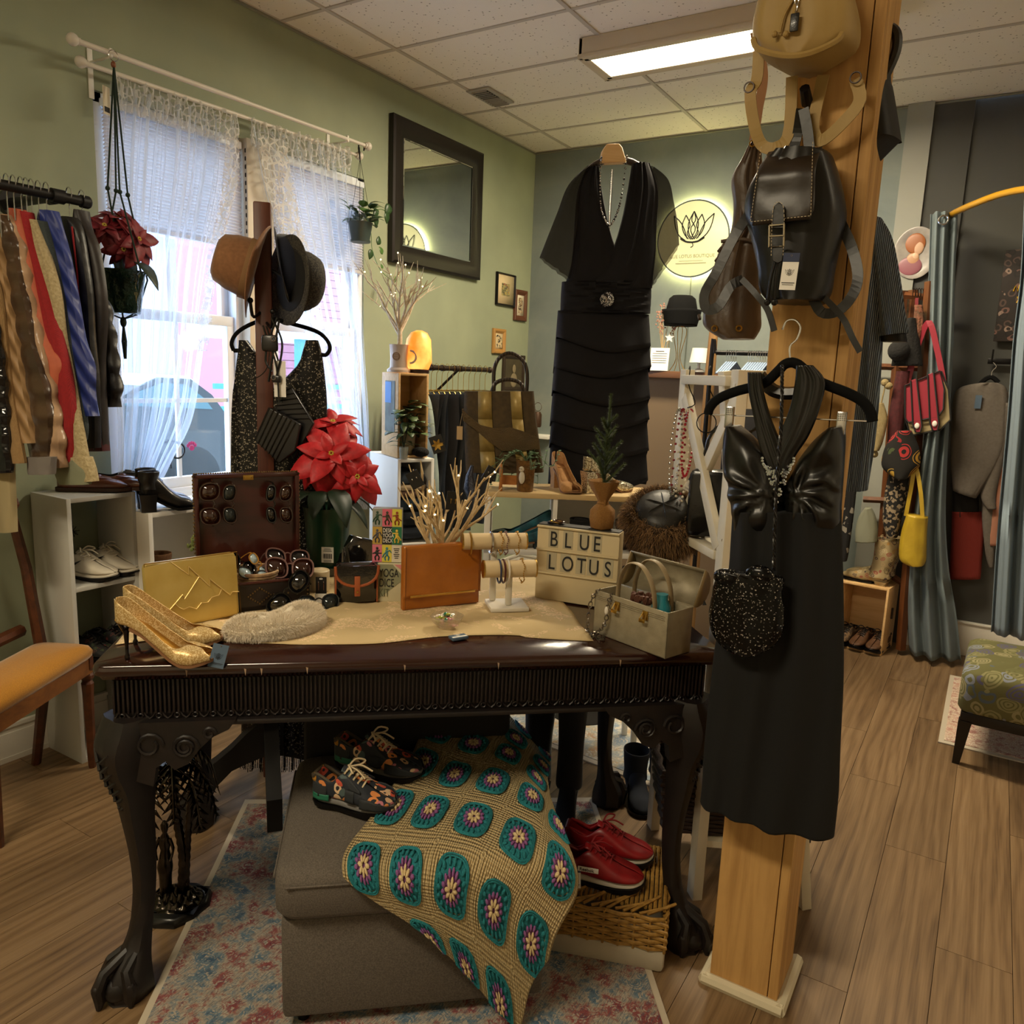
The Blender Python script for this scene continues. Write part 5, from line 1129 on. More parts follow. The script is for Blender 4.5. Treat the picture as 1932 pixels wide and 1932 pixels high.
# seat corners in the room: front right fr, back right near bk, extend toward the left of the picture
bk = P(70, 1190, z=zs_); bk = V((.12, -1.285, zs_)); e_b = (bk-fr); e_b.z = 0; e_w = V((e_b.y, -e_b.x, 0)).normalized(); e_b = e_b.normalized(); SD, SWd = (V((bk.x-fr.x, bk.y-fr.y, 0))).length, .56
e_w = -e_w if e_w.y > 0 else e_w
def cpt(a, b, z): q = e_b*a+e_w*b; return (q.x, q.y, z)
g = G(); rings = []
for ins, z in ((.02, zs_-.03), (.0, zs_-.02), (-.004, zs_-.002), (.006, zs_+.012), (.03, zs_+.024), (.10, zs_+.034), (.2, zs_+.037)):
  o_ = []
  sf = 1-ins*4
  for (qa, qb, a0) in ((SD-.045, SWd-.045, 0), (.045, SWd-.045, 90), (.045, .045, 180), (SD-.045, .045, 270)):
    for k in range(4): an = rad(a0+30*k); rd = .045; A_, B_ = qa+rd*cos(an), qb+rd*sin(an); o_.append(cpt(SD/2+(A_-SD/2)*sf, SWd/2+(B_-SWd/2)*sf, z))
  rings.append(o_)
g.loft(rings); g.build('seat', MUS, ch, ang=80)
def bar(g, a0, b0, a1, b1, z0, z1, t_=.025):
  p0, p1 = V(cpt(a0, b0, 0)), V(cpt(a1, b1, 0)); d = (p1-p0).normalized(); n_ = V((-d.y, d.x, 0))*t_/2; r = lambda p, z: [tuple(p+n_+V((0, 0, z))), tuple(p-n_+V((0, 0, z)))]
  A, B = r(p0, z0)+r(p0, z1), r(p1, z0)+r(p1, z1); g.loft([[A[0], A[1], A[3], A[2]], [B[0], B[1], B[3], B[2]]])
g = G(); bar(g, .02, .02, SD-.02, .02, zs_-.085, zs_-.028); bar(g, .02, SWd-.02, SD-.02, SWd-.02, zs_-.085, zs_-.028); bar(g, .02, .02, .02, SWd-.02, zs_-.085, zs_-.028); bar(g, SD-.02, .02, SD-.02, SWd-.02, zs_-.085, zs_-.028); g.build('seat_rail', mat('oak_rail', '8a5523', .45, kind='wood', col2='6a3c16', scale=12, ax=1, bump=.05), ch)
for b in (.03, SWd-.03):
  x_, y_, _ = cpt(.025, b, 0); G().lathe([(.012, 0), (.014, .01), (.019, .28), (.022, .33), (.015, .34), (.024, .352), (.024, .362), (.016, .372), (.024, .39), (.024, .43)], 8, c=(x_, y_, 0)).build('leg', CHW, ch, ang=20)
  p = V(cpt(SD-.02, b, 0)); back = e_b
  G().tube([tuple(p+back*.05), tuple(p+V((0, 0, .30))), tuple(p+V((0, 0, .45))), tuple(p+back*.035+V((0, 0, .75))), tuple(p+back*.09+V((0, 0, 1.02)))], [.016, .02, .021, .018, .015], 6).lathe([(.016, 0), (.02, .012), (.01, .024), (.014, .034), (.004, .055)], 10, c=tuple(p+back*.092+V((0, 0, 1.01)))).build('rear_leg', CHW, ch)
g = G(); p0 = V(cpt(SD+.03, .04, 0)); p1 = V(cpt(SD+.03, SWd-.04, 0))
for z_, h_ in ((.52, .045), (.98, .06)):
  g.tube(smooth_path([tuple(p0+e_b*.015+V((0, 0, z_))), tuple((p0+p1)/2+e_b*.02+V((0, 0, z_+(.045 if z_ > .9 else -.0)))), tuple(p1+e_b*.015+V((0, 0, z_)))], 12), h_/2, 8, flat=1)
for sx in (-1, 0, 1):
  q = (p0+p1)/2-(p0-p1)*.13*sx; g.tube(smooth_path([tuple(q+V((0, 0, .53))), tuple(q-(p0-p1)*(.10*sx)+e_b*.03+V((0, 0, .72))), tuple(q-(p0-p1)*(-.03*sx)+e_b*.05+V((0, 0, .98)))], 12), .012, 6)
g.build('splat', CHW, ch)
# ---------------------------------------------------------------- white boxes by the window with boots
wb_ = P(318, 962, x=.30); zz = wb_.z
wbx = thing('cube_shelf', 'low white box shelf in front of the left window under the black boots', 'shelf', (.30, wb_.y+.02, 0), PI/2); wbx.location = (.32, wb_.y+.10, 0); open_box(wbx, .40, .25, zz, .018, WHITEP, back=True, shelves=(zz*.62,))
boot('ankle_boot', 'black leather block heeled ankle boot on the white box by the window', (.27, wb_.y-.10, zz+.001), 1.1, .20, .072, .155, .075, .055, BLKL, group='black ankle boots'); boot('ankle_boot', 'second black ankle boot just behind its mate by the window', (.19, wb_.y-.06, zz+.001), 1.1, .20, .072, .155, .075, .055, BLKL, group='black ankle boots')
BRS = mat('tan_suede', '6b4a2c', .95, kind='noise', col2='543821', scale=120, bump=.4); boot('ankle_boot', 'tan suede boot standing inside the low white box shelf', (.24, wb_.y-.06, zz*.62+.011), .9, .22, .09, min(.17, zz*.36), .10, .02, BRS)
# ---------------------------------------------------------------- things on the hall table
RZC = YAW                                  # square to the photographer
RT_ = TZ+.004                              # on the runner
def T(px, py, z=RT_): return P(px, py, z=z)
GLIT = mat('gold_glitter_fabric', 'dcc492', .4, .4, kind='glitter', col2='b8965c', scale=520, bump=.5, dist=.0015, cut=.55); GLI = mat('gold_lining', 'cf9c3e', .35, .4, kind='noise', col2='b7842c', scale=60, bump=.1); HEELB = mat('smoked_heel', '1c1410', .15, .5)
hd = T(375, 1243, TZ)-T(222, 1243, TZ); a_p = math.atan2(hd.y, hd.x)
p0_ = T(222, 1243, TZ+.001); p0_.z = TZ+.0005
pump('gold_pump', 'gold glitter peep toe pump nearest the table corner', p0_, a_p-.12, .215, .078, .088, GLIT, GLI, HEELB, group='gold glitter pumps')
p1_ = T(233, 1218, TZ); p1_.z = TZ+.0005; pump('gold_pump', 'second gold glitter peep toe pump, behind and against the gold clutch', p1_+V((.0, .005, 0)), a_p+.10, .215, .078, .088, GLIT, GLI, HEELB, group='gold glitter pumps')
# gold clutch
def slab(name, label, cat, base_l, base_r, top_l, thick, m_, lean=.12, parts=None, group=None, zz=RT_):
  "upright flat bag between two base points; returns thing, width, height and local frame"
  A, B = base_l, base_r; d = B-A; w = math.hypot(d.x, d.y); rz = math.atan2(d.y, d.x); pl = Pl(A, rz); h = pl(*top_l)[1]-zz
  t = thing(name, label, cat, (A.x, A.y, zz), rz, group); t.rotation_euler = (-lean, 0, rz); return t, w, h
CLG = mat('gold_leather', 'd4bb72', .34, .6, kind='noise', col2='c2a456', scale=12, bump=.08)
t_, w_, h_ = slab('gold_clutch', 'metallic gold clutch bag with stitched jagged lightning and scalloped cloud panels', 'bag', T(283, 1196), T(456, 1162), (272, 1068), .03, CLG, .10)
g = G(); g.box((w_/2, .018, h_/2), (w_, .03, h_), .012); g.build('body', CLG, t_)
g = G()
def cl_pt(px, py): return (w_*(px-276)/(456-276), h_*(1-(py-(1068-(px-276)*.075))/(122)))
def tri_panel(pts, y, nm, th=.002): g = G(); g.prism([cl_pt(*p) for p in pts], th, z0=y); return g.build(nm, CLG, t_, smooth=False)
def zz_(a): return [(180+x/6.9, 1060+y/6.9) for x, y in a]
tri_panel(zz_([(985, 40), (1205, 210), (1215, 110), (1480, 380), (1485, 285), (1755, 515), (1790, 475), (1880, 480), (1880, 15)]), .0005, 'lightning_panel')
tri_panel(zz_([(1345, 250), (1640, 430), (1600, 500), (1500, 520), (1440, 580), (1350, 580), (1280, 650), (1185, 615), (1110, 640), (1050, 610), (1000, 555), (1110, 460), (1130, 520)]), .0010, 'cloud_panel')
tri_panel(zz_([(650, 95), (985, 40), (1205, 210), (1345, 250), (1130, 510), (1110, 450), (850, 700), (855, 620), (660, 680)]), -.0002, 'peak_panel')
for nm, pts in (('stitching', [(985, 40), (1205, 210), (1215, 110), (1480, 380), (1485, 285), (1755, 515), (1790, 475), (1885, 480)]), ('stitching', [(1345, 250), (1130, 515), (1110, 455), (850, 705), (855, 620), (690, 680)]), ('stitching', [(1640, 430), (1600, 500), (1500, 520), (1440, 580), (1350, 580), (1280, 650), (1185, 615), (1110, 640), (1050, 610), (1000, 555)])):
  g = G(); g.tube([(a, -.002, b) for a, b in [cl_pt(*p) for p in zz_(pts)]], .0011, 5); g.build(nm, mat('pale_gold_piping', 'e2c98a', .35, .6), t_)
G().tube([(0, .003, 0), (w_, .003, 0), (w_, .003, h_), (0, .003, h_)], .0016, 5, closed=True).build('edge_piping', mat('gold_edge', '8c6424', .4, .5), t_)
# white fur hat with blue tag
def fur(o, parent, n, L, m, w=.0007, seed=1, down=0, zr=(-9, 9), spread=.7):
  "short hairs as thin blades standing on the surface of mesh o"
  rr = random.Random(seed); ru = rr.uniform; me = o.data; ps = [p for p in me.polygons if zr[0] < p.center.z < zr[1]]; ar = [p.area for p in ps]; tot = sum(ar); g = G()
  for p, a in zip(ps, ar):
    k = n*a/tot; k = int(k)+(rr.random() < k-int(k)); vs = [me.vertices[i].co for i in p.vertices]
    for _ in range(k):
      u_, w_ = rr.random(), rr.random(); q = vs[0].lerp(vs[1], u_).lerp(vs[-1].lerp(vs[2], u_), w_) if len(vs) == 4 else sum(vs, V())/len(vs)
      d = (p.normal+V((ru(-1, 1), ru(-1, 1), ru(-1, 1)-down))*spread).normalized(); l_ = L*ru(.6, 1.15); sd = d.orthogonal().normalized(); sd = (sd*cos(6*rr.random())+d.cross(sd)*sin(6*rr.random()))*w
      m_ = q+d*l_*.6; e = q+d*l_+V((0, 0, -.15*l_-down*.2*l_)); b_ = len(g.v); g.v += [tuple(q+sd), tuple(q-sd), tuple(m_+sd*.7), tuple(m_-sd*.7), tuple(e)]; g.f += [(b_, b_+1, b_+3, b_+2), (b_+2, b_+3, b_+4)]; g.mi += [0, 0]
  f = g.build('fur', m, parent, smooth=False); f['kind'] = 'stuff'; return f
WF_ = mat('white_fur', 'd6cab4', .95, sheen=.4); hb = (T(408, 1222, TZ)+T(588, 1190, TZ))/2; hdv = T(588, 1190, TZ)-T(408, 1222, TZ)
fh = thing('white_fur_hat', 'fluffy white fur hat lying flat on front edge of the table', 'hat', (hb.x-.01, hb.y+.045, TZ), math.atan2(hdv.y, hdv.x)); LW = hdv.length
g = G(); rings = []
for ins, z in ((.06, .001), (.006, .008), (0, .02), (.004, .032), (.02, .042), (.05, .047), (.075, .046)):
  rings.append([((LW/2-ins)*cos(a)*(1+.06*cos(2*a)), (.062-ins*.75)*sin(a)+.008*cos(2*a), z+(.012 if z > .02 else 0)*max(0, cos(a-.3))+.006*sin(3*a)*(z > .02)) for a in [2*PI*k/36 for k in range(36)]])
g.loft(rings); o = g.build('fur_body', WF_, fh); fur(o, fh, 30000, .012, mat('white_fur_hair', 'e6dbc8', .8), .00045, 3, 0, (-9, 9), .45)
tp = T(412, 1250, TZ); tg = price_tag(None, 'blue lotus price tag leaning over table edge before the fur hat', T(409, 1253, TZ)+V((.002, -.006, -.006)), .034, .052, RZC+.12, -.35, .22, body=TAGB)
# small frosty conifer, cap, basket, studded box
FR = mat('frosted_green', '8a8f4c', .8, kind='noise', col2='4c5a2c', scale=120, bump=.4); rr = random.Random(3); ru = rr.uniform
fz = P(330, 1000, d=2.28);
fb = TO+tx*.13+tn*.66+V((0, 0, TZ+.003));
fp = thing('frosted_plant', 'small frosted green shrub in clear wrapped pot behind the gold clutch', 'plant', fb); G().lathe([(.028, 0), (.03, .004), (.042, .06), (.045, .07), (.04, .068)], 18).build('pot', mat('cellophane_pot', '2b2822', .2, kind='noise', col2='4a463c', scale=30, bump=1, dist=.02), fp)
zt_f = P(332, 990, d=(fb-CAM).dot(WF)).z-fb.z
g = G()
for k in range(170):
  a = ru(0, 2*PI); ph = math.acos(ru(-.1, 1)); R0 = .055*ru(.75, 1.05); c = V((R0*1.1*sin(ph)*cos(a), R0*1.1*sin(ph)*sin(a), zt_f-.055+R0*cos(ph)*.9)); g.tube([(0, 0, .06), tuple(c*.8+V((0, 0, .012))), tuple(c)], .0012, 3)
  for q in range(4): g.ball(tuple(c+V((ru(-.008, .008), ru(-.008, .008), ru(-.005, .009)))), ru(.0035, .006), 5, 4)
o = g.build('foliage', FR, fp); o['kind'] = 'stuff'
def onT(x, y, z=.003): return TO+tx*x+tn*y+V((0, 0, TZ+z))
cp = thing('blue_cap', 'navy blue rounded cap peeking above the gold clutch', 'hat', onT(.22, .55)); G().lathe([(.058, .0), (.06, .02), (.058, .05), (.045, .075), (.02, .09), (.001, .092)], 22).build('crown', mat('navy_felt', '232c47', .95, kind='noise', col2='1c233a', scale=90, bump=.3), cp); G().torus((0, 0, .012), .061, .004, n=24).build('band', mat('navy_band', '1a2036', .9), cp)
sb_ = thing('folded_scarf', 'orange and blue striped scarf bundled left of the gold clutch', 'scarf', onT(.05, .50), .6)
for k, c_ in enumerate(('b4562c', '2c3c70', 'c9c0b4', '44406a', 'a8482c')): G().tube(smooth_path([(-.05, .02*k-.04, .004), (-.03, .018*k-.03, .02+.012*k), (.02, .02*k-.04, .035+.012*(k % 3)), (.06, .018*k-.04, .004)], 12), .011, 8).build('fold', mat('scarf%d' % k, c_, .95), sb_)
# studded wooden jewellery box, lid open, sunglasses over the lid
BX = mat('box_mahogany', '3d130c', .35, kind='wood', col2='2a0c08', scale=10, ax=0, bump=.04, coat=.3); BXL = mat('box_leather', '1d1310', .5)
bA, bB = T(448, 1165), T(593, 1148); bd = bB-bA; bd.z = 0; bo_ = V((-bd.y, bd.x, 0)).normalized()*.045; bA += bo_; bB += bo_; brz = math.atan2(bd.y, bd.x); bw = bd.length
jb = thing('jewellery_box', 'open dark wooden box with brass stud diamond pattern and raised lid', 'box', (bA.x, bA.y, RT_), brz); bx = .205; bh = .085; pl = Pl((bA.x, bA.y, 0), brz); bh = pl(500, 1098)[1]-RT_; bh = max(bh, .06)
jx0 = -.075
g = G(); W2 = bw+.0; x0b, x1b = -.06, bw; th = .008; D = .155
g.box(((x0b+x1b)/2, th/2, bh/2), (x1b-x0b, th, bh)); g.box(((x0b+x1b)/2, D-th/2, bh/2), (x1b-x0b, th, bh)); g.box((x0b+th/2, D/2, bh/2), (th, D, bh)); g.box((x1b-th/2, D/2, bh/2), (th, D, bh)); g.box(((x0b+x1b)/2, D/2, .006), (x1b-x0b, D, .01)); g.build('case', BXL, jb)
G().tube([(x0b, 0, bh), (x1b, 0, bh), (x1b, D, bh), (x0b, D, bh)], .004, 6, closed=True).build('rim', BX, jb)
STU = mat('brass_stud', '8e7650', .3, .9); g = G(); cxs, czs = bw*.33, bh*.52
for k in range(20):
  a = k/20*4; s_ = int(a); u = a-s_; pts = [(-1, 0), (0, 1), (1, 0), (0, -1), (-1, 0)]; x = lerp(pts[s_][0], pts[s_+1][0], u)*.030; z = lerp(pts[s_][1], pts[s_+1][1], u)*.022; g.ball((cxs+x, -.001, czs+z), .0028, 6, 4)
for k in range(6): g.ball((cxs+.038+k*.013, -.001, czs), .0028, 6, 4); g.ball((x1b-.006, -.001, bh*.1+k*bh*.15), .0032, 6, 4)
o = g.build('studs', STU, jb); o['kind'] = 'stuff'
pl2 = Pl(V((bA.x, bA.y, 0))+rz_dir(brz)[1]*D, brz); l0, l1 = pl2(368, 1010), pl2(563, 890); lw0, lw1, ltop = l0[0], l1[0], l1[1]-RT_; lb = pl2(455, 1035)[1]-RT_; lb = bh
lid = G(); g = lid; fw = .012; g.box(((lw0+lw1)/2, D+.012, (lb+ltop)/2), (lw1-lw0-.02, .006, ltop-lb-.02)); g.build('lid_panel', BX, jb)
g = G()
for x in (lw0+fw/2, lw1-fw/2): g.box((x, D+.006, (lb+ltop)/2), (fw, .03, ltop-lb), .003)
g.box(((lw0+lw1)/2, D+.006, ltop-fw/2), (lw1-lw0, .03, fw), .003); g.box(((lw0+lw1)/2, D+.006, lb+fw/2), (lw1-lw0, .03, fw), .003); g.build('lid_frame', BX, jb)
g = G(); n_ = 46
for k in range(n_): g.ball((lerp(lw0, lw1, (k+.5)/n_), D+.006, ltop+.001), .0030, 6, 4)
for k in range(26): g.ball((lw0-.001, D+.0, lerp(lb, ltop, (k+.5)/26)), .0034, 6, 4); g.ball((lw1+.001, D+.0, lerp(lb, ltop, (k+.5)/26)), .0030, 6, 4)
o = g.build('lid_studs', STU, jb); o['kind'] = 'stuff'; G().box(((lw0+lw1)/2, D-.010, ltop-.011), (.028, .002, .014), .0008).ball(((lw0+lw1)/2-.009, D-.0115, ltop-.011), .002, 6, 4).ball(((lw0+lw1)/2+.009, D-.0115, ltop-.011), .002, 6, 4).build('latch_plate', BRASS, jb)
LENS = [mat('smoke_lens', '0b0b0d', .05, coat=1), mat('brown_lens', '2a120c', .05, coat=1), mat('silver_lens', '3a3f40', .08, .6)]
def glasses(label, loc, rot, s=1, m_f=None, m_l=None, shape=1.0, temples=True, group=None, lens_w=.026, lens_h=.022, fold=False):
  t = thing('sunglasses', label, 'sunglasses', loc, 0, group); t.rotation_euler = rot; t.scale = (s, s, s)
  for q in (-1, 1):
    pts = [];
    for k in range(20): a = 2*PI*k/20; c_, s_ = cos(a), sin(a); pts.append((q*.034+lens_w*math.copysign(abs(c_)**.8, c_), -.0, lens_h*math.copysign(abs(s_)**.8, s_)*shape+(.003*c_*q)))
    G().tube(pts, .0026, 6, closed=True).build('rim', m_f, t); g = G(); g.add([(a*1, .001, b) for a, _, b in pts]+[(q*.034, -.002, 0)], [(k, (k+1) % 20, 20) for k in range(20)]); g.build('lens', m_l, t, solid=.001)
    if temples: G().tube(smooth_path([(q*.060, .0, .008), (q*.064, .02, .008), (q*(.060 if not fold else .01), .09 if not fold else .012, .006), (q*(.058 if not fold else -.04), .125 if not fold else .016, -.018)], 10), .0026, 6, flat=1.3).build('temple', m_f, t)
  G().tube(smooth_path([(-.010, 0, .008), (0, -.001, .012), (.010, 0, .008)], 7), .0024, 6).build('bridge', m_f, t); return t
FB = mat('black_acetate', '0c0b0b', .12, coat=.5); FT = mat('tortoise_acetate', '3a1e12', .15, kind='noise', col2='120a07', scale=70, bump=0, coat=.5); FR_ = mat('rose_metal', '7c5d58', .3, .6); FY = mat('honey_acetate', 'a97626', .3)
lx, ln = rz_dir(brz)
def lidp(x, z): return V((bA.x, bA.y, RT_))+lx*x+ln*(D-.028)+V((0, 0, z))
for k, (px, mf, ml, lab) in enumerate(((393, FT, LENS[1], 'large red brown tortoiseshell sunglasses hooked sideways on lid, leftmost of four'), (430, FT, LENS[2], 'oval tortoiseshell sunglasses with pale reflection hooked on lid, second from left'), (507, FB, LENS[0], 'solid black wraparound sunglasses hooked on lid right of the latch'), (535, FT, LENS[1], 'dark brown sunglasses hooked at the right end of the lid'))):
  x_, z_ = pl2(px, 948); glasses(lab, lidp(x_, z_-RT_+.0), (0, PI/2, brz), 1.0 if k == 0 else .92, mf, ml, 1.15 if k == 0 else .85, True, 'sunglasses on the box lid', .024, .022 if k != 2 else .016)
# woven basket of glasses inside the box
wk = thing('woven_basket', 'small woven straw basket of spectacles set in the studded box', 'basket', V((bA.x, bA.y, RT_+bh*.55))+lx*(bw*.35)+ln*.075); STR = mat('straw', 'a88c66', .9, kind='noise', col2='6b4c3c', scale=60, bump=.5)
for k in range(6): G().torus((0, 0, .008+k*.0085), .054+.0022*k, .0052, n=26, m=6, sy=.95).build('coil', STR, wk)
g = G(); g.lathe([(.052, .002), (.06, .04), (.058, .04), (.05, .004)], 24); g.build('lining', STR, wk)
bc = V(wk.location)
glasses('black cat eye glasses standing upright in straw basket at left', bc+V((-.04, -.01, .062))+0*lx, (-.3, .6, brz+.4), .8, FB, LENS[0], 1.1, True); glasses('honey yellow framed glasses in the straw basket centre', bc+lx*.012+V((0, 0, .066)), (-.5, .9, brz-.3), .62, FY, mat('clear_lens', '9fb2bb', .05, coat=1), 1, True, None, .024, .018)
glasses('black framed reading glasses leaning over front of straw basket', bc-ln*.045+lx*-.01+V((0, 0, .05)), (-.7, .3, brz+.1), .75, FB, MATS['clear_lens'], 1, False)
glasses('rose metal framed sunglasses with streak of light in box right side', bc+lx*.09-ln*.03+V((0, 0, .055)), (-.45, .12, brz), 1.08, FR_, LENS[1], 1.05, True, None, .028, .025); glasses('large dark aviator sunglasses behind the rose metal pair', bc+lx*.095+ln*.01+V((0, 0, .078)), (-.6, .15, brz), 1.0, FR_, LENS[0], 1.0, True, None, .027, .023)
glasses('glossy black oversized sunglasses propped against the studded box front', bA+lx*(bw*.68)-ln*.028+V((0, 0, .048)), (-.5, -.75, brz+.1), 1.15, FB, LENS[0], 1, True, None, .027, .021); glasses('silver mirrored round sunglasses lying before the small black bag', T(607, 1148)+V((0, -.01, .02)), (-.5, .06, brz), .95, FB, LENS[2], 1, True, None, .024, .022)
# large poinsettia in green pot
pz = P(618, 1078, z=TZ+.003); pdp = (pz-CAM).dot(WF); pb = V((pz.x, pz.y, TZ+.003)); PRED = REDL
GP = mat('green_metal_pot', '17402a', .35, kind='noise', col2='0f3320', scale=5, bump=.05, coat=.3)
def rel(px, py, off=0): q = P(px, py, d=pdp-off)-pb; return (q.x, q.y, q.z)
tc = (CAM-pb).normalized()
phh = P(618, 950, d=pdp).z-pb.z
poinsettia('poinsettia', 'bright red poinsettia in tall green pot with barcode label on the table', pb, .062*pdp/2.3*1.08, phh, [(*rel(628, 800, .0), 1.0, (tc.x*.5, tc.y*.5, .9)), (*rel(625, 858, .07), 1.25, (tc.x, tc.y, .6)), (*rel(672, 900, .05), 1.0, (tc.x+.4, tc.y+.1, .35)), (*rel(600, 880, .05), .85, (tc.x-.5, tc.y-.3, .5)), (*rel(668, 862, -.03), .85, (.7, .3, .6))], PRED, GP, .115, 8, 1.06, green=9)
po = pb+tc*.062*pdp/2.3*1.02; stk = thing('barcode_sticker', 'white barcode sticker on the green poinsettia pot', 'sticker', (po.x, po.y, TZ+phh*.34), math.atan2(-tc.x, tc.y)+PI-.25); G().box((0, 0, 0), (.038, .002, .05)).build('paper', TAGW, stk); g = G()
for k in range(12): g.box((-.013+k*.0024, .0012*(-1), -.004), (.0009+.0005*(k % 3), .001, .016))
for k in range(3): g.box((0, -.0012, .012+k*.004), (.028-.004*k, .001, .0012)); g.box((0, -.0012, -.017-k*.003), (.024, .001, .001))
g.build('barcode', INK, stk)
sv = thing('black_vase', 'tall glossy black planter behind the green poinsettia pot', 'vase', onT(.47, .80)); G().lathe([(.045, 0), (.05, .005), (.052, .08), (.05, .17), (.046, .175), (.044, .17)], 24).build('body', mat('black_glaze', '0d0b0b', .1, coat=1), sv)
bl2 = thing('dark_glass_bowl', 'black glass dish under the green poinsettia pot', 'dish', V((pb.x, pb.y, TZ+.0005)), 0); G().lathe([(.060, 0), (.072, .004), (.076, .03), (.072, .03), (.066, .006)], 24).build('body', MATS['black_glaze'], bl2)
# white jar and earring card, black crossbody
cj = thing('white_candle_jar', 'cream ceramic jar behind the hanging earring card', 'jar', T(598, 1118)+V((-.01, .02, 0))); G().lathe([(.026, 0), (.029, .003), (.030, .062), (.028, .064), (.026, .06)], 22).build('body', mat('cream_ceramic', 'c9b896', .4), cj)
ec = thing('earring_card', 'glossy black earring card with two dangling silver earrings before cream jar', 'card', T(606, 1138)+V((0, 0, .0)), RZC+.1); G().box((0, 0, .052), (.030, .001, .048)).build('card', mat('black_card', '0e0d0d', .4), ec)
for q in (-1, 1): G().tube([(q*.007, -.002, .062), (q*.007, -.002, .038)], .0008, 4).ball((q*.007, -.002, .062), .0016, 6, 4).build('earring', CHROME, ec)
G().box((0, .0, .014), (.034, .002, .028)).build('card_stand', TAGW, ec); G().torus((0, -.002, .071), .004, .0008, 'Y', 10, 4, sy=.4).build('hang_slot', TAGW, ec)
PB = mat('patent_black', '0b0a0a', .08, kind='noise', col2='080707', scale=9, bump=.25, dist=.02, coat=1); TAN = mat('tan_trim', 'a2552c', .5, kind='leather', col2='8d4522', scale=50, bump=.1)
t_, w_, h_ = slab('crossbody_bag', 'small black patent leather bag with tan trim and snap tab', 'bag', T(634, 1142), T(712, 1138), (624, 1066), .03, PB, .0)
g = G(); g.box((w_/2, .022, h_/2), (w_*1.04, .042, h_), .016); g.build('body', PB, t_)
out = [(w_*(.5-.52*cos(PI*k/12))*1.0, h_*(.96-.50*sin(PI*k/12)**.7)) for k in range(13)]
g = G(); g.prism([(x, z) for x, z in out], .006, z0=-.006); g.build('flap', PB, t_, smooth=False); G().tube([(x, -.006, z) for x, z in out], .0042, 6, flat=1).build('trim', TAN, t_)
g = G(); g.box((w_*.5, -.010, h_*.47), (.016, .003, h_*.5), .0014); o = g.build('snap_tab', TAN, t_); G().at((w_*.5, -.012, h_*.33), (PI/2, 0, 0)).lathe([(.0035, 0), (.003, .002), (.0005, .003)], 12).build('snap', BRASS, o)
for q in (0, 1): G().box((q*w_, .022, h_*.45), (.004, .034, h_*.85), .001).build('gusset', TAN, t_)
# yoga boxes
DY = [('8c8d86', 0, 0), ('c75f74', 1, 0), ('c9bf45', 2, 0), ('b08f3f', 0, 1), ('1d1c1a', 1, 1), ('1f6a4a', 2, 1), ('cf6f84', 0, 2), ('d0c048', 1, 2), ('cfc6b4', 2, 2)]
yrz = YAW+.05; yA = T(712, 1135); ypl = Pl(yA, yrz); yw = ypl(760, 1100)[0]-ypl(711, 1100)[0]; y2 = ypl(715, 1066)[1]-TZ
yd = thing('yoga_dice_box', 'pale box lettered YOGA DICE KIT standing on the runner', 'box', (yA.x, yA.y, RT_), yrz); yw2 = .085; G().box((yw2/2, .03, y2/2), (yw2, .055, y2), .001).build('box_body', mat('dice_cream', 'c0b898', .6), yd)
G().prism([(0, y2*.98), (yw2*.5, y2*.98), (yw2*.9, y2*.62), (0, y2*.05)], .0008, z0=.0015).build('olive_print', mat('olive_print', '86876a', .6), yd, smooth=False); G().prism([(yw2*.55, y2*.98), (yw2, y2*.98), (yw2, y2*.72)], .0008, z0=.0014).build('pink_print', mat('pink_print', 'c98080', .6), yd, smooth=False)
for k, (s_, z_, c_) in enumerate((('YOGA', .66, INK), ('DICE', .40, INK), ('KIT', .14, mat('olive_ink', '5c5e44', .7)))): text_part('lettering', s_, y2*.30, c_, yd, (.004, .0006, y2*z_), (PI/2, 0, 0), sx=.58)
zy = RT_+y2+.001; kpl = Pl(yA+rz_dir(yrz)[1]*.03, yrz); xk0, xk1 = kpl(704, 1000)[0], kpl(759, 1000)[0]; hk = kpl(730, 958)[1]-zy; yk = thing('yoga_deck_box', 'colourful grid patterned box lettered DESK YOGA DECK on top of the dice box', 'box', (yA.x, yA.y, zy), yrz); kw = xk1-xk0
G().box(((xk0+xk1)/2, .030, hk/2), (kw, .03, hk), .001).build('box_body', mat('silver_tin', '9a9a9c', .35, .6), yk)
for k, (c_, i_, j_) in enumerate(DY): G().box((xk0+kw*(i_+.5)/3, .0142, hk*(1-(j_+.5)/3.0)), (kw/3*.99, .001, hk/3*.97)).build('tile_print', mat('tile_%d' % k, c_, .5), yk, smooth=False)
def figure(g, x, z, s, pose):
  g.ball((x, .0128, z+s*.42), (s*.09, .0006, s*.10), 8, 5); g.tube([(x, .0128, z+s*.3), (x, .0128, z-.02*s)], [s*.12, s*.10], 6, flat=.06, up=(0, 1, 0))
  for q in (-1, 1): a = pose+q*.9; g.tube([(x, .0128, z+s*.22), (x+q*s*.22*cos(pose), .0128, z+s*.1+s*.2*sin(a)), (x+q*s*.3, .0128, z+s*.25*sin(a*2))], s*.04, 4); g.tube([(x, .0128, z), (x+q*s*.14, .0128, z-s*.2), (x+q*s*.1, .0128, z-s*.42)], s*.05, 4)
for k, (c_, i_, j_, po_) in enumerate((('2c4a3a', 0, 0, .2), ('3c3a2c', 1, 0, 1.2), ('8a3c20', 2, 0, 2.0), ('4a4a50', 0, 1, .6), ('d8b84a', 2, 1, 1.6), ('20201e', 0, 2, 2.4), ('3f7f88', 1, 2, .4))): g = G(); figure(g, xk0+kw*(i_+.5)/3, hk*(1-(j_+.55)/3), hk/3*.8, po_); g.build('figure_print', mat('fig_%d' % k, c_, .6), yk)
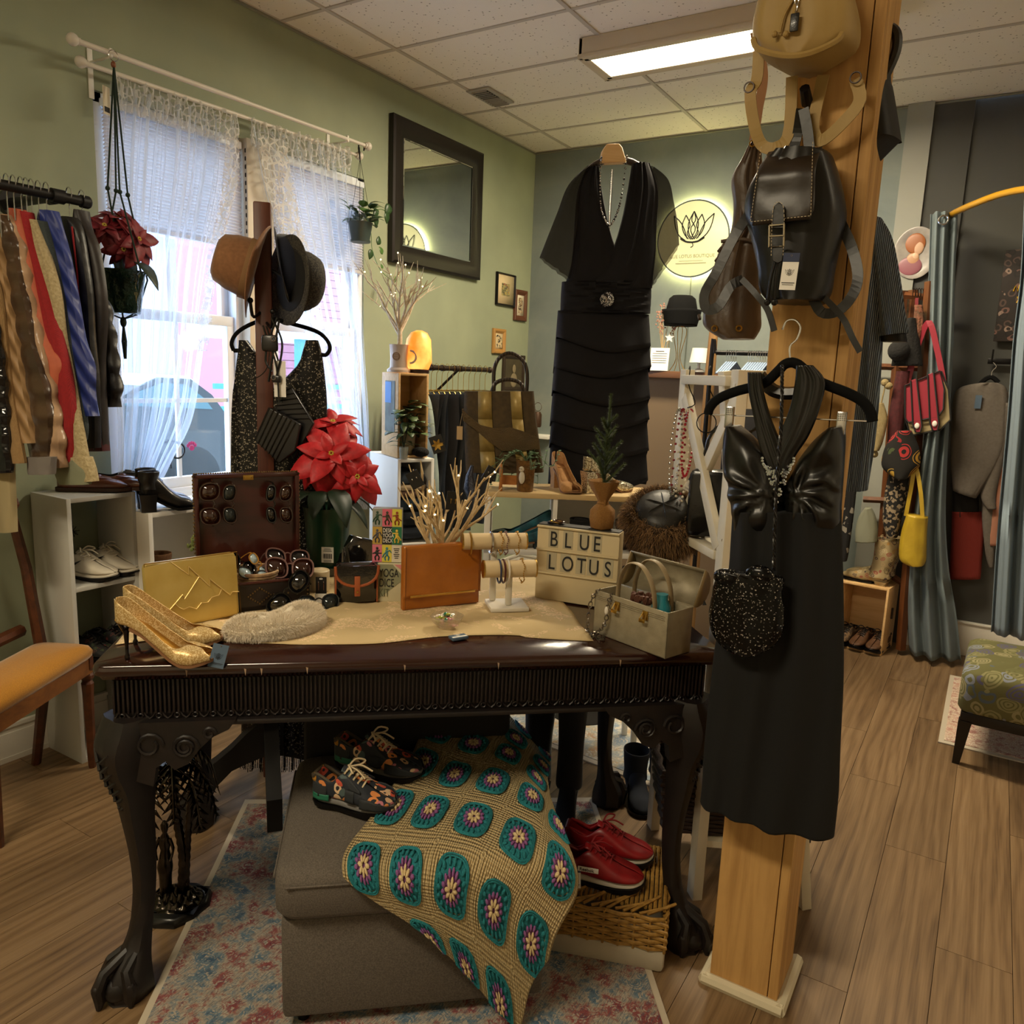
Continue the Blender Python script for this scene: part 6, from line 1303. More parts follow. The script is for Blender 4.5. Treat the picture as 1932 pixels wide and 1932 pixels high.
for k, s_ in enumerate(('DESK', 'YOGA', 'DECK')): text_part('lettering', s_, hk*.105, TAGW, yk, (xk0+kw*.355, .0132, hk*(.565-.095*k)), (PI/2, 0, 0), sx=.68)
g = G()
for k in range(6): g.box((xk0+kw*.83, .0135, hk*(.26-k*.035)), (kw*.2-(k % 3)*.003, .001, .0022))
g.build('small_print', INK, yk)
bs2 = thing('black_patent_case', 'black patent angular bag behind the colourful deck box', 'bag', onT(.575, .70), brz+.2); g = G(); g.prism([(-.05, 0), (.05, 0), (.055, .10), (.03, .125), (-.035, .145), (-.055, .11)], .03); g.build('body', PB, bs2, bevel=.004); G().ball((-.02, -.004, .11), .004, 8, 6).build('stud', CHROME, bs2)
# orange clutch
ORL = mat('orange_leather', 'a8631c', .38, kind='leather', col2='96540f', scale=40, bump=.12, coat=.15)
t_, w_, h_ = slab('orange_clutch', 'burnt orange leather fold over clutch with gold bar standing on the runner', 'bag', T(760, 1154), T(905, 1138), (764, 1032), .03, ORL, .0)
g = G(); g.box((w_/2, .014, h_/2), (w_, .022, h_), .006); g.build('body', ORL, t_)
def cf(a, b): x = w_*(a*1.0); z = h_*(1.005-.80*b); return (x, -.001-.003*sin(PI*a)-.004*vnoise(a*4, b*3, 8)*min(1, b*4), z)
g = G(); g.grid(24, 20, cf); g.build('flap', ORL, t_, solid=.003, ang=180)
g = G(); g.box((w_*.5, -.006, h_*.225), (w_*.84, .002, .007), .0006); g.build('gold_bar', mat('polished_gold', 'd0a558', .2, 1), t_); g = G()
for x in (.006, w_-.006): g.tube([(x, -.002, .004), (x, -.004, h_*.99)], .0008, 4)
g.tube([(.006, -.002, .005), (w_-.006, -.002, .005)], .0008, 4); g.build('stitching', mat('dark_thread', '6b3a0c', .8), t_)
# candy bowl
cb = thing('candy_bowl', 'small cut glass bowl of wrapped sweets on the runner edge', 'bowl', T(843, 1184)); GL2 = mat('cut_glass', 'e6dcc8', .08, trans=.85, alpha=.55)
g = G(); g.lathe([(.018, .001), (.022, .003), (.034, .014), (.043, .032), (.041, .034), (.032, .016), (.018, .006)], 32, fn=lambda a, z: 1+.05*cos(8*a)*(z > .01)); g.build('glass', GL2, cb)
rr = random.Random(2); ru = rr.uniform; CND = [mat('sweet%d' % k, c_, .35, coat=.5) for k, c_ in enumerate(('d8a7a0', '1f6b4c', '9aa23c', 'e0d2c4', 'b56a70'))]
for k in range(22):
  a = ru(0, 6.28); r_ = ru(0, .028); z = .012+.022*rr.random()+.008*(1-r_/.028); c = V(cb.location)+V((r_*cos(a), r_*sin(a), z)); g = G(); g.ball((0, 0, 0), (.007, .005, .004), 8, 5)
  for q in (-1, 1): g.add([(q*.006, 0, 0), (q*.012, .004, .001), (q*.012, -.004, -.001)], [(0, 1, 2)])
  o = g.build('wrapped_sweet', CND[k % 5], loc=c, rz=ru(0, 6)); tag(o, 'small twist wrapped sweet in the cut glass bowl', 'sweet', 'wrapped sweets in the glass bowl')
bcd = thing('business_card_box', 'little blue grey card with lotus mark by the sweet bowl', 'card', T(865, 1205), RZC+.55); G().box((0, 0, .004), (.044, .026, .007), .0008).build('card_stack', TAGB, bcd); G().box((0, -.006, .0078), (.040, .006, .0006)).build('white_band', TAGW, bcd); lotus(bcd, (0, .004, .0082), (1, 0, 0), (0, 1, 0), .016, TAGW)
# bracelet T-bar stand
mat('gold_beads', 'b48c40', .3, .9)
bz = T(945, 1150); bs = thing('bracelet_stand', 'cream two tier bracelet bar stand on white base', 'jewellery stand', bz+V((.0, .03, 0)), RZC+.22); VEL = mat('cream_velvet', 'cbb48c', .9, sheen=.4)
dbs = (V(bs.location)-CAM).dot(WF); bpl = Pl(V(bs.location)+rz_dir(RZC+.22)[1]*-.02, RZC+.22); bpl2 = Pl(V(bs.location)+rz_dir(RZC+.22)[1]*.03, RZC+.22)
G().box((0, .0, .006), (.11, .10, .012), .003).build('base', mat('white_base', 'cfc8ba', .6), bs)
for (pq, yy, pa, pb__, nm) in ((bpl, -.02, (912, 1077), (1010, 1069), 'lower'), (bpl2, .03, (872, 1020), (992, 1022), 'upper')):
  a, b = pq(*pa), pq(*pb__); zc_ = (a[1]+b[1])/2-RT_; rb = .0245 if nm == 'lower' else .0235
  G().tube([(a[0], yy, zc_), (b[0], yy, zc_)], rb, 22).build('bar', VEL, bs); G().tube([(a[0]-.002, yy, zc_), (a[0]+.002, yy, zc_)], rb*1.04, 22).tube([(b[0]-.002, yy, zc_), (b[0]+.002, yy, zc_)], rb*1.04, 22).build('end_band', BRASS, bs)
  cx_ = (a[0]+b[0])/2; G().box((cx_, yy, zc_/2), (.018, .014, zc_-rb), .004).build('post', mat('cream_post', 'c9c2b2', .6), bs)
  BRC = [(.12, BRASS, 0), (.45, CHROME, 1), (.60, mat('gold_beads', 'b48c40', .3, .9), 2), (.68, MATS['rose_metal'], 2), (.86, MATS['gold_beads'], 2)] if nm == 'upper' else [(.30, mat('blue_bangle', '27304a', .3), 0), (.38, mat('oxblood_bangle', '4a1f1a', .3), 0), (.46, mat('pearl_bangle', 'd0c6b8', .3), 0), (.74, MATS['gold_beads'], 2)]
  names_ = {BRASS: 'brass', CHROME: 'silver'}
  for k, (u, m_, kd) in enumerate(BRC):
    xx = lerp(a[0], b[0], u); wpos = V(bs.location)+rz_dir(RZC+.22)[0]*xx+rz_dir(RZC+.22)[1]*yy+V((0, 0, zc_)); ho = thing('bracelet', '%s bracelet around the %s velvet bar, %s from its left end' % (m_.name.replace('_', ' '), nm, ['first', 'second', 'third', 'fourth', 'fifth'][k]), 'bracelet', wpos, RZC+.22)
    R_ = rb+.004+(.004 if kd == 0 else .002); dz = -(R_-rb)*.85; g = G()
    if kd == 2:
      for q in range(34): an = 2*PI*q/34; g.ball((.002*sin(q), R_*cos(an), dz-.001+R_*1.12*sin(an)), .0024, 5, 4)
    else: g.torus((0, 0, dz), R_, .0028 if kd == 0 else .004, 'X', 26, 6)
    g.build('links' if kd else 'band', m_, ho)
# twig tree with earring cards
te = onT(.80, .47); tt_, tips = twig_tree('twig_tree', 'cream wrapped twig tree with earring cards and bulbs behind the orange clutch', te, .37, .17, 5, mat('cream_twig', 'd2b98e', .7, kind='noise', col2='b49a70', scale=90, bump=.4), 14, trunk=.0145, nb=8)
dte = (te-CAM).dot(WF)
for k, (px, py, s_, an, lab) in enumerate(((825, 838, .05, -.35, 'black earring card with gold leaf earrings hanging high on the twig tree'), (783, 905, .05, -.5, 'black earring card with small studs at left of the twig tree'), (924, 895, .045, .5, 'pointed black earring card at right of the twig tree'), (855, 945, .055, .1, 'black earring card with silver hook earrings at the trunk fork'), (822, 958, .04, 0, 'black jewellery clip card low behind the twig tree'))):
  c = P(px, py, d=dte-.04+.02*k); e_ = thing('earring_card', lab, 'card', c, RZC+.1*k); e_.rotation_euler = (0, an, RZC+.1*k); G().box((0, 0, 0), (s_*.75, .0012, s_)).build('card', MATS['black_card'], e_)
  g = G()
  if k == 0:
    for q in range(7): g.leaf((0, -.002, -.002), (cos(q), -.2, sin(q)), (0, -1, 0), .018, .008, .1)
  else:
    for q in (-1, 1): g.ball((q*.007, -.002, .004), .0028, 6, 5); g.tube([(q*.007, -.002, .004), (q*.007, -.002, -.008 if k == 3 else .0)], .0008, 4)
  g.build('earring', BRASS if k in (0, 3) else CHROME, e_)
bf_ = thing('black_pouch', 'black leather pouch with pinched top behind the twig tree', 'bag', onT(.665, .58), brz); g = G(); g.prism([(-.065, 0), (.07, 0), (.07, .05), (.045, .08), (.02, .055), (-.01, .075), (-.045, .105), (-.065, .05)], .04); g.build('body', BLKL, bf_, bevel=.008)
# BLUE LOTUS letter board
lA = T(1008, 1128); lrz = math.atan2((T(1165, 1152)-lA).y, (T(1165, 1152)-lA).x); lpl = Pl(lA, lrz)
la, lb_ = lpl(1012, 992), lpl(1170, 1004); lw_ = lb_[0]; lh = (la[1]+lb_[1])/2-RT_
lbx = thing('letter_light_box', 'cream letter board reading BLUE LOTUS in black letters', 'sign', (lA.x, lA.y, RT_), lrz); LBM = mat('letter_board', 'c3b28c', .5);
G().box((lw_/2, .024, lh/2), (lw_, .045, lh), .003).build('case', LBM, lbx); g = G(); g.box((lw_/2, .024, lh+.001), (lw_*.98, .042, .004)); g.build('top_lip', mat('lip_dark', '2b2723', .6), lbx)
for z in (.985, .68, .37): G().box((lw_/2, -.001, lh*z), (lw_, .008, .006), .0015).build('rail', LBM, lbx)
TL_ = mat('letter_tile', 'a99f84', .4)
for (s_, xs, z_) in (('BLUE', (.14, .32, .50, .67), .715), ('LOTUS', (.13, .30, .49, .63, .82), .405)):
  for c_, x_ in zip(s_, xs):
    G().box((lw_*(x_+.065), .0012, lh*(z_+.125)), (.030, .0012, lh*.25)).build('letter_tile', TL_, lbx, smooth=False); text_part('letter', c_, lh*.285, INK, lbx, (lw_*(x_+.02), -.0004, lh*(z_+.02)), (PI/2, 0, 0), sx=.72)
ft = thing('burlap_fir', 'tiny artificial fir tree in burlap wrap standing on the letter board', 'plant', V(lbx.location)+rz_dir(lrz)[0]*(lpl(1130, 1000)[0])+rz_dir(lrz)[1]*.024+V((0, 0, lh+.0035))); BUR = mat('burlap', 'a8793c', .95, kind='weave', col2='7d5526', scale=420, bump=.6, dist=.002)
df = (V(ft.location)-CAM).dot(WF); fh_ = P(1148, 745, d=df).z-ft.location.z; sx_ = fh_/.40
g = G(); g.lathe([(.020, .0), (.032, .006), (.036, .03), (.034, .055), (.022, .068), (.012, .076), (.018, .09), (.034, .115), (.045, .14), (.043, .14), (.03, .115), (.01, .085)], 28, fn=lambda a, z: 1+.07*cos(6*a+z*40)+.04*cos(11*a)); o = g.build('burlap_wrap', BUR, ft, ang=80); G().torus((0, 0, .076), .014, .0035, n=16).box((.012, -.012, .07), (.006, .003, .03)).build('tie', BUR, ft)
rr = random.Random(6); ru = rr.uniform; FN = mat('fir_needle', '3d4a24', .8)
def sprig(p, d, L_):
  g = G(); p = V(p); d = V(d).normalized(); g.tube([tuple(p), tuple(p+d*L_)], .003, 5)
  for k in range(int(L_*3200)):
    u = rr.random(); a = ru(0, 6.28); e1 = d.orthogonal().normalized(); e2 = d.cross(e1); n_ = e1*cos(a)+e2*sin(a); q = p+d*L_*u; e = q+(n_*.85+d*.75)*.0145*(1-.3*u); s_ = n_.cross(d)*.0010; g.add([tuple(q+s_), tuple(q-s_), tuple(e)], [(0, 1, 2)])
  for k in range(8): a = k; e1 = d.orthogonal().normalized(); e2 = d.cross(e1); q = p+d*L_; e = q+(e1*cos(a)*.5+e2*sin(a)*.5+d)*.008; g.add([tuple(q+e1*.0009), tuple(q-e1*.0009), tuple(e)], [(0, 1, 2)])
  return g.build('fir_branch', FN, ft, smooth=False)
sprig((0, 0, .10), (.02, 0, 1), fh_-.10)
for k in range(17): z = .13+(fh_-.20)*(k/17)**1.1; a = k*2.4; L_ = .085*(1-.62*k/17); sprig((0, 0, z), (cos(a)*.75, sin(a)*.75, .8), L_)
jw = thing('bangle_pile', 'small heap of dark and gold bangles on top of the letter board', 'jewellery', V(lbx.location)+rz_dir(lrz)[0]*(lw_*.2)+rz_dir(lrz)[1]*.02+V((0, 0, lh+.007)))
for k in range(3): G().torus((.006*k-.006, .003*k, .002*k), .018, .003, n=18, m=5, sy=.8).build('bangle', (BLACKM, BRASS, FT)[k], jw)
# silver structured handbag, chain necklace, contents
SLV = mat('champagne_leather', 'a0957c', .42, .25, kind='leather', col2='8d836b', scale=110, bump=.25); SLD = mat('bag_lining', '6e6650', .7)
c0, cL, cR = T(1252, 1243, TZ+.001), T(1118, 1192, TZ+.001), T(1300, 1212, TZ+.001); dW = cL-c0; rzs = math.atan2(-dW.y, -dW.x); w_ = dW.length*1.02; dD = .095
sbg = thing('box_handbag', 'champagne silver structured box handbag with open lid and double handles', 'bag', (cL.x, cL.y, TZ+.001), rzs); pls = Pl(cL, rzs); hS = pls(1250, 1160)[1]-TZ; hS = .115
th = .004
for (c_, s_, n_) in (((w_/2, th/2, hS/2), (w_, th, hS), 'front_panel'), ((w_/2, dD-th/2, hS/2), (w_, th, hS), 'rear_panel'), ((th/2, dD/2, hS/2), (th, dD, hS), 'side_panel'), ((w_-th/2, dD/2, hS/2), (th, dD, hS), 'side_panel'), ((w_/2, dD/2, th/2), (w_, dD, th), 'bottom_panel')): G().box(c_, s_, .0015).build(n_, SLV, sbg)
for z in (.90, .86, .82): G().tube([(.01, -.001, hS*z), (w_-.01, -.001, hS*z)], .0011, 5).build('piping', SLV, sbg)
for y in (.012, dD-.02):
  pts = smooth_path([(w_*.30, y, hS*.6), (w_*.29, y, hS*1.25), (w_*.40, y, hS*1.75), (w_*.58, y, hS*1.80), (w_*.72, y, hS*1.5), (w_*.78, y, hS*1.1), (w_*.79, y, hS*.6)], 26); g = G(); g.tube(pts, .009, 8, flat=.3, up=(1, 0, 0)); g.build('handle', mat('handle_edge', '9a8868', .5), sbg)
for x in (.34, .72):
  g = G(); g.box((w_*x, -.003, hS*.80), (.016, .004, .022), .001); o = g.build('latch', BRASS, sbg); G().tube([(w_*x-.006, -.005, hS*.86), (w_*x-.008, -.014, hS*.72), (w_*x+.008, -.014, hS*.72), (w_*x+.006, -.005, hS*.86)], .0016, 5).box((w_*x, -.015, hS*.70), (.018, .003, .009), .001).build('latch_clip', BRASS, o)
lid = G(); rings = []
lv = []
for k in range(9):
  a = PI*k/8; lv.append((dD/2-dD/2*cos(a), dD*.45*sin(a)))
g = G(); vs = []
H0 = V((0, dD, hS)); an = 1.95                       # lid hinged open behind
def lp(x, y, z):
  yy, zz = y-dD, z; c_, s_ = cos(-an), sin(-an); return (x, dD+(yy*c_-zz*s_)*1, hS+(yy*s_+zz*c_)*1)
g.loft([[lp(x, y, z) for y, z in lv] for x in (0, w_)], False, False); g.build('lid', SLV, sbg, solid=.003)
for x in (0, w_): g = G(); g.add([lp(x, y, z) for y, z in lv], [tuple(range(9))]); o = g.build('lid_end', mat('lid_end_leather', '85714c', .5), sbg, solid=.003)
G().prism([(0, 0), (.012, .004), (.004, .014)], .001).build('triangle_badge', INK, sbg).location = (w_+.004, dD+.03, hS+.0)
sc2 = thing('scrunchie', 'bronze brown crinkled scrunchie inside the silver handbag', 'scrunchie', V(sbg.location)+rz_dir(rzs)[0]*w_*.5+rz_dir(rzs)[1]*dD*.6+V((0, 0, hS*.98))); g = G()
for k in range(70): a = 2*PI*k/70; g.ball((.03*cos(a)+.004*sin(k*7), .02*sin(a), .005*sin(k*5)), (.007, .007, .008), 5, 4)
g.build('fabric', mat('bronze_crinkle', '5d3a2c', .45, .3), sc2); tc3 = thing('teal_jar', 'teal glass jar inside the silver handbag', 'jar', V(sbg.location)+rz_dir(rzs)[0]*w_*.75+rz_dir(rzs)[1]*dD*.5+V((0, 0, hS*.35))); G().lathe([(.02, 0), (.024, .01), (.024, .07), (.015, .085), (.015, .10)], 18).build('body', mat('teal_glass', '2a7a86', .15), tc3)
def chain(g, pts, r=.0048, w=.0015, seg=8):
  for k, (a, b) in enumerate(zip(pts, pts[1:])):
    a, b = V(a), V(b); c = (a+b)/2; d = (b-a).normalized(); n_ = d.orthogonal().normalized() if k % 2 else d.cross(d.orthogonal().normalized()).normalized(); L_ = (b-a).length*.62; g.tube([tuple(c+d*L_*cos(q*2*PI/seg)+n_*r*sin(q*2*PI/seg)) for q in range(seg)], w, 4, closed=True)
cn = thing('chain_necklace', 'silver chain necklace with oval pale stone draped over the silver handbag', 'necklace', V(sbg.location)+rz_dir(rzs)[0]*w_*.06+rz_dir(rzs)[1]*-.012, rzs); g = G()
chain(g, smooth_path([(.0, .016, hS+.004), (-.016, .004, hS*.8), (-.018, -.004, hS*.3), (-.008, -.012, .006), (.03, -.016, .006), (.05, -.01, .007)], 22)); chain(g, smooth_path([(.045, .016, hS+.004), (.044, .002, hS*.85), (.042, -.002, hS*.4), (.03, -.01, .02), (.012, -.02, .005), (.055, -.022, .005)], 22)); g.build('links', mat('dark_silver', '7d7468', .3, .9), cn); G().ball((.044, -.004, hS*.66), (.006, .004, .011), 12, 8).build('stone', mat('pale_stone', 'd8cfc0', .3), cn)
# ---------------------------------------------------------------- wooden coat tree, hats, beaded dress
CTp = P(499, 640, d=2.5); ctw = mat('redwood_post', '5a2a16', .45, kind='wood', col2='3c190c', scale=14, ax=2, bump=.08)
ct = thing('coat_tree', 'square wooden coat tree post with curved black feet behind the table', 'coat stand', (CTp.x, CTp.y, 0), YAW+.25)
zt_ = P(500, 392, d=(CTp-CAM).dot(WF)).z; G().box((0, 0, zt_/2+.04), (.052, .052, zt_-.08), .005).build('post', ctw, ct)
fm = mat('black_foot_wood', '16120f', .55)
for k in range(4):
  a = k*PI/2-3.05; d = V((cos(a), sin(a), 0)); n_ = V((-d.y, d.x, 0))*.024; rings = []
  for r_, z0, z1 in ((.02, .16, .30), (.08, .14, .25), (.13, .12, .20), (.18, .07, .16), (.21, .0, .14), (.25, .0, .12)): p = d*r_; rings.append([tuple(p+n_+V((0, 0, z0))), tuple(p-n_+V((0, 0, z0))), tuple(p-n_+V((0, 0, z1))), tuple(p+n_+V((0, 0, z1)))])
  G().loft(rings).build('foot', fm, ct)
hkz = P(500, 610, d=2.5).z
for k, (z_, a) in enumerate(((zt_-.22, 3.3), (zt_-.2, 0), (hkz, -1.2), (hkz+.03, -2.0))):
  d = V((cos(a), sin(a), 0)); G().tube(smooth_path([tuple(d*.026+V((0, 0, z_))), tuple(d*.07+V((0, 0, z_-.015))), tuple(d*.085+V((0, 0, z_+.03)))], 8), .005, 6).ball(tuple(d*.085+V((0, 0, z_+.032))), .009, 8, 6).build('hook', BLACKM, ct)
def hat(nm, label, c, axis, spin, m_, R_, H_, brim, m_band=None, m_in=None, curl=.2, band=.03, dent=.0, asym=1.15, up=0):
  "hat with crown pointing along axis; c is the centre of the brim"
  z = V(axis).normalized(); x = z.orthogonal().normalized(); x = (x*cos(spin)+z.cross(x)*sin(spin)); y = z.cross(x)
  t = thing(nm, label, 'hat', c); g = G(); g.frame((0, 0, 0), x*asym, y, z)
  g.lathe([(R_, 0), (R_*1.0, H_*.25), (R_*.95, H_*.6), (R_*.82, H_*.9), (R_*.6, H_*1.0), (R_*.3, H_*(1-dent)), (.001, H_*(1-dent*1.4))], 32, fn=(lambda a, z_: 1-.10*(dent > 0)*(z_/H_)*max(0, cos(a))**2)); g.build('crown', m_, t, ang=80)
  g = G(); g.frame((0, 0, 0), x*asym, y, z); B_ = R_+brim
  g.grid(40, 8, lambda a, b: ((R_+(B_-R_)*b)*cos(2*PI*a), (R_+(B_-R_)*b)*sin(2*PI*a), curl*brim*b*b*(abs(sin(2*PI*a))**2*1.6-.5)+up*b), cu=True); g.build('brim', m_, t, solid=.003, ang=80)
  if m_band: g = G(); g.frame((0, 0, 0), x*asym, y, z); g.lathe([(R_*1.01, .002), (R_*1.025, .004), (R_*1.02, band), (R_*1.0, band)], 32); g.build('band', m_band, t)
  if m_in: g = G(); g.frame((0, 0, 0), x*asym, y, z); g.lathe([(R_*.97, -.001), (R_*.9, H_*.5), (.01, H_*.8)], 28); g.build('lining', m_in, t)
  return t
TANF = mat('tan_felt', '8a5f3e', .95, kind='noise', col2='7a5334', scale=90, bump=.15, sheen=.4)
xr, xn = rz_dir(YAW); hd1 = (CTp-CAM).dot(WF)-.05
hat('fedora', 'tan brown felt fedora hanging on its side at left of the wooden post', P(483, 512, d=hd1), -xr*1.0+xn*-.30+V((0, 0, .30)), .9, TANF, .082, .125, .048, mat('tan_band', '8a6844', .9), None, .35, .034, .12, 1.12)
TWD = mat('grey_tweed_wool', '4a453c', .95, kind='glitter', col2='2a2723', scale=300, bump=.8, dist=.003, cut=.5)
hat('bucket_hat', 'grey tweed bucket hat hanging sideways right of the wooden post', P(548, 530, d=hd1), xr*.9+xn*.75+V((0, 0, .05)), .4, TWD, .092, .085, .040, mat('tweed_band', '2f2b26', .95), mat('hat_black_lining', '0c0c0e', .9), .1, .02, 0, 1.2, -.01)
hat('beret', 'dark navy felt hat tucked between the post and the tweed bucket hat', P(532, 500, d=hd1+.02), xr*1.0+xn*.2+V((0, 0, .2)), .4, mat('navy_felt2', '141a2c', .95, sheen=.3), .085, .06, .02, None, MATS['hat_black_lining'])
BEAD = mat('beaded_black', '9c9484', .35, .3, kind='glitter', col2='0c0a0a', scale=300, bump=.8, dist=.002, cut=.86)
bp = Pl(CTp+V((0, -.03, 0))+xn*-.04, YAW+.05); bdp = thing('beaded_dress', 'long black sleeveless beaded dress on velvet hanger behind the coat tree post', 'dress', (bp.o.x, bp.o.y, 0), YAW+.05); yb_ = .085
g = G(); rowloft(g, bp, [(735, 424, 606, 735), (780, 421, 608), (850, 420, 606), (950, 420, 605), (1060, 424, 602), (1200, 432, 596), (1330, 440, 590), (1440, 442, 588)], .035, 40, 30, .8, .006, 7, 0, yb_); g.build('body', BEAD, bdp)
for pts in ([(640, 436, 452), (660, 434, 466), (690, 430, 484), (737, 424, 505)], [(640, 566, 590), (660, 560, 596), (690, 548, 601), (737, 500, 606)]): g = G(); rowloft(g, bp, pts, .022, 20, 10, .8, 0, 6, 0, yb_); g.build('shoulder_strap', BEAD, bdp)
g = G(); q = [(425, 660), (421, 645), (432, 625), (460, 608), (497, 598), (540, 608), (585, 622), (606, 638), (613, 655), (606, 668), (595, 668)]; ptube(g, bp, [(a, b, yb_+.0) for a, b in q], .0065, n=8, sm=40); ptube(g, bp, [(425, 660, yb_), (434, 660, yb_)], .0065); g.build('velvet_hanger', VELVET, bdp)
g = G(); rr = random.Random(4); ru = rr.uniform
for k in range(60): u = k/59; a, b = bp(lerp(442, 588, u), 1440); g.tube([(a, yb_+.0, b+.05), (a+.004*sin(k), yb_-.02, b-.05-.02*rr.random())], .0018, 3)
o = g.build('bead_fringe', BEAD, bdp); o['kind'] = 'stuff'
def ppoly(pl, pts, m, nm, parent, t_=.02, y=0, bevel=.004): g = G(); g.prism([pl(*p) for p in pts], t_, z0=y); return g.build(nm, m, parent, bevel=bevel)
fpl = Pl(CTp-xn*.085, YAW)
for nm, lab, pts, y in (('black_clutch', 'black woven strap evening clutch hanging at an angle before the wooden post', [(484, 830), (512, 768), (570, 800), (560, 850), (530, 874)], -.02), ('black_evening_bag', 'black satin flap evening bag hanging over the post behind the clutch', [(524, 740), (548, 732), (590, 800), (552, 870), (512, 800)], .012)):
  t = thing(nm, lab, 'bag', (fpl.o.x, fpl.o.y, 0), YAW); ppoly(fpl, pts, BLKL if y < 0 else mat('black_satin_bag', '111014', .3), 'body', t, .02, y)
  g = G(); c0 = fpl(*pts[0]); c1 = fpl(*pts[1])
  for k in range(7): u = k/7; a = V((*fpl(lerp(pts[0][0], pts[4][0], u), lerp(pts[0][1], pts[4][1], u)), 0)); b = V((*fpl(lerp(pts[1][0], pts[2][0], u), lerp(pts[1][1], pts[2][1], u)), 0)); g.tube([(a.x, y-.003, a.y), (b.x, y-.003, b.y)], .0018, 4)
  g.build('pleats', BLKL, t); g = G(); ptube(g, fpl, [(px, py, y) for px, py in ((530, 760), (525, 690), (508, 640), (500, 615))], .003, n=5, sm=14); g.build('strap', BLKL, t)
t = thing('wristlet_straps', 'tangle of black straps and silver clips hooked on the wooden post', 'straps', (fpl.o.x, fpl.o.y, 0), YAW)
for k, pts in enumerate(([(525, 600), (510, 640), (503, 680), (515, 700)], [(515, 600), (535, 650), (522, 720)], [(530, 605), (520, 660), (510, 720)], [(455, 716), (490, 712), (510, 690), (512, 650)])): g = G(); ptube(g, fpl, [(a, b, -.01-.004*k) for a, b in pts], .0035 if k < 3 else .0016, n=5, sm=14); g.build('strap', BLKL, t)
g = G(); a, b = fpl(512, 648); g.box((a, -.015, b), (.05, .02, .05), .008); a, b = fpl(525, 715); g.box((a, -.015, b), (.028, .02, .022), .005); g.build('buckle_block', BLKL, t); G().box((fpl(530, 715)[0], -.01, fpl(530, 715)[1]), (.036, .002, .11)).build('paper_tag', TAGW, t); g = G();
for px, py in ((521, 640), (521, 712)): a, b = fpl(px, py); g.torus((a, -.03, b), .007, .0014, 'Y', 12, 4)
g.build('clip', CHROME, t)
# ---------------------------------------------------------------- black chiffon dress on tall stand
DCH = mat('black_crepe', '0e0c12', .8, kind='noise', col2='09080c', scale=60, bump=.15, spec=.3); CHF = mat('sheer_black_chiffon', '17120f', .8); t = NT(CHF); tr = t.add('ShaderNodeBsdfTransparent'); tr.inputs[0].default_value = (.55, .52, .5, 1); ms = t.add('ShaderNodeMixShader'); ms.inputs[0].default_value = .45; t.lk(tr.outputs[0], ms.inputs[1]); t.lk(t.b.outputs[0], ms.inputs[2]); t.lk(ms.outputs[0], t.out.inputs[0])
dp = P(1155, 600, d=3.25); dpl = Pl((dp.x, dp.y, 0), YAW+.12); cd2 = thing('chiffon_dress', 'black tiered cocktail dress with sheer flutter sleeves, deep V neck and round brooch', 'dress', (dp.x, dp.y, 0), YAW+.12)
for rows, y in (([(318, 1106, 1128), (360, 1090, 1134), (420, 1084, 1146), (480, 1080, 1164), (520, 1072, 1180), (545, 1060, 1196)], -.005), ([(312, 1190, 1222), (360, 1182, 1238), (420, 1170, 1236), (480, 1150, 1234), (520, 1120, 1230), (545, 1075, 1228)], -.018)): g = G(); rowloft(g, dpl, rows, .035, 28, 24, .8, .008, 5, y*80, y); g.build('bodice', DCH, cd2)
g = G(); rowloft(g, dpl, [(532, 1060, 1228), (560, 1058, 1228), (592, 1057, 1226)], .06, 40, 16, .8, 0)
for i_, v_ in enumerate(g.v): g.v[i_] = (v_[0], v_[1]*(1+.10*sin(v_[2]*420+v_[0]*14)), v_[2])
g.build('ruched_waist', DCH, cd2)
tiers = [(586, 652, 1050, 1226, 1), (640, 700, 1046, 1226, -1), (688, 752, 1043, 1224, 1), (742, 800, 1040, 1222, -1), (790, 850, 1038, 1222, 1), (838, 915, 1036, 1220, -1)]
for k, (y0_, y1_, xl, xr_, sd) in enumerate(tiers):
  g = G(); a0, z0_ = dpl(xl+3, y0_); b0, _ = dpl(xr_-2, y0_); a1, z1_ = dpl(xl-2, y1_); b1, _ = dpl(xr_+1, y1_)
  def tf(a, b, k=k):
    th = 2*PI*a; s = (1-cos(th))/2; x = lerp(lerp(a0, b0, s), lerp(a1, b1, s), b); zb = z1_+(.045*(abs(s-.5)*2)**1.5-.02 if sin(th) > 0 else 0)*1; zb -= sd*.02*(s-.5)
    return (x, -math.copysign(abs(sin(th))**.8, sin(th))*(.050+.022*b)+.004*sin(9*th+k)*b, lerp(z0_, zb, b))
  g.grid(56, 8, tf, cu=True); g.build('skirt_tier', DCH, cd2, solid=.002, ang=180)
for rows in ([(316, 1104, 1128, 312), (350, 1072, 1112, 345), (400, 1052, 1108, 410), (450, 1032, 1100, 470), (486, 1018, 1092, 542)], [(312, 1210, 1232, 318), (350, 1216, 1260, 342), (410, 1220, 1271, 380), (470, 1224, 1279, 425), (540, 1230, 1281, 462)]):
  g = G(); rowloft(g, dpl, rows, .03, 40, 26, .8, .016, 5, 1, 0, False); g.build('flutter_sleeve', CHF, cd2, ang=180)
g = G(); a, b = dpl(1137, 568); g.at((a, -.075, b), (PI/2, 0, 0)).lathe([(.030, 0), (.028, .006), (.006, .012)], 24); rr = random.Random(9); ru = rr.uniform
for k in range(40): an, r_ = ru(0, 6.3), ru(.006, .03); g.ball((r_*cos(an), r_*sin(an), .008), .0035, 5, 4)
g.build('brooch', mat('crystal', 'c8c8cc', .12, .8, kind='glitter', col2='2a2a30', scale=260, cut=.5), cd2)
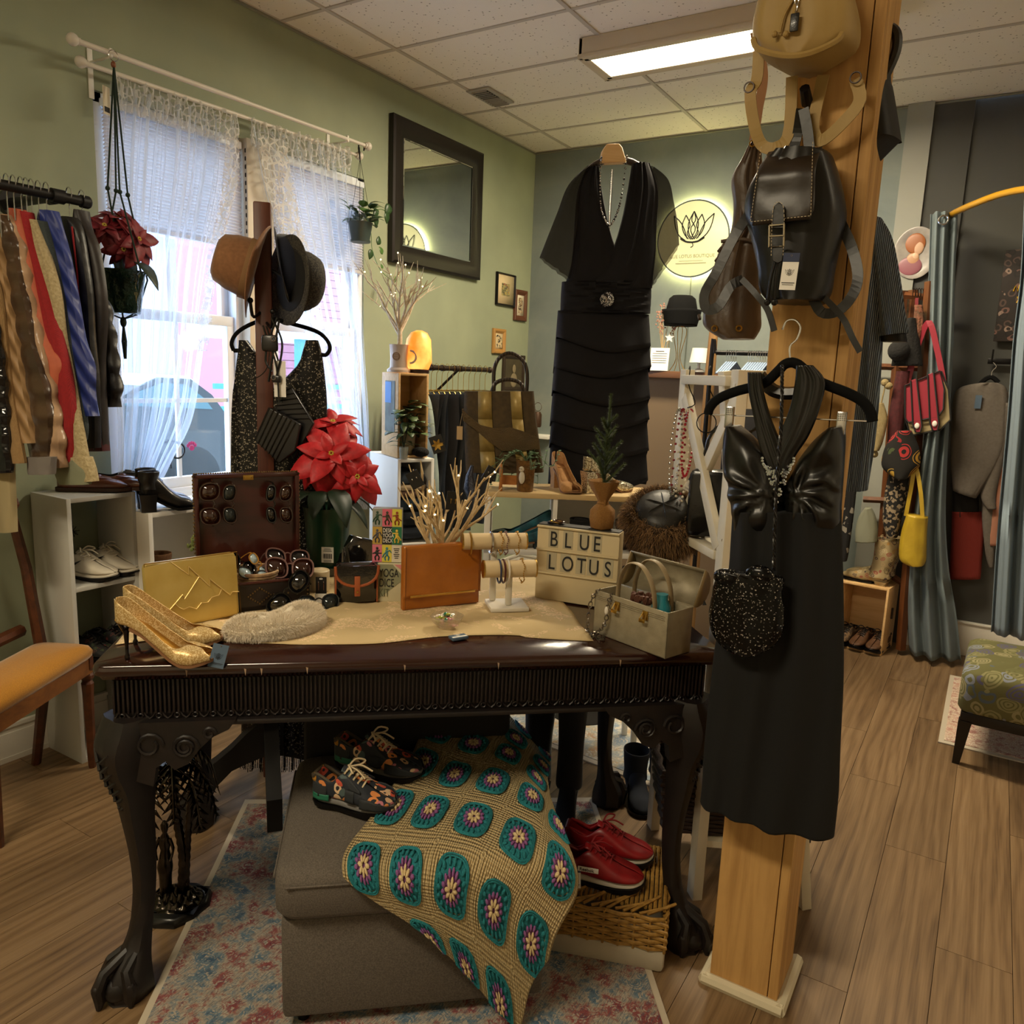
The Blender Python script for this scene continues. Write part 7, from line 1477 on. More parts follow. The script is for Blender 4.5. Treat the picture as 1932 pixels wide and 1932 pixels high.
ds_ = thing('dress_stand', 'wooden topped hanger on slim metal stand carrying the black tiered dress', 'clothes stand', (dp.x, dp.y, 0), YAW+.12)
g = G(); a, b = dpl(1155, 320); g.tube([(a, .0, .03), (a, .0, b)], .006, 10); g.build('pole', CHROME, ds_); G().lathe([(.15, 0), (.15, .012), (.02, .03)], 28, c=(a, 0, 0)).build('base', BLACKM, ds_)
g = G(); g.prism([dpl(*p) for p in ((1130, 310), (1136, 285), (1143, 274), (1166, 273), (1172, 280), (1180, 308))], .04, z0=-.02); g.build('neck_block', PINE, ds_, bevel=.003)
for pts in (((1140, 302), (1122, 312), (1106, 326)), ((1170, 300), (1192, 306), (1214, 318))): g = G(); ptube(g, dpl, pts, .014, n=10); g.build('hanger_arm', mat('dark_hanger', '2a1c14', .4), ds_)
cn2 = thing('bead_necklace', 'long crystal and smoky bead necklace looped over the dress stand neck', 'necklace', (dp.x, dp.y, 0), YAW+.12); g = G(); pts = smooth_path([(*dpl(px, py), 0) for px, py in ((1131, 300), (1128, 340), (1129, 390), (1136, 415), (1146, 428), (1158, 410), (1168, 375), (1178, 300))], 62)
for k, p in enumerate(pts): g.ball((p[0], -.038, p[1]), (.0048 if k % 3 else .003), 6, 5)
g.build('beads', MATS['crystal'], cn2)
# ---------------------------------------------------------------- white open shelf with heels, tote, jar
WS = P(915, 927, d=2.9); WE = P(1200, 942, d=2.9); wrz = math.atan2((WE-WS).y, (WE-WS).x); wl_ = (WE-WS).length*1.12; zws = WS.z; CWD = mat('cream_wood_shelf', 'c9ad7c', .6, kind='wood', col2='b89a66', scale=14, ax=0, bump=.05)
ws = thing('open_shelf', 'white and pale wood open shelf unit behind the letter board', 'shelf', (WS.x, WS.y, 0), wrz); WD = .27; z2_ = P(950, 1040, d=2.9).z
for z in (zws, z2_, z2_-.28): G().box((wl_/2, WD/2, z-.01), (wl_, WD, .02), .002).build('shelf', CWD if z == zws else WHITEP, ws)
for x in (.012, wl_-.012):
  zq = z2_-.30; G().box((x, WD/2, (zws+zq)/2-.01), (.022, WD, zws-zq-.02), .001).build('side_panel', WHITEP, ws)
  for y in (.015, WD-.015): G().box((x, y, zq/2), (.022, .022, zq), .001).build('leg', WHITEP, ws)
for z0, z1, k in ((z2_, zws-.02, .42),): G().box((wl_*k, WD/2, (z0+z1)/2), (.016, WD-.01, z1-z0)).build('divider', WHITEP, ws)
G().box((wl_*.72, WD-.004, (z2_+zws)/2-.01), (wl_*.55, .006, zws-z2_-.02)).build('back_panel', WHITEP, ws)
wx_, wn_ = rz_dir(wrz); wp = lambda x, y, z: V((WS.x, WS.y, z))+wx_*x+wn_*y
wpl = Pl((WS.x, WS.y, 0), wrz); wxp = lambda px, y=0: Pl(V((WS.x, WS.y, 0))+wn_*y, wrz)(px, 930)[0]
NUD = mat('nude_suede', 'b78956', .9, kind='noise', col2='a4784a', scale=90, bump=.2); GLT = mat('silver_glitter', 'd8d0b8', .25, .8, kind='glitter', col2='8a7c60', scale=300, bump=.6, dist=.002, cut=.4)
pump('wedge_heel', 'nude suede ankle strap wedge facing forward on the shelf top', wp(wxp(1045, .22), .21, zws), wrz-1.25, .225, .078, .085, NUD, NUD, NUD, True, True)
pump('glitter_heel', 'silver glitter block heel sandal seen from behind by the fir tree', wp(wxp(1098, .05), .05, zws), wrz+.5, .225, .078, .085, GLT, NUD, GLT, True, True); TEALV = mat('teal_devore_velvet', '1f6f80', .6, kind='noise', col2='0f3440', scale=26, bump=.5, dist=.005, sheen=.5)
pump('velvet_pump', 'teal floral velvet pump leaning on the middle shelf', wp(wxp(1045, .14), .15, z2_), wrz+PI-.12, .25, .085, .075, TEALV, mat('teal_lining', '2a8aa0', .5), mat('dark_heel', '1a2a30', .5), False, True, 'teal velvet pumps'); pump('velvet_pump', 'second teal velvet pump lying lower at front of the middle shelf', wp(wxp(1035, .05), .045, z2_), wrz+PI+.1, .25, .085, .03, TEALV, MATS['teal_lining'], MATS['dark_heel'], False, True, 'teal velvet pumps')
for k, px in enumerate((1085, 1170)): boot('black_shoe', 'black suede bootie on the middle shelf %s the fir tree' % ('left of' if k == 0 else 'right of'), wp(wxp(px, .15), .12, z2_), wrz-.9, .2, .08, .11, .09, .03, mat('black_suede', '0f0e10', .95))
boot('burgundy_boot', 'dark burgundy boot on the lower shelf behind the bracelet stand', wp(wxp(1000, .1), .06, z2_-.28), wrz-.4, .22, .08, .22, .09, .03, mat('burgundy_leather', '32101a', .5)); boot('navy_boot', 'black ankle boot on the lower shelf right of the letter board', wp(wxp(1185, .1), .06, z2_-.28), wrz-.6, .22, .08, .22, .09, .03, mat('black_suede', '0f0e10', .95))
# tote
tpl = Pl(wp(0, .13, 0), wrz-.10); tote = thing('striped_tote', 'olive and gold metallic striped tote bag with black loop handles on the shelf', 'bag', (tpl.o.x, tpl.o.y, 0), wrz-.10); OLV = mat('olive_suede', '4a3a1e', .8, kind='noise', col2='3a2d16', scale=60, bump=.2); GMT = mat('gold_crackle', 'a89054', .4, .2, kind='noise', col2='8a7238', scale=30, bump=.4)
tr_ = [(738, 877, 1007), (790, 876, 1012), (850, 878, 1020), (890, 880, 1026)]; g = G(); rowloft(g, tpl, tr_, .045, 32, 16, .35); g.build('body', OLV, tote)
for (u0, u1) in ((.22, .41), (.68, .83)):
  g = G()
  for (py, xl, xr_), (py2, xl2, xr2) in zip(tr_, tr_[1:]): a = [tpl(lerp(xl, xr_, u), py) for u in (u0, u1)]; b = [tpl(lerp(xl2, xr2, u), py2) for u in (u0, u1)]; g.add([(a[0][0], -.0500, a[0][1]), (a[1][0], -.0500, a[1][1]), (b[1][0], -.0500, b[1][1]), (b[0][0], -.0500, b[0][1])], [(0, 1, 2, 3)])
  g.build('gold_stripe', GMT, tote, solid=.002)
g = G(); g.prism([tpl(*p) for p in ((876, 770), (888, 782), (910, 800), (935, 806), (965, 804), (990, 812), (1018, 824), (1020, 845), (985, 848), (950, 848), (925, 830), (900, 808), (878, 792))], .002, z0=-.056); g.build('pebbled_swoosh', mat('croc_bronze', '4d3c1c', .35, .3, kind='leather', col2='3a2c12', scale=40, bump=.6), tote, smooth=False)
for pts, y in (([(930, 740), (930, 700), (940, 675), (962, 666), (985, 680), (993, 705), (992, 740)], .03), ([(930, 738), (938, 722), (960, 716), (982, 722), (990, 738)], -.03)): g = G(); ptube(g, tpl, [(a, b, y) for a, b in pts], .0075, n=8, sm=26); g.build('handle', mat('braided_black', '17120e', .3, kind='stripes', col2='3c2f22', scale=30, wd=0), tote)
g = G(); q = tpl(872, 815); G().box((q[0], -.055, q[1]), (.022, .001, .05), .0).build('kraft_tag', mat('kraft_card', 'b79a70', .8), tote); G().tube([(q[0], -.055, q[1]+.025), (tpl(878, 770)[0], -.05, tpl(878, 770)[1])], .0007, 4).build('string', TWINE, tote)
be = thing('brass_hanging_boot', 'dark silver pointed shoe dangling at left of the striped tote', 'shoe', wp(-.035, .03, zws-.03)); g = G(); g.loft([[(x+r_*cos(a), r_*.6*sin(a), z) for a in [2*PI*j/12 for j in range(12)]] for x, z, r_ in ((-.02, .12, .006), (-.03, .08, .016), (-.025, .03, .03), (0, -.005, .034), (.035, -.012, .022), (.055, -.014, .004))]); g.build('upper', mat('pewter_snake', '3c3c44', .3, .6, kind='leather', col2='1e1e26', scale=60, bump=.6), be)
es = thing('wooden_plate_easel', 'small honey wood easel leg on shelf front edge', 'easel', wp(wxp(944, .02), .02, zws+.001), wrz); G().lathe([(.006, 0), (.0075, .004), (.006, .03), (.0075, .06), (.006, .095), (.003, .102)], 10).build('leg', mat('honey_wood', 'a8692c', .4), es); g = G(); g.prism([(.0, .02), (.10, .02), (.10, .055), (0, .055)], .012, z0=.03); g.build('rail', MATS['honey_wood'], es)
jr_ = bushy('owl_jar_plant', 'amber textured jar with white owl figure and trailing eucalyptus on the shelf', wp(wxp(990, .05), .045, zws), .036, .118, mat('amber_bark_glass', '7a5526', .3, kind='noise', col2='4f3414', scale=80, bump=.6), 0, .01, .01, .02, PLS, 2)
EUC = mat('eucalyptus', '5f7a58', .7); rr = random.Random(8); ru = rr.uniform
for k in range(15):
  a = ru(0, 6.28); L_ = ru(.09, .15); pts = smooth_path([(0, 0, .11), (.035*cos(a), .03*sin(a), .135+.02*rr.random()), (L_*.75*cos(a), L_*.5*sin(a)-.02, .13+.05*ru(-1, 1)), (L_*cos(a), L_*.6*sin(a)-.03, .09+.08*ru(-1, 1))], 12); g = G(); g.tube(pts, .0012, 4)
  for j in range(3, 12):
    for q in (-1, 1): g.leaf(tuple(pts[j]), (q*sin(a)+.3*cos(a), -q*cos(a), .3), (0, 0, 1), .016, .012, .1, .05, n=3)
  g.build('sprig', EUC, jr_, smooth=False)
G().ball((.006, -.036, .055), (.013, .006, .024), 10, 8).ball((.004, -.037, .086), (.011, .007, .011), 10, 8).build('owl', mat('white_relief', 'c9bda4', .6), jr_); G().ball((.001, -.044, .088), .002, 6, 5).ball((.008, -.044, .088), .002, 6, 5).build('owl_eyes', INK, jr_)
# ---------------------------------------------------------------- big fur hat
fc = P(1250, 975, d=2.42); bh_ = thing('fur_trimmed_hat', 'black leather pillbox hat with deep brown fox fur brim on a wooden stand', 'hat', fc); BRF = mat('fox_fur', '6f5334', .95, kind='noise', col2='3a2a1a', scale=30, bump=.6); e_ = V((CAM.x-fc.x, CAM.y-fc.y, 0)).normalized()
ti = Matrix.Rotation(-.62, 3, V((-e_.y, e_.x, 0)).normalized()*1); xx_, yy_, zz__ = (ti @ V((1, 0, 0)), ti @ V((0, 1, 0)), ti @ V((0, 0, 1)))
if (ti @ V((0, 0, 1))).dot(e_) < 0: ti = ti.transposed(); xx_, yy_, zz__ = (ti @ V((1, 0, 0)), ti @ V((0, 1, 0)), ti @ V((0, 0, 1)))
g = G(); g.frame((0, 0, 0), xx_, yy_, zz__); g.lathe([(.07, -.085), (.105, -.07), (.118, -.03), (.115, .0), (.10, .025), (.082, .033), (.07, .02)], 34); fb_ = g.build('fur_band', BRF, bh_); fur(fb_, bh_, 14000, .030, mat('fox_hair', '8f6d45', .8), .0007, 5, .5); fur(fb_, bh_, 9000, .026, mat('fox_hair_dark', '35271a', .8), .0007, 6, .6)
g = G(); g.frame((0, 0, 0), xx_, yy_, zz__); g.lathe([(.080, .02), (.083, .034), (.074, .045), (.045, .054), (.001, .058)], 30); g.build('leather_crown', mat('olive_black_leather', '1c1910', .45, kind='noise', col2='100e08', scale=24, bump=.4, dist=.006), bh_)
for k in range(3): g = G(); g.frame((0, 0, 0), xx_, yy_, zz__); a = k*PI/3; g.tube([(r_*cos(a), r_*sin(a), z) for r_, z in ((-.082, .036), (-.045, .055), (0, .059), (.045, .055), (.082, .036))], .0016, 4); g.build('seam', BLKL, bh_)
st_ = thing('hat_stand', 'dark wooden pedestal under the fur trimmed hat', 'stand', (fc.x, fc.y, TZ+.001)); G().lathe([(.055, 0), (.055, .012), (.02, .02), (.014, .06), (.03, fc.z-TZ-.10), (.06, fc.z-TZ-.075)], 20).build('pedestal', mat('brown_pedestal', '3b1a10', .4), st_); st_.location = (fc.x, fc.y, 0.0); st_.location = (fc.x, fc.y, TZ+.001)
tt = P(1292, 915, d=2.42); price_tag(None, 'white and navy price tag sticking up behind the fur trimmed hat', tt+V((0, .02, -.02)), .028, .045, YAW-.4, .2, .5, TAGW, mat('navy_card', '2a3350', .7))
# ---------------------------------------------------------------- white X frame shelf
A_, B_, C_ = P(1310, 1690, z=0), P(1232, 1560, z=0), P(1515, 1708, z=0); D_ = B_+(C_-A_); zl = P(1366, 697, d=(A_-CAM).dot(WF)).z
zl = Pl((A_.x, A_.y, 0), 0)(1366, 697)[1]; lx_ = (B_-A_); lz = math.atan2(lx_.y, lx_.x); LD = lx_.length; wl2 = (C_-A_).length; ly_ = (C_-A_).normalized()
lad = thing('x_frame_shelf', 'white painted wooden shelf rack with crossed X side frame beside the table', 'shelf', (A_.x, A_.y, 0), 0); LV = lambda s, t, z: tuple((B_-A_)*s+(C_-A_)*t+V((0, 0, z)))
LW2 = mat('white_rack_paint', 'd6cdb8', .5, kind='noise', col2='c9bfa8', scale=6, bump=.05)
def beam(a, b, w, d, nm, m=LW2, parent=None):
  a, b = V(a), V(b); z = (b-a); L_ = z.length; z = z.normalized(); x = lx_.normalized(); x = (x-z*x.dot(z)); x = x.normalized() if x.length > .1 else ly_; y = z.cross(x); g = G(); g.frame((a+b)/2, x, y, z); g.box((0, 0, 0), (w, d, L_), .002); return g.build(nm, m, parent or lad)
for s, t_ in ((0, 0), (1, 0), (0, 1), (1, 1)): beam(LV(s, t_, 0), LV(s, t_*.36, zl), .045, .03, 'post')
for t_ in (0, 1): beam(LV(.06, t_*.36, zl-.03), LV(.94, t_*.36, zl-.03), .055, .028, 'top_rail'); zc_ = P(1290, 985, d=2.65).z; beam(LV(.06, t_*.55, zc_), LV(.94, t_*.55, zc_), .04, .026, 'lower_rail')
beam(LV(0, 0, zl-.05), LV(0, .36, zl-.05), .03, .10, 'end_board')
beam(LV(.06, -.02, zc_+.02), LV(.94, -.02, zl-.08), .04, .02, 'cross_brace'); beam(LV(.94, .02, zc_+.02), LV(.06, .02, zl-.08), .04, .02, 'cross_brace')
for z in (.16, zc_-.02):
  q_ = .95 if z < .3 else .55; g = G(); vs = [LV(0, 0, z), LV(1, 0, z), LV(1, q_, z), LV(0, q_, z), LV(0, 0, z+.02), LV(1, 0, z+.02), LV(1, q_, z+.02), LV(0, q_, z+.02)]; g.add(vs, [(0, 1, 2, 3), (7, 6, 5, 4), (0, 4, 5, 1), (1, 5, 6, 2), (2, 6, 7, 3), (3, 7, 4, 0)]); g.build('shelf', LW2, lad)
for z in (zl-.04, zc_+.05, zc_-.04, .5): G().at(tuple(V(LV(0, 0, z))+V((0, -.017, 0))), (PI/2, 0, 0)).lathe([(.006, 0), (.006, .002), (.002, .001)], 12).build('bolt', CHROME, lad)
for k, (px, col_) in enumerate(((1265, 'red and silver'), (1312, 'black'))):
  u = (1366-px)/(1366-1252); h_ = V(LV(u, -.03, zl+.002))+A_; t = thing('s_hook_necklaces' if k == 0 else 's_hook', '%s hung from black wire hook on white rack rail' % ('red, pearl and silver chain necklaces' if k == 0 else 'empty looped black cable'), 'necklace' if k == 0 else 'hook', h_); d = V((e_.x, e_.y, 0))*.035
  g = G(); g.tube(smooth_path([(-.01, .02, .0), (0, 0, .008), tuple(d*.7+V((0, 0, -.005))), tuple(d+V((0, 0, -.05))), tuple(d+V((.02, .01, -.10))), tuple(d+V((.0, 0, -.13 if k else -.115)))], 18), .0016, 5)
  if k: g.torus(tuple(d+V((0, 0, -.15))), .028, .0016, 'Y', 18, 4)
  g.build('wire_hook', BLACKM, t)
  if k == 0:
    for j, (m_, L_) in enumerate(((mat('red_bead', '9c1f2a', .3), .20), (mat('pearl', 'd8cdb8', .25), .30), (mat('red_bead2', '7a1620', .3), .36), (CHROME, .26))):
      g = G(); n_ = 44
      for q in range(n_): a = 2*PI*q/n_; g.ball(tuple(d+V((.016*sin(a)-.012*j+.01, .006*cos(a), -.12-L_/2+L_/2*cos(a)))), .0042, 5, 4)
      g.build('bead_string', m_, t)
bagm = mat('black_gloss_bag', '0e0d0e', .2, kind='noise', col2='0a0a0b', scale=20, bump=.4);
for k, (s, t_) in enumerate(((.5, .15), (.3, .36))):
  c = V(LV(s, t_, zc_+.02))+A_; t = thing('black_handbag', 'glossy black handbag %s' % ('behind the white X brace' if k == 0 else 'deeper on the white rack shelf'), 'bag', c, .3); g = G(); g.box((0, 0, .10), (.17, .06, .20), .02); g.build('body', bagm, t); G().tube(smooth_path([(-.05, 0, .19), (-.04, 0, .29), (0, 0, .33), (.04, 0, .29), (.05, 0, .19)], 14), .005, 6).build('handle', bagm, t)
for k, c_ in enumerate(('9b6b48', '7a4a2e', 'b0885a')): c = V(LV(.4, .35+.22*k, .50-.0))+A_; t = thing('stacked_handbag', '%s leather bag glimpsed on lower rack behind the black gown' % ('tan', 'brown', 'camel')[k], 'bag', V((c.x, c.y, .181)), .3); g = G(); g.box((0, 0, .3), (.10, .16, .12), .02); g.box((0, 0, .12), (.12, .17, .22), .02); g.build('body', mat('bagc%d' % k, c_, .5), t)
# ---------------------------------------------------------------- round backlit lotus sign, hat on stand, counter, rail
sg = P(1308, 451, y=YB-.03); sign = thing('round_lotus_sign', 'round backlit lotus line drawing sign glowing on the blue wall', 'sign', (sg.x, YB-.035, sg.z)); SR = .232
G().at((0, 0, 0), (PI/2, 0, 0)).lathe([(SR, -.006), (SR, .006), (SR*.985, .008), (.002, .008)], 48).build('disc', mat('sign_acrylic', 'c9c79a', .4, emit=.55, ecol='d8d49a'), sign); G().torus((0, -.004, 0), SR*1.0, .006, 'Y', 56, 6).build('rim', mat('sign_rim', '566060', .4), sign); G().torus((0, .018, 0), SR*.97, .006, 'Y', 56, 6).build('led_ring', mat('led_strip', 'fff6c0', .5, emit=75, ecol='fff3a8'), sign)
lotus(sign, (0, -.014, .035), (1, 0, 0), (0, 0, 1), .26); text_part('lettering', 'BLUE LOTUS BOUTIQUE', .028, mat('faint_letter', 'a5a27c', .5), sign, (0, -.012, -.115), (PI/2, 0, 0), align='CENTER'); g = G(); g.box((0, -.012, -.135), (.16, .001, .002)); g.box((0, -.012, -.15), (.20, .001, .005)); g.build('underline', MATS['faint_letter'], sign); G().tube([(0, .02, -SR), (.004, .02, -SR-.25), (-.004, .02, -SR-.9)], .003, 5).build('cord', mat('grey_cord', '5c6258', .6), sign)
bp_ = P(1284, 615, y=1.75); dst = thing('display_counter', 'wooden counter at the back wall carrying hat stand, cards and dried flowers', 'counter', (1.45, 1.55, 0)); zk = P(1240, 700, y=1.8).z
G().box((.1, .35, zk-.02), (1.0, .55, .04), .004).build('top', mat('counter_wood', '6a4526', .5, kind='wood', col2='4a2f18', scale=12, ax=0), dst); G().box((.1, .38, (zk-.04)/2), (.95, .48, zk-.04)).build('cabinet', mat('counter_front', '6e5c46', .6), dst)
hs_ = thing('wire_hat_stand', 'brass wire stand under the black hat on the back counter', 'stand', (bp_.x, bp_.y, zk+.001)); hz_ = bp_.z-zk; g = G()
for k in range(4): a = k*PI/2; g.tube(smooth_path([(.05*cos(a), .05*sin(a), 0), (.012*cos(a), .012*sin(a), .08), (.04*cos(a), .04*sin(a), hz_-.03), (0, 0, hz_)], 14), .002, 4)
g.build('wire', BRASS, hs_); hat('black_bowler', 'black felt hat with turned up brim on wire stand under the round sign', V((bp_.x, bp_.y, bp_.z)), (0, 0, 1), 0, mat('black_felt', '070707', .95, spec=.2), .085, .17, .02, None, None, .1, .03, 0, 1.1, .09)
dfl = P(1250, 660, y=1.7); t = thing('dried_flowers', 'pink dried flower stems in small dark jar on the back counter', 'plant', (dfl.x, 1.7, zk+.001)); G().lathe([(.02, 0), (.025, .05), (.012, .09), (.014, .10)], 14).build('jar', mat('dark_jar', '3a2a20', .3), t); g = G(); g2 = G(); rr = random.Random(3); ru = rr.uniform
for k in range(16): a, r_ = ru(0, 6.3), ru(.01, .07); z_ = ru(.22, .38); g.tube([(0, 0, .09), (r_*.4*cos(a), r_*.4*sin(a), z_*.6), (r_*cos(a), r_*sin(a), z_)], .0012, 4); [g2.ball((r_*cos(a)+ru(-.015, .015), r_*sin(a), z_+ru(-.03, .02)), .005, 5, 4) for _ in range(6)]
g.build('stem', TWINE, t); o = g2.build('dried_petals', mat('dusty_pink', '9c6f5e', .9), t); o['kind'] = 'stuff'
t = thing('sign_card', 'white notice card standing on the back counter by the tiered dress', 'card', (P(1243, 680, y=1.62).x, 1.62, zk+.001), .1); t.rotation_euler = (-.15, 0, .1); hh_ = .13; G().box((0, 0, hh_/2), (.11, .003, hh_)).build('card', TAGW, t); g = G()
for k in range(6): g.box((0, -.003, hh_*(.85-.1*k)), (.05 if k == 0 else .085, .001, .004 if k == 0 else .0015))
g.build('lettering', mat('grey_ink', '6a6a6a', .7), t)
t = thing('ceramic_star', 'small white star ornament above the notice card', 'ornament', (P(1262, 650, y=1.7).x, 1.7, zk+.001)); G().tube([(0, 0, 0), (0, 0, .17)], .002, 5).build('stem', BRASS, t); g = G(); g.prism([(.03*cos(PI/2+k*PI/5)*(1 if k % 2 == 0 else .42), .19+.03*sin(PI/2+k*PI/5)*(1 if k % 2 == 0 else .42)) for k in range(10)], .008); g.build('star', WHITEP, t)
t = thing('white_table_lamp', 'small white cone shade lamp on the back counter behind the white rack', 'lamp', (P(1305, 690, y=1.5).x, 1.62, zk+.001)); G().lathe([(.03, 0), (.03, .01), (.008, .02), (.008, .06)], 16).build('base', WHITEP, t); G().lathe([(.055, .05), (.042, .13), (.04, .13), (.052, .05)], 24).build('shade', WHITEP, t)
t = thing('driftwood_post', 'pale driftwood branch leaning behind the brown nylon bag', 'branch', P(1340, 700, y=1.4)*1.0); t.location.z = 0; q0 = P(1330, 700, y=1.4); q1 = P(1350, 590, y=1.4); G().tube([(0, 0, .0), (0, 0, q0.z), (q1.x-t.location.x, 0, q1.z+.1)], [.03, .028, .02], 10).build('limb', mat('driftwood', '9a7444', .7, kind='wood', col2='7d5a32', scale=10), t)
rp = thing('hanger_rack', 'black round rail with rows of pale velvet hangers behind the post', 'rack', (P(1350, 668, y=1.3).x, 1.3, 0)); rzt = P(1380, 668, y=1.3).z; g = G(); g.tube(smooth_path([(-.02, 0, 0), (-.02, 0, rzt-.06), (.0, 0, rzt), (.06, 0, rzt+.005), (.5, 0, rzt+.005)], 22), .012, 10); g.tube([(.48, 0, 0), (.48, 0, rzt)], .012, 8); g.build('rail', BLACKM, rp); PH = mat('pale_hanger', '7d8fa8', .6)
for k in range(14):
  x = .06+.012*k+(.05 if k > 4 else 0); o = thing('hanger', 'pale blue slim hanger on the round black rail behind the post', 'hanger', (rp.location.x+x, 1.3, rzt), .0, 'pale hangers on the round rail'); o.rotation_euler[2] = 0; g = G(); g.tube(smooth_path([(0, .012, .0), (0, 0, .02), (0, -.016, .0), (0, 0, -.025), (0, 0, -.04)], 10), .0014, 4); g.build('hook', CHROME, o); G().tube([(0, .16, -.10), (0, 0, -.04), (0, -.16, -.10)], .005, 5).build('shoulders', PH, o)
t = thing('black_garment', 'dark garment on the round rail behind the white rack', 'garment', (rp.location.x+.12, 1.3, 0)); g = G(); g.box((.12, 0, rzt-.45), (.26, .34, .66), .05); g.build('fabric', mat('black_cloth', '141213', .9), t)
t = thing('wall_lantern', 'small lit wire lantern on white wall shelf at the corner', 'lantern', P(1014, 790, y=YB-.12)); g = G(); g.lathe([(.025, -.06), (.03, -.05), (.03, .03), (.02, .05)], 12); g.build('wire_cage', mat('rust_wire', '4a3322', .5, .4), t); G().ball((0, 0, -.01), (.012, .012, .025), 8, 6).build('flame_bulb', mat('flame', 'ffb040', .4, emit=14, ecol='ffa030'), t); G().torus((0, 0, .085), .03, .002, 'Y', 16, 4).build('handle', MATS['rust_wire'], t)
t = thing('wall_ledge', 'short white floating ledge under the little lantern', 'shelf', P(1014, 824, y=YB-.1)+V((0, .04, 0))); G().box((0, .03, 0), (.16, .12, .03), .003).build('ledge', WHITEP, t)
# ---------------------------------------------------------------- timber post with bags
PX0, PX1, PY0, PY1 = 2.545, 2.71, -.95, -.775
OAKP = mat('rough_sawn_cedar', 'c69a5c', .75, kind='wood', col2='9c713b', scale=13, ax=2, bump=.35, dist=.004)
post = thing('timber_post', 'rough sawn square timber post standing floor to ceiling right of the table', 'post', ((PX0+PX1)/2, (PY0+PY1)/2, 0)); pw, pd = PX1-PX0, PY1-PY0
for (c, s_) in (((-.012, -pd/2+.01, ZC/2), (pw-.024, .02, ZC-.01)), ((pw/2-.011, -pd/2+.012, ZC/2), (.022, .024, ZC-.01)), ((pw/2-.01, .013, ZC/2), (.02, pd-.027, ZC-.01)), ((-pw/2+.01, .01, ZC/2), (.02, pd-.022, ZC-.01)), ((0, pd/2-.01, ZC/2), (pw-.042, .02, ZC-.01))): G().box(c, s_, .0015).build('board', OAKP, post, smooth=False)
QR = mat('moulding_white', 'cfc4a8', .5)
for a, b in (((-pw/2-.016, -pd/2-.008), (pw/2+.016, -pd/2-.008)), ((pw/2+.008, -pd/2-.016), (pw/2+.008, pd/2+.016)), ((-pw/2-.008, -pd/2-.016), (-pw/2-.008, pd/2+.016))): g = G(); g.tube([(a[0], a[1], .012), (b[0], b[1], .012)], .0165, 8); g.build('quarter_round', QR, post)
bl_ = Pl((0, PY0-.055, 0), 0)
def bagt(nm, lab, pl, cat='bag'): return thing(nm, lab, cat, (pl.o.x, pl.o.y, 0), pl.rz)
def strap(t, pl, pts, w, m, nm='strap', n=26, flat=.16):
  q = smooth_path([(a, p[2], b) for (a, _, b), p in zip(pl.pts(pts), pts)], n); g = G()
  if flat == 1: return g.tube(q, w, 7).build(nm, m, t)
  def f(a, b):
    k = min(int(b*(n-1)+.01), n-1); d = (q[min(k+1, n-1)]-q[max(k-1, 0)]).normalized(); s_ = d.cross(V((0, 1, 0))).normalized(); return q[k]+s_*w*(2*a-1)
  return g.grid(2, n, f).build(nm, m, t, False, solid=.0035)
TANB = mat('beige_backpack_leather', 'a98d55', .6, kind='noise', col2='97793f', scale=8, bump=.25, dist=.01); t = bagt('beige_backpack', 'soft tan leather backpack with dark key tab hanging at top of the post', bl_)
g = G(); rowloft(g, bl_, [(-60, 1462, 1580), (-20, 1445, 1606), (20, 1436, 1620), (60, 1428, 1626), (95, 1430, 1620, 92), (118, 1446, 1596, 108), (134, 1475, 1560, 128)], .07, 36, 26, .75, .006, 4, 0, -.02); g.build('body', TANB, t, ang=80)
g = G(); ptube(g, bl_, [(1440, 100, -.075), (1452, 122, -.085), (1500, 136, -.09), (1545, 132, -.09), (1590, 108, -.08), (1600, 90, -.07)], .006, n=6, sm=24); g.build('base_piping', TANB, t)
for k, p in enumerate(([(1432, 95, .0), (1428, 150, .0), (1418, 180, -.01), (1424, 240, .0), (1436, 272, .01), (1462, 276, .01), (1484, 245, .02), (1488, 135, .03)], [(1548, 132, .03), (1532, 220, .02), (1534, 250, .02), (1550, 262, .01), (1590, 232, .0), (1622, 190, .0), (1614, 150, -.0)])): strap(t, bl_, p, .0115, TANB)
for px, py in ((1416, 168), (1616, 150)): a, b = bl_(px, py); G().torus((a, -.012, b), .010, .0016, 'Y', 14, 5).build('buckle', BRZ, t)
a, b = bl_(1520, 80); G().box((a+.0, -.10, b), (.016, .004, .032), .002).build('key_tab', BLKL, t); g = G(); chain(g, [(a, -.098, b+.02+.012*k) for k in range(8)], .004, .0012); g.build('clasp_chain', CHROME, t)
for q in (-1, 1): strap(t, bl_, [(1524, 20, -.088), (1510+q*8, 65, -.098), (1493+(q+1)*9, 98, -.098)], .0028, TANB, 'drawstring', 10, 1); a, b = bl_(1484+(q+1)*10, 100); G().ball((a, -.098, b), .006, 8, 6).build('cord_end', TANB, t)
t = bagt('black_backpack', 'black leather buckle backpack hanging mid height on the post', bl_); BPL = mat('black_backpack_leather', '0d0a08', .4, kind='noise', col2='080605', scale=7, bump=.3, dist=.012)
g = G(); rowloft(g, bl_, [(296, 1468, 1572), (330, 1438, 1584), (370, 1416, 1594), (410, 1412, 1598), (455, 1424, 1588), (510, 1436, 1576), (550, 1440, 1570), (572, 1456, 1556)], .07, 36, 30, .7, .006, 5, 1, -.015); g.build('body', BPL, t, ang=80)
g = G(); TOPL = [bl_(1461, 299), bl_(1560, 290), bl_(1440, 444), bl_(1556, 432)]
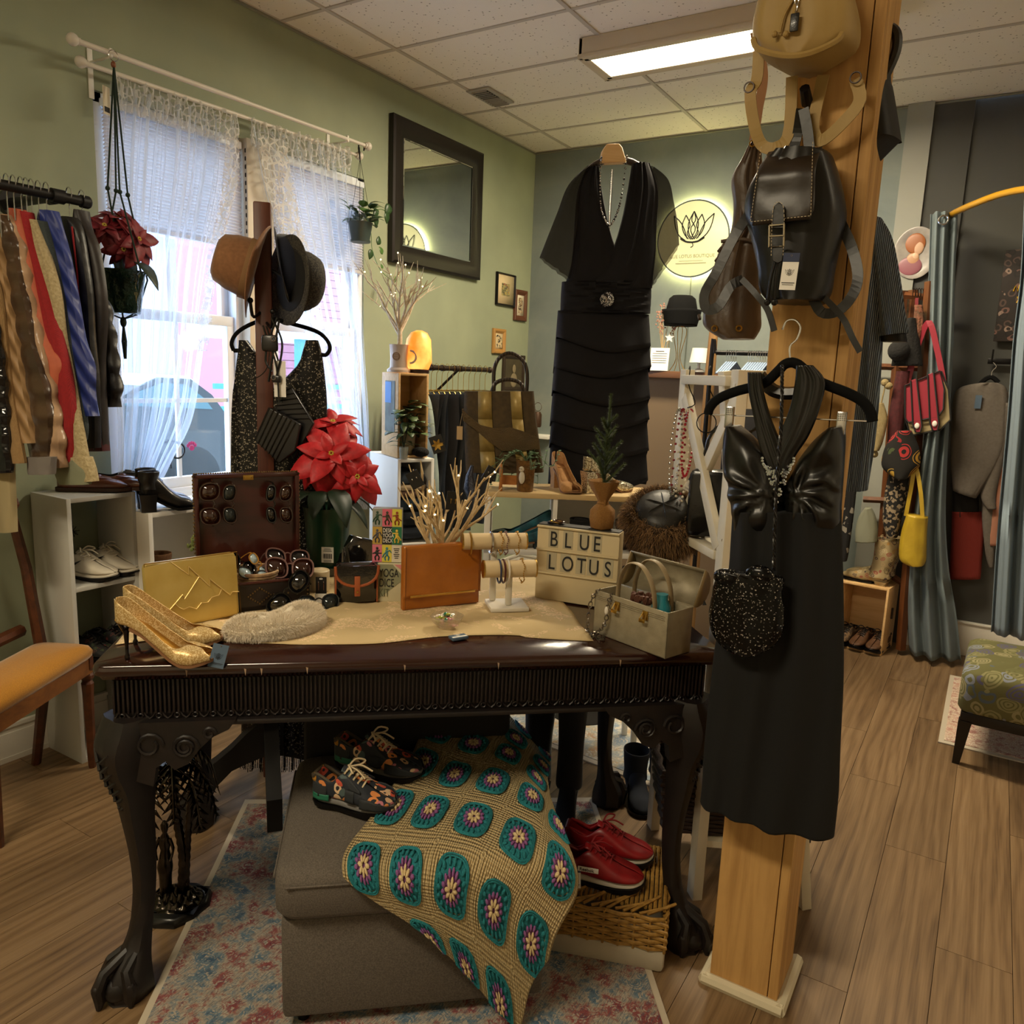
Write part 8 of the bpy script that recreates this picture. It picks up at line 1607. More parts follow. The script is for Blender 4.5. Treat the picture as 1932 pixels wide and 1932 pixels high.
g.grid(16, 18, lambda a, b: (lerp(lerp(TOPL[0][0], TOPL[1][0], a), lerp(TOPL[2][0], TOPL[3][0], a), b)+(.006*(1-2*a) if b > .93 else 0), -.045-.062*sin(PI/2*min(1, b*2.2))-.004*sin(PI*a)+.003*vnoise(a*3, b*4, 7), lerp(lerp(TOPL[0][1], TOPL[1][1], a), lerp(TOPL[2][1], TOPL[3][1], a), b))); g.build('flap', mat('flap_leather', '281d12', .38, kind='noise', col2='1a130c', scale=9, bump=.2, dist=.012), t, solid=.004, ang=80)
STC = mat('pale_stitch', 'b9a98c', .8)
def stitch(pl, pts, y, parent, n=40):
  g = G(); p = smooth_path([(*pl(*q), 0) for q in pts], n) if len(pts) > 4 else [V((*pl(*q), 0)) for q in pts]; out_ = []
  for a, b in zip(p, p[1:]):
    L_ = (b-a).length; m_ = max(1, int(L_/.006))
    for j in range(m_): u0, u1 = (j+.15)/m_, (j+.75)/m_; c0, c1 = a.lerp(b, u0), a.lerp(b, u1); g.tube([(c0.x, y, c0.y), (c1.x, y, c1.y)], .0007, 3)
  o = g.build('stitching', STC, parent); o['kind'] = 'stuff'
stitch(bl_, [(1464, 304), (1444, 438), (1552, 428), (1556, 296)], -.117, t); stitch(bl_, [(1483, 500), (1486, 420), (1496, 405), (1506, 420), (1504, 500)], -.125, t, 16)
for pts, nm in (([(1484, 450), (1487, 412), (1496, 404), (1506, 412), (1505, 450)], 'strap_tab'), ([(1484, 480), (1504, 480), (1502, 508), (1494, 512), (1485, 508)], 'strap_end')): ppoly(bl_, pts, BPL, nm, t, .006, -.122, .001)
g = G(); ptube(g, bl_, [(1480, 446, -.124), (1506, 444, -.124), (1505, 482, -.124), (1479, 484, -.124), (1480, 446, -.124)], .0025, n=6); ptube(g, bl_, [(1480, 465, -.126), (1506, 464, -.126)], .002); g.build('buckle', mat('pewter_buckle', '8a7f68', .3, .9), t)
for p in ([(1512, 205, .0), (1500, 250, .02), (1492, 292, .01)], [(1516, 205, .0), (1524, 250, .0), (1528, 292, .0)]): strap(t, bl_, p, .010, BPL, 'hang_loop', 12)
strap(t, bl_, [(1428, 400, -.03), (1400, 450, -.05), (1368, 520, -.06), (1346, 560, -.06), (1350, 588, -.06), (1372, 582, -.06), (1392, 545, -.05), (1412, 532, -.04)], .0105, BPL); strap(t, bl_, [(1586, 420, -.0), (1608, 470, -.0), (1620, 520, -.01), (1612, 558, -.02), (1585, 588, -.02), (1556, 592, -.03), (1540, 565, -.03)], .010, BPL)
strap(t, bl_, [(1412, 532, -.05), (1440, 560, -.06), (1462, 590, -.06), (1474, 628, -.06)], .006, BPL); strap(t, bl_, [(1556, 560, -.03), (1592, 600, -.02), (1612, 640, -.02), (1626, 665, -.02)], .006, BPL)
for q in (0, 1): a, b = bl_(1476, 545); strap(t, bl_, [(1490+4*q, 490, -.10), (1478+8*q, 530, -.10), (1468+13*q, 575, -.09)], .003, BPL, 'drawstring', 8, 1); a, b = bl_(1468+13*q, 578); G().ball((a, -.09, b), .007, 8, 6).build('cord_end', BPL, t)
a, b = bl_(1512, 560); price_tag(None, 'white and navy price tag dangling from the black backpack buckle', V((a, PY0-.055-.13, b)), .030, .068, 0, 0, .05, TAGW, mat('navy_card', '2a3350', .7)); a, b = bl_(1516, 200); tt = thing('post_hook', 'black peg hook on the post holding the black backpack', 'hook', (a, PY0, b+.02)); G().tube([(0, 0, 0), (0, -.03, -.005), (0, -.06, .012)], [.011, .012, .010], 8).build('peg', BLACKM, tt)
NYB = mat('brown_nylon', '4e3a26', .45, kind='noise', col2='36281a', scale=10, bump=.6, dist=.012, sheen=.3); nl = Pl((PX0-.07, -.87, 0), .25); t = bagt('brown_nylon_bag', 'brown ruched nylon shoulder bag hanging at left side of the post', nl)
g = G(); rowloft(g, nl, [(262, 1420, 1434), (300, 1400, 1438), (340, 1380, 1442), (390, 1384, 1444), (440, 1378, 1440), (465, 1360, 1440), (520, 1342, 1436), (590, 1327, 1436), (618, 1330, 1436), (640, 1362, 1424)], .045, 34, 36, .8, .006, 6); g.build('body', NYB, t, ang=80); g = G(); ptube(g, nl, [(1362, 462, -.046), (1400, 458, -.048), (1436, 466, -.046)], .004, sm=12); g.build('zip_band', NYB, t)
g = G(); [ptube(g, nl, [(1362-6*k+0, 470+18*k, -.02), (1357-5*k, 478+18*k, -.03)], .004) for k in range(8)]; g.build('side_ruching', NYB, t)['kind'] = 'stuff'; strap(t, nl, [(1424, 60, 0), (1440, 140, 0), (1430, 210, 0), (1422, 265, 0)], .010, mat('tan_handle', '8a5f36', .5), 'handle'); g = G()
for px, py in ((1420, 282), (1350, 622), (1395, 622)): a, b = nl(px, py); g.torus((a, -.047, b), .006, .0018, 'Y', 10, 4)
g.build('rings', BRASS, t)['kind'] = 'stuff'
bk_ = Pl((PX1+.05, -.86, 0), -.2); t = bagt('black_shoulder_bag', 'black structured bag with braided handle on the right face of the post', bk_); g = G(); rowloft(g, bk_, [(50, 1640, 1668), (90, 1638, 1672), (150, 1634, 1674), (160, 1632, 1678), (255, 1622, 1694), (262, 1620, 1690), (300, 1618, 1650)], .05, 28, 24, .5, .002, 3); g.build('body', mat('black_nubuck', '0b0a0a', .6, kind='noise', col2='080707', scale=9, bump=.4), t, ang=60); strap(t, bk_, [(1664, 62, 0), (1678, 52, 0), (1692, 66, 0), (1690, 100, 0), (1668, 150, 0)], .010, BLKL, 'handle', 20, 1)
SLM = mat('silver_lurex', '76828f', .4, .5, kind='stripes', col2='2c333e', scale=75, wd=.4, bump=.8, dist=.004); sl = Pl((2.62, -.42, 0), -.05); t = thing('silver_top', 'pleated metallic silver blue tunic hanging behind right side of the post', 'top', (2.62, -.42, 0), -.05)
g = G(); rowloft(g, sl, [(396, 1566, 1612), (410, 1556, 1652), (450, 1560, 1664), (560, 1568, 1668), (700, 1580, 1662), (820, 1590, 1652), (925, 1596, 1636)], .045, 40, 30, .8, .005, 12); g.build('body', SLM, t); g = G(); rowloft(g, sl, [(412, 1636, 1664), (450, 1640, 1684), (520, 1646, 1698), (590, 1652, 1708), (636, 1656, 1715, 628)], .035, 26, 18, .8, .004, 8); g.build('sleeve', SLM, t); g = G(); rowloft(g, sl, [(630, 1660, 1710), (645, 1662, 1712)], .03, 20, 4, .8); g.build('sleeve_opening', BLACKM, t)
# ---------------------------------------------------------------- halter gown on velvet hanger
hp_ = Pl((2.6, -1.035, 0), 0); hg = thing('velvet_hanger', 'black velvet hanger with chrome bar and clips hooked before the post', 'hanger', (2.6, -1.035, 0)); g = G(); ptube(g, hp_, [(1336, 782), (1340, 768), (1356, 752), (1390, 738), (1440, 724), (1468, 700), (1480, 688), (1493, 684), (1506, 688), (1520, 700), (1545, 720), (1600, 742), (1628, 758), (1642, 778), (1646, 796)], .0105, n=10, sm=60); g.build('shoulders', VELVET, hg)
g = G(); ptube(g, hp_, [(1338, 782), (1646, 795)], .0016, n=6); ptube(g, hp_, [(1492, 686), (1490, 655), (1503, 640), (1510, 618), (1500, 604), (1484, 606), (1476, 622)], .002, n=6, sm=24); g.build('chrome_wire', CHROME, hg)
for px, py in ((1379, 787), (1589, 798)): a, b = hp_(px, py); g = G(); g.box((a, -.010, b), (.018, .012, .046), .002); [g.ball((a-.006+.004*i, -.017, b+.018-.004*j), .0014, 5, 4) for i in range(4) for j in range(4)]; g.build('clip', CHROME, hg)
SAT = mat('black_satin', '0d0c09', .33, kind='noise', col2='0e0d0b', scale=5, bump=.2, dist=.02); CRP = mat('black_jersey', '060606', .9, kind='noise', col2='040404', scale=8, bump=.1); gn = thing('halter_gown', 'long black satin halter gown with crystal centre clipped on the velvet hanger', 'dress', (2.6, -1.035, 0))
def fan(g, cx_, cz_, amp, fr, n0=0):
  for i_ in range(n0, len(g.v)):
    x, y, z = g.v[i_]; a = math.atan2(z-cz_, x-cx_); w_ = amp*(sin(a*fr+9*vnoise(x*9, z*9, 1))*.6+1.3*vnoise(a*3.2, abs(x-cx_)*6, 5)); g.v[i_] = (x, y+(w_ if y < 0 else 0), z)
cc_ = hp_(1482, 930)
for rows, q in (([(803, 1374, 1392), (822, 1367, 1418), (850, 1367, 1444), (885, 1369, 1472), (920, 1374, 1484), (950, 1380, 1484), (975, 1384, 1482), (1004, 1386, 1480, None, .6)], 0), ([(806, 1566, 1592), (826, 1540, 1595), (855, 1516, 1594), (890, 1496, 1592), (920, 1484, 1590), (950, 1482, 1588), (978, 1484, 1587), (1006, 1486, 1586, None, .6)], 1)): g = G(); rowloft(g, hp_, rows, .05, 60, 44, .9, 0); fan(g, cc_[0]+(.03 if q else -.03), cc_[1], .009, 9); g.build('bust', SAT, gn, ang=180)
for rows in ([(703, 1418, 1444), (740, 1420, 1448), (790, 1430, 1462), (840, 1440, 1482), (885, 1458, 1494)], [(690, 1508, 1540), (720, 1506, 1562), (770, 1496, 1552), (820, 1476, 1532), (860, 1462, 1506), (892, 1464, 1492)]): g = G(); rowloft(g, hp_, rows, .014, 40, 30, .8, .0035, 9, 0, -.03); g.build('halter_strap', SAT, gn, ang=180)
g = G(); ptube(g, hp_, [(1428, 708, .02), (1450, 735, .03), (1480, 742, .03), (1510, 735, .03), (1524, 705, .02)], .014, sm=20); g.build('neck_ruffle', SAT, gn); g = G(); rowloft(g, hp_, [(962, 1382, 1588), (1000, 1380, 1588), (1100, 1372, 1591), (1200, 1352, 1592), (1300, 1340, 1591), (1400, 1330, 1586), (1470, 1326, 1582, 1500), (1508, 1322, 1574, 1578)], .055, 72, 60, .9, .012, 3.5, 1); g.build('skirt', CRP, gn, ang=180)
rr = random.Random(12); ru = rr.uniform; g = G()
for k in range(110):
  u = ru(-1, 1); v_ = rr.random(); px = 1483+u*27*(1-v_*.0); py = 872+abs(u)**1.3*-2+v_*(62*(1-abs(u))**1.2)+(1-abs(u))*12; a, b = hp_(px, py); g.ball((a, -.072, b), .0028, 5, 4)
for u in (-1, 1): [g.ball((hp_(1483+u*(27+2*sin(k)), 870-k*5)[0], -.07, hp_(1483+u*28, 870-k*5)[1]), .003, 5, 4) for k in range(3)]
o = g.build('crystals', mat('rhinestone', 'd0d4da', .08, .9), gn); o['kind'] = 'stuff'; lbl = G(); a, b = hp_(1500, 760)
pr_ = thing('beaded_purse', 'round black sparkling beaded evening purse hung on rope cord over the gown', 'bag', (2.6, -1.035, 0)); SPK = mat('black_beads', 'b9b4ac', .2, .5, kind='glitter', col2='0a090a', scale=480, bump=1, dist=.002, cut=.93); g = G(); rowloft(g, hp_, [(1064, 1388, 1404), (1072, 1376, 1488), (1090, 1368, 1496), (1105, 1366, 1494), (1140, 1360, 1498), (1175, 1366, 1494), (1200, 1385, 1478), (1214, 1412, 1450)], .022, 36, 30, .7, .003, 5, 0, -.085); g.build('body', SPK, pr_, ang=180)
for c in ((1396, 1074), (1455, 1068)): a, b = hp_(*c); G().ball((a, -.095, b), (.030, .014, .02), 14, 10).build('gathered_top', SPK, pr_)
g = G(); p = smooth_path([(*hp_(*q), 0) for q in ((1494, 690), (1492, 800), (1482, 940), (1478, 1062))], 120);
for ph in (0, 2.1, 4.2): g.tube([(q.x+.0022*cos(k*.8+ph), -.085+.0022*sin(k*.8+ph), q.y) for k, q in enumerate(p)], .0018, 4)
g.build('rope_cord', BLKL, pr_); a, b = hp_(1503, 1136); price_tag(None, 'blue grey tag turned edgeways beside the beaded purse', V((a, -1.15, b)), .022, .062, 1.1, 0, -.15)
# ---------------------------------------------------------------- fitting corner at the right
def rl_thing(nm, lab, cat, pl, grp=None): return thing(nm, lab, cat, (pl.o.x, pl.o.y, 0), pl.rz, grp)
def rpart(t, pl, rows, dep, m, nm, fold=.0, nf=5, y=0, n=28, pw=.8, mm=None): g = G(); rowloft(g, pl, rows, dep, n, mm or len(rows)*5, pw, fold, nf, 0, y); return g.build(nm, m, t, ang=180)
w0 = Pl((0, YB-.03, 0), 0); c = w0(1727, 477); t = thing('painted_plate', 'oval painted plate of a red haired woman holding a child on the wall', 'plate', (c[0], YB-.02, c[1])); g = G(); g.at((0, 0, 0), (PI/2, 0, 0), (1, 1.25, 1)).lathe([(.10, .0), (.112, .012), (.105, .014), (.085, .006), (.001, .006)], 36); g.build('plate', mat('plate_glaze', '7f7a78', .3, kind='noise', col2='a8a098', scale=16, bump=0), t)
for nm, (x, z, rx, rz_), col_ in (('dress_print', (-.02, -.07, .06, .05), '8d5560'), ('hair_print', (-.005, .05, .05, .055), '9a5a30'), ('face_print', (.012, .03, .028, .04), 'c9a184'), ('child_print', (-.01, -.035, .032, .035), 'b98a68'), ('child_face_print', (.0, -.02, .02, .022), 'd0aa8c')): G().ball((x, -.012-.001*rx*100*.0, z), (rx, .004+.08*(.06-rx)*.4, rz_), 14, 10).build(nm, mat(nm, col_, .4), t)
GRC = mat('grey_blue_curtain', '707c80', .85, kind='noise', col2='636e72', scale=4, bump=.1); GRS = mat('blue_grey_curtain', '74828c', .85); cp_ = Pl((2.8, 2.05, 0), 0)  # right-hand panel is a plain, slightly bluer grey
t = rl_thing('fitting_curtain', 'grey curtain with eyelet pooling on the floor left of the fitting corner', 'curtain', cp_); g = G(); Rr = spl([(402, 1755, 1806), (500, 1752, 1802), (650, 1748, 1798), (800, 1745, 1790), (950, 1722, 1784), (1060, 1712, 1790), (1150, 1708, 1806), (1232, 1714, 1815)], 40)
def cf_(a, b): r_ = Rr[int(b*39)]; q0, q1 = cp_(r_[1], r_[0]), cp_(r_[2], r_[0]); x = lerp(q0[0], q1[0], a); z = max(q0[1], .004); return (x, .035*sin(a*19+b*2.0)*(.6+.6*b)+(.03*sin(a*7+2)), z)
g.grid(80, 40, cf_); g.build('drape', GRC, t, solid=.003, ang=180); a, b = cp_(1781, 418); G().torus((a, -.045, b), .022, .005, 'Y', 18, 6).build('eyelet', CHROME, t)
yr = thing('curved_rod', 'curved yellow curtain rod arching from the wall to the right edge', 'rod', (0, 0, 0)); G().tube(smooth_path([tuple(P(1779, 417, y=2.29)), tuple(P(1800, 402, y=2.05)), tuple(P(1840, 384, y=1.85)), tuple(P(1890, 366, y=1.7)), tuple(P(1945, 356, y=1.55)), tuple(P(2050, 350, y=1.3))], 40), .016, 12).build('tube', mat('yellow_enamel', 'b8861a', .3, coat=.4), yr)
c3 = Pl((3.1, 1.62, 0), 0); t = rl_thing('fitting_curtain', 'blue grey curtain panel at the right edge of the picture', 'curtain', c3); R3 = spl([(352, 1934, 2010), (520, 1926, 2010), (640, 1912, 2010), (800, 1900, 2008), (1000, 1882, 2004), (1195, 1870, 2000)], 40)
def cf3(a, b): r_ = R3[int(b*39)]; q0, q1 = c3(r_[1], r_[0]), c3(r_[2], r_[0]); return (lerp(q0[0], q1[0], a), .03*sin(a*22+b)+.012*sin(a*51), q0[1])
G().grid(90, 40, cf3).build('drape', GRS, t, solid=.003, ang=180)
w1 = Pl((2.9, YB-.02, 0), 0); (a0, z0), (a1, z1) = w1(1898, 472), w1(1965, 645); t = rl_thing('poster', 'dark sepia collage poster with yellow handwriting behind the right curtain', 'poster', w1); G().box(((a0+a1)/2, 0, (z0+z1)/2), (a1-a0, .02, z0-z1), .002).build('canvas', artm('sepia_collage', ['221915', '4d3a34', '8a7468', '17110f', '6a4c44'], 26, .5), t)
g = G(); [ptube(g, w1, [(px, py, -.014) for px, py in pts], .004, n=4) for pts in ([(1912, 550), (1916, 540), (1920, 550), (1924, 538)], [(1926, 548), (1932, 545)], [(1918, 572), (1926, 560)], [(1920, 560), (1926, 574)])]; g.build('lettering', mat('yellow_ink', 'c9a020', .6), t)
t = rl_thing('hook_rail', 'small black double hook rail on the dark fitting room wall', 'hooks', w1); g = G(); a, b = w1(1892, 682); g.box((a, -.005, b), (.14, .012, .03), .003); [g.tube([(a+q, -.01, b), (a+q, -.05, b), (a+q, -.05, b+.06)], .005, 6) for q in (-.05, .05)]; g.build('hooks', BLACKM, t)
s1 = Pl((2.9, 2.2, 0), 0); s2 = Pl((2.9, 2.26, 0), 0); KN = mat('grey_knit', '6e665e', .95, kind='weave', col2='585048', scale=120)
t = rl_thing('grey_sweater', 'grey crew neck sweater with blue tag hanging in the fitting corner', 'sweater', s1); rpart(t, s1, [(722, 1850, 1882), (735, 1806, 1900), (780, 1796, 1902), (860, 1793, 1892), (925, 1798, 1842, 940)], .05, KN, 'body', .008); rpart(t, s1, [(760, 1882, 1912), (850, 1868, 1898), (930, 1850, 1880), (960, 1862, 1880)], .03, KN, 'sleeve'); g = G(); ptube(g, s1, [(1848, 726, 0), (1860, 715, 0), (1872, 712, 0), (1884, 722, 0)], .012, sm=10); g.build('hanger', VELVET, t); g = G(); ptube(g, s1, [(1870, 712, 0), (1872, 700, 0), (1880, 692, 0), (1874, 684, 0)], .003, sm=8); g.build('hook', CHROME, t); a, b = s1(1846, 758); G().box((a, -.06, b), (.03, .002, .07)).build('tag', TAGB, t)
t = rl_thing('red_skirt', 'rust red corduroy skirt hanging below the grey sweater', 'skirt', s2); rpart(t, s2, [(965, 1796, 1858), (1020, 1794, 1856), (1092, 1790, 1850)], .03, mat('rust_cord', '7d2418', .9, kind='stripes', col2='6a1c12', scale=60, wd=0), 'cloth', .004)
t = rl_thing('striped_shirt', 'black pinstriped shirt tail between the sweater and red skirt', 'shirt', s2); rpart(t, s2, [(900, 1796, 1845), (975, 1798, 1848)], .026, mat('pinstripe', '141312', .9, kind='stripes', col2='1b1918', scale=90, wd=0), 'cloth', .004, y=-.0)
t = rl_thing('grey_jacket', 'long grey soft jacket with pink scarf hanging near the right curtain', 'jacket', s1); rpart(t, s1, [(740, 1890, 1920), (820, 1876, 1910), (900, 1862, 1900), (960, 1852, 1880), (1040, 1858, 1876), (1072, 1866, 1874)], .03, KN, 'body', .006, y=.03); rpart(t, s1, [(880, 1880, 1896), (960, 1872, 1890), (1030, 1864, 1884)], .025, mat('dusty_pink_knit', '9c6a54', .9), 'scarf', .004, y=.02)
# wooden ladder rack
L1 = Pl((2.6, 2.12, 0), 0); WDN = mat('oak_ladder', '6b3d1c', .5, kind='wood', col2='4f2c13', scale=12, ax=2, bump=.05); t = rl_thing('ladder_rack', 'brown wooden ladder display rack hung with bags and hats', 'rack', L1)
def bx2(pl, p, q, w, y, nm, m, t): a, b = pl(*p), pl(*q); g = G(); g.tube([(a[0], y, a[1]), (b[0], y, b[1])], w, 4, flat=1); return g.build(nm, m, t, smooth=False)
for p, q, y in (((1755, 532), (1700, 1224), -.02), ((1718, 542), (1668, 1000), .14), ((1700, 545), (1655, 1090), .10)): bx2(L1, p, q, .026, y, 'upright', WDN, t)
for p, q, y in (((1705, 556), (1752, 560), .03), ((1640, 690), (1738, 694), .1), ((1625, 945), (1722, 950), .08), ((1684, 1092), (1710, 1110), .05)): bx2(L1, p, q, .018, y, 'rung', WDN, t)
for k in range(5): o = rl_thing('wire_hanger', 'dark wire hanger hooked on the ladder rack top rung', 'hanger', L1, 'hangers on the ladder rack'); g = G(); ptube(g, L1, [(1722+k*5, 560, -.01), (1724+k*5, 545, -.02), (1728+k*5, 552, -.01), (1730+k*5, 590, 0)], .002, sm=10, n=4); g.build('wire', BRZ, o)
F1 = Pl((2.65, 2.0, 0), 0); RDL = mat('red_cartoon_vinyl', '8e2233', .5); BGE = mat('beige_vinyl', '9c8c66', .6)
t = rl_thing('red_satchel', 'red and cream satchel outlined in bold black lines like a drawing', 'bag', F1); ppoly(F1, [(1708, 728), (1776, 700), (1790, 735), (1794, 792), (1775, 810), (1718, 822), (1708, 790)], BGE, 'body', t, .07, 0, .006); ppoly(F1, [(1708, 726), (1772, 699), (1782, 735), (1780, 772), (1770, 785), (1715, 796), (1708, 788)], RDL, 'flap', t, .012, -.013, .002)
for x in (0, 32): ppoly(F1, [(1719+x, 718-x*.35), (1730+x, 714-x*.35), (1740+x, 805-x*.1), (1736+x, 816-x*.1), (1726+x, 814-x*.1), (1722+x, 800-x*.1)], RDL, 'buckle_strap', t, .006, -.022, .001)
g = G(); [ptube(g, F1, [(a, b, y) for a, b in pts], .0045, n=5) for pts, y in (([(1708, 728), (1774, 700), (1782, 735), (1780, 772), (1770, 786), (1714, 797), (1708, 788), (1708, 728)], -.018), ([(1708, 790), (1718, 822), (1775, 811), (1794, 792), (1790, 735), (1776, 700)], -.006), ([(1719, 718), (1723, 800), (1728, 815), (1737, 815), (1740, 804), (1730, 714)], -.026), ([(1751, 707), (1755, 797), (1760, 812), (1769, 812), (1772, 800), (1762, 703)], -.026))]; g.build('black_outline', INK, t)
for x, y_ in ((1731, 803), (1764, 799)): a, b = F1(x, y_); G().ball((a, -.028, b), (.012, .004, .016), 10, 6).build('stud', WHITEP, t)
strap(t, F1, [(1708, 735, .03), (1728, 660, .03), (1752, 608, .0), (1768, 660, -.0), (1780, 720, .0)], .014, RDL, 'strap', 24)
ROS = mat('rose_tapestry', '15120f', .85, kind='floral', pal=['8d1a22', 'b8892c', '15120f', 'a32a2a', '3f4a2a', 'c09a3c', '15120f'], scale=12, cut=.55, base='15120f', rings=30); t = rl_thing('rose_bag', 'black tapestry bag with big red and yellow roses hanging from the rack', 'bag', F1); rpart(t, F1, [(812, 1694, 1720), (828, 1680, 1728), (850, 1668, 1736), (880, 1665, 1735), (902, 1690, 1712)], .07, ROS, 'body', y=-.02); strap(t, F1, [(1690, 830, 0), (1702, 760, .02), (1722, 640, .05), (1728, 560, .06)], .008, mat('red_cord', '6d1a20', .8), 'strap')
KNW = mat('cream_knit', 'a8966c', .95, kind='weave', col2='8c7a52', scale=90, bump=.7); t = rl_thing('knit_hat', 'cream knitted earflap hat with pompoms dangling from the rack', 'hat', F1); rpart(t, F1, [(760, 1655, 1668), (790, 1652, 1676), (830, 1646, 1668), (850, 1648, 1660)], .03, KNW, 'knit', y=-.03); g = G()
for px, py in ((1671, 722), (1678, 728), (1651, 856)): a, b = F1(px, py); g.ball((a, -.03, b), .020, 10, 8)
ptube(g, F1, [(1672, 725, -.03), (1664, 760, -.03)], .004); g.build('pompom', KNW, t)
for nm, lab, rows, m_, dep in (('leopard_scarf', 'black and beige speckled scarf draped down the ladder rack', [(880, 1680, 1716), (930, 1668, 1712), (980, 1664, 1700), (1015, 1672, 1692)], mat('speckled_knit', '8b7a62', .9, kind='glitter', col2='14110f', scale=70, cut=.6, bump=.5), .05), ('pompom_hat', 'black bobble hat hanging high on the ladder rack', [(600, 1712, 1728), (640, 1690, 1735), (690, 1680, 1740)], mat('charcoal_knit', '1a1817', .95, kind='noise', col2='100f0e', scale=90, bump=1), .06), ('green_beret', 'pale grey green cap tucked behind floral boots', [(958, 1632, 1644), (975, 1620, 1652), (1000, 1614, 1656), (1022, 1614, 1655)], mat('sage_felt', '7d7e6c', .9), .05), ('flower_garland', 'dusty pink dried flower bunch hanging on the rack', [(575, 1724, 1740), (610, 1722, 1742), (660, 1716, 1730), (680, 1718, 1726)], mat('dried_pink', '85503c', .9, kind='noise', col2='4a3a28', scale=50, bump=1, dist=.01), .03), ('patterned_scarf', 'black scarf with white scribbles and red tips beside the gown', [(880, 1590, 1618), (950, 1588, 1612), (1040, 1586, 1600), (1060, 1586, 1596)], mat('scribble_scarf', '8a8378', .9, kind='glitter', col2='141212', scale=38, cut=.78, bump=.2), .03), ('burgundy_scarf', 'burgundy fringed scarf behind the red satchel', [(700, 1690, 1716), (780, 1676, 1706), (850, 1672, 1700)], mat('burgundy_wool', '4a1519', .9, kind='noise', col2='3a1014', scale=60, bump=.6), .04)):
  t = rl_thing(nm, lab, nm.split('_')[-1], F1); rpart(t, F1, rows, dep, m_, 'fabric' if nm != 'pompom_hat' else 'knit', .005, 4, .03 if 'boots' not in lab else .0)
  if nm == 'pompom_hat': a, b = F1(1697, 662); G().ball((a, -.03, b), .055, 14, 10).build('pompom', m_, t)
t = rl_thing('yellow_handbag', 'bright yellow slouchy leather handbag hanging low on the ladder rack', 'bag', F1); YL = mat('yellow_leather', 'b79a28', .45, kind='noise', col2='a08320', scale=8, bump=.6, dist=.015); rpart(t, F1, [(968, 1712, 1752, 974), (1000, 1702, 1750), (1035, 1697, 1749), (1055, 1700, 1748), (1064, 1716, 1744)], .06, YL, 'body', .006, 4, -.03); strap(t, F1, [(1710, 972, -.03), (1720, 920, -.03), (1728, 880, -.02), (1738, 925, -.04), (1742, 974, -.05)], .010, YL, 'handle')
CR2 = P(1627, 1218, z=0); CR2 = V((2.44, 2.02, 0)); cw = .40; cpl = Pl(CR2, -.12); x0_, x1_ = cpl(1575, 1200)[0], cpl(1667, 1200)[0]; hc = cpl(1667, 1110)[1]; ck = thing('pine_crate', 'pale pine crate on the floor holding brown shoes at the ladder rack', 'crate', CR2+rz_dir(-.12)[0]*((x0_+x1_)/2), -.12); open_box(ck, x1_-x0_, .24, hc, .012, PINE); G().tube([((x1_-x0_)/2+.002, .12, hc*.5), ((x1_-x0_)/2+.002, .12, hc*.66)], .009, 8).build('hand_slot', BRZ, ck)
ckx, ckn = rz_dir(-.12); FLO = mat('floral_canvas', 'b39a72', .85, kind='floral', pal=['b39a72', '9a5a48', '7a6a4a', 'b08a50', '5a4a44', 'c0ae88'], scale=36, cut=.5, base='a8946c'); cc0 = V(ck.location)
for k in range(2): boot('floral_boot', ('cream lace up boot covered in floral print on the pine crate', 'second floral lace up boot standing behind its mate on the crate')[k], cc0+ckx*(.10-.0*k)+ckn*(.06+.10*k)+V((0, 0, hc+.001)), PI-.25, .26, .09, .27, .13, .012, FLO, None, 'floral boots', -.03, 1.05)
BRO = mat('brown_oxford', '5a3a22', .6, kind='noise', col2='45290f', scale=50, bump=.2); LEO = mat('leopard_print', '3a2a1c', .7, kind='glitter', col2='6a5236', scale=90, cut=.5, bump=.1)
for k, (dx, m_, lab) in enumerate(((.11, BRO, 'brown nubuck oxford at right inside the floor crate'), (.02, BRO, 'brown nubuck oxford left of its mate inside the floor crate'), (-.07, LEO, 'leopard print low shoe inside the floor crate'), (-.15, LEO, 'second leopard print shoe furthest left in the floor crate'))): sneaker('oxford_shoe', lab, cc0+ckx*dx+ckn*.20+V((0, 0, .013)), -PI/2-.25, .25, .085, m_, BLACKM, BLACKM, BLACKM, group='shoes in the floor crate')
# paisley ottoman
PSY = mat('paisley_fabric', '6d6a4a', .9, kind='floral', pal=['4f5a66', '7f7a52', '66643c', '8c8460', '54506a', '7a7f8a'], scale=15, cut=.56, base='5f5c34', rings=34, warp=.09, bump=.05); ot = thing('paisley_ottoman', 'square ottoman in green and blue paisley fabric on dark tapered legs', 'ottoman', (3.0, .76, 0), -.02)
g = G(); cushion(g, .66, .56, .225, .40, .05, -.005, -.005, .02); g.build('upholstery', PSY, ot, ang=80); DL = mat('espresso_wood', '120c0a', .4); g = G(); g.box((.325, .275, .205), (.63, .53, .045), .004); g.build('frame', DL, ot)
for x, y in ((.03, .03), (.62, .03), (.03, .52), (.62, .52)): s_ = -1 if x < .1 else 1; g = G(); g.loft([[(x+s_*.012+a*.013, y+b*.013, 0) for a, b in ((-1, -1), (1, -1), (1, 1), (-1, 1))], [(x+a*.024, y+b*.024, .19) for a, b in ((-1, -1), (1, -1), (1, 1), (-1, 1))]]); g.build('leg', DL, ot, smooth=False)
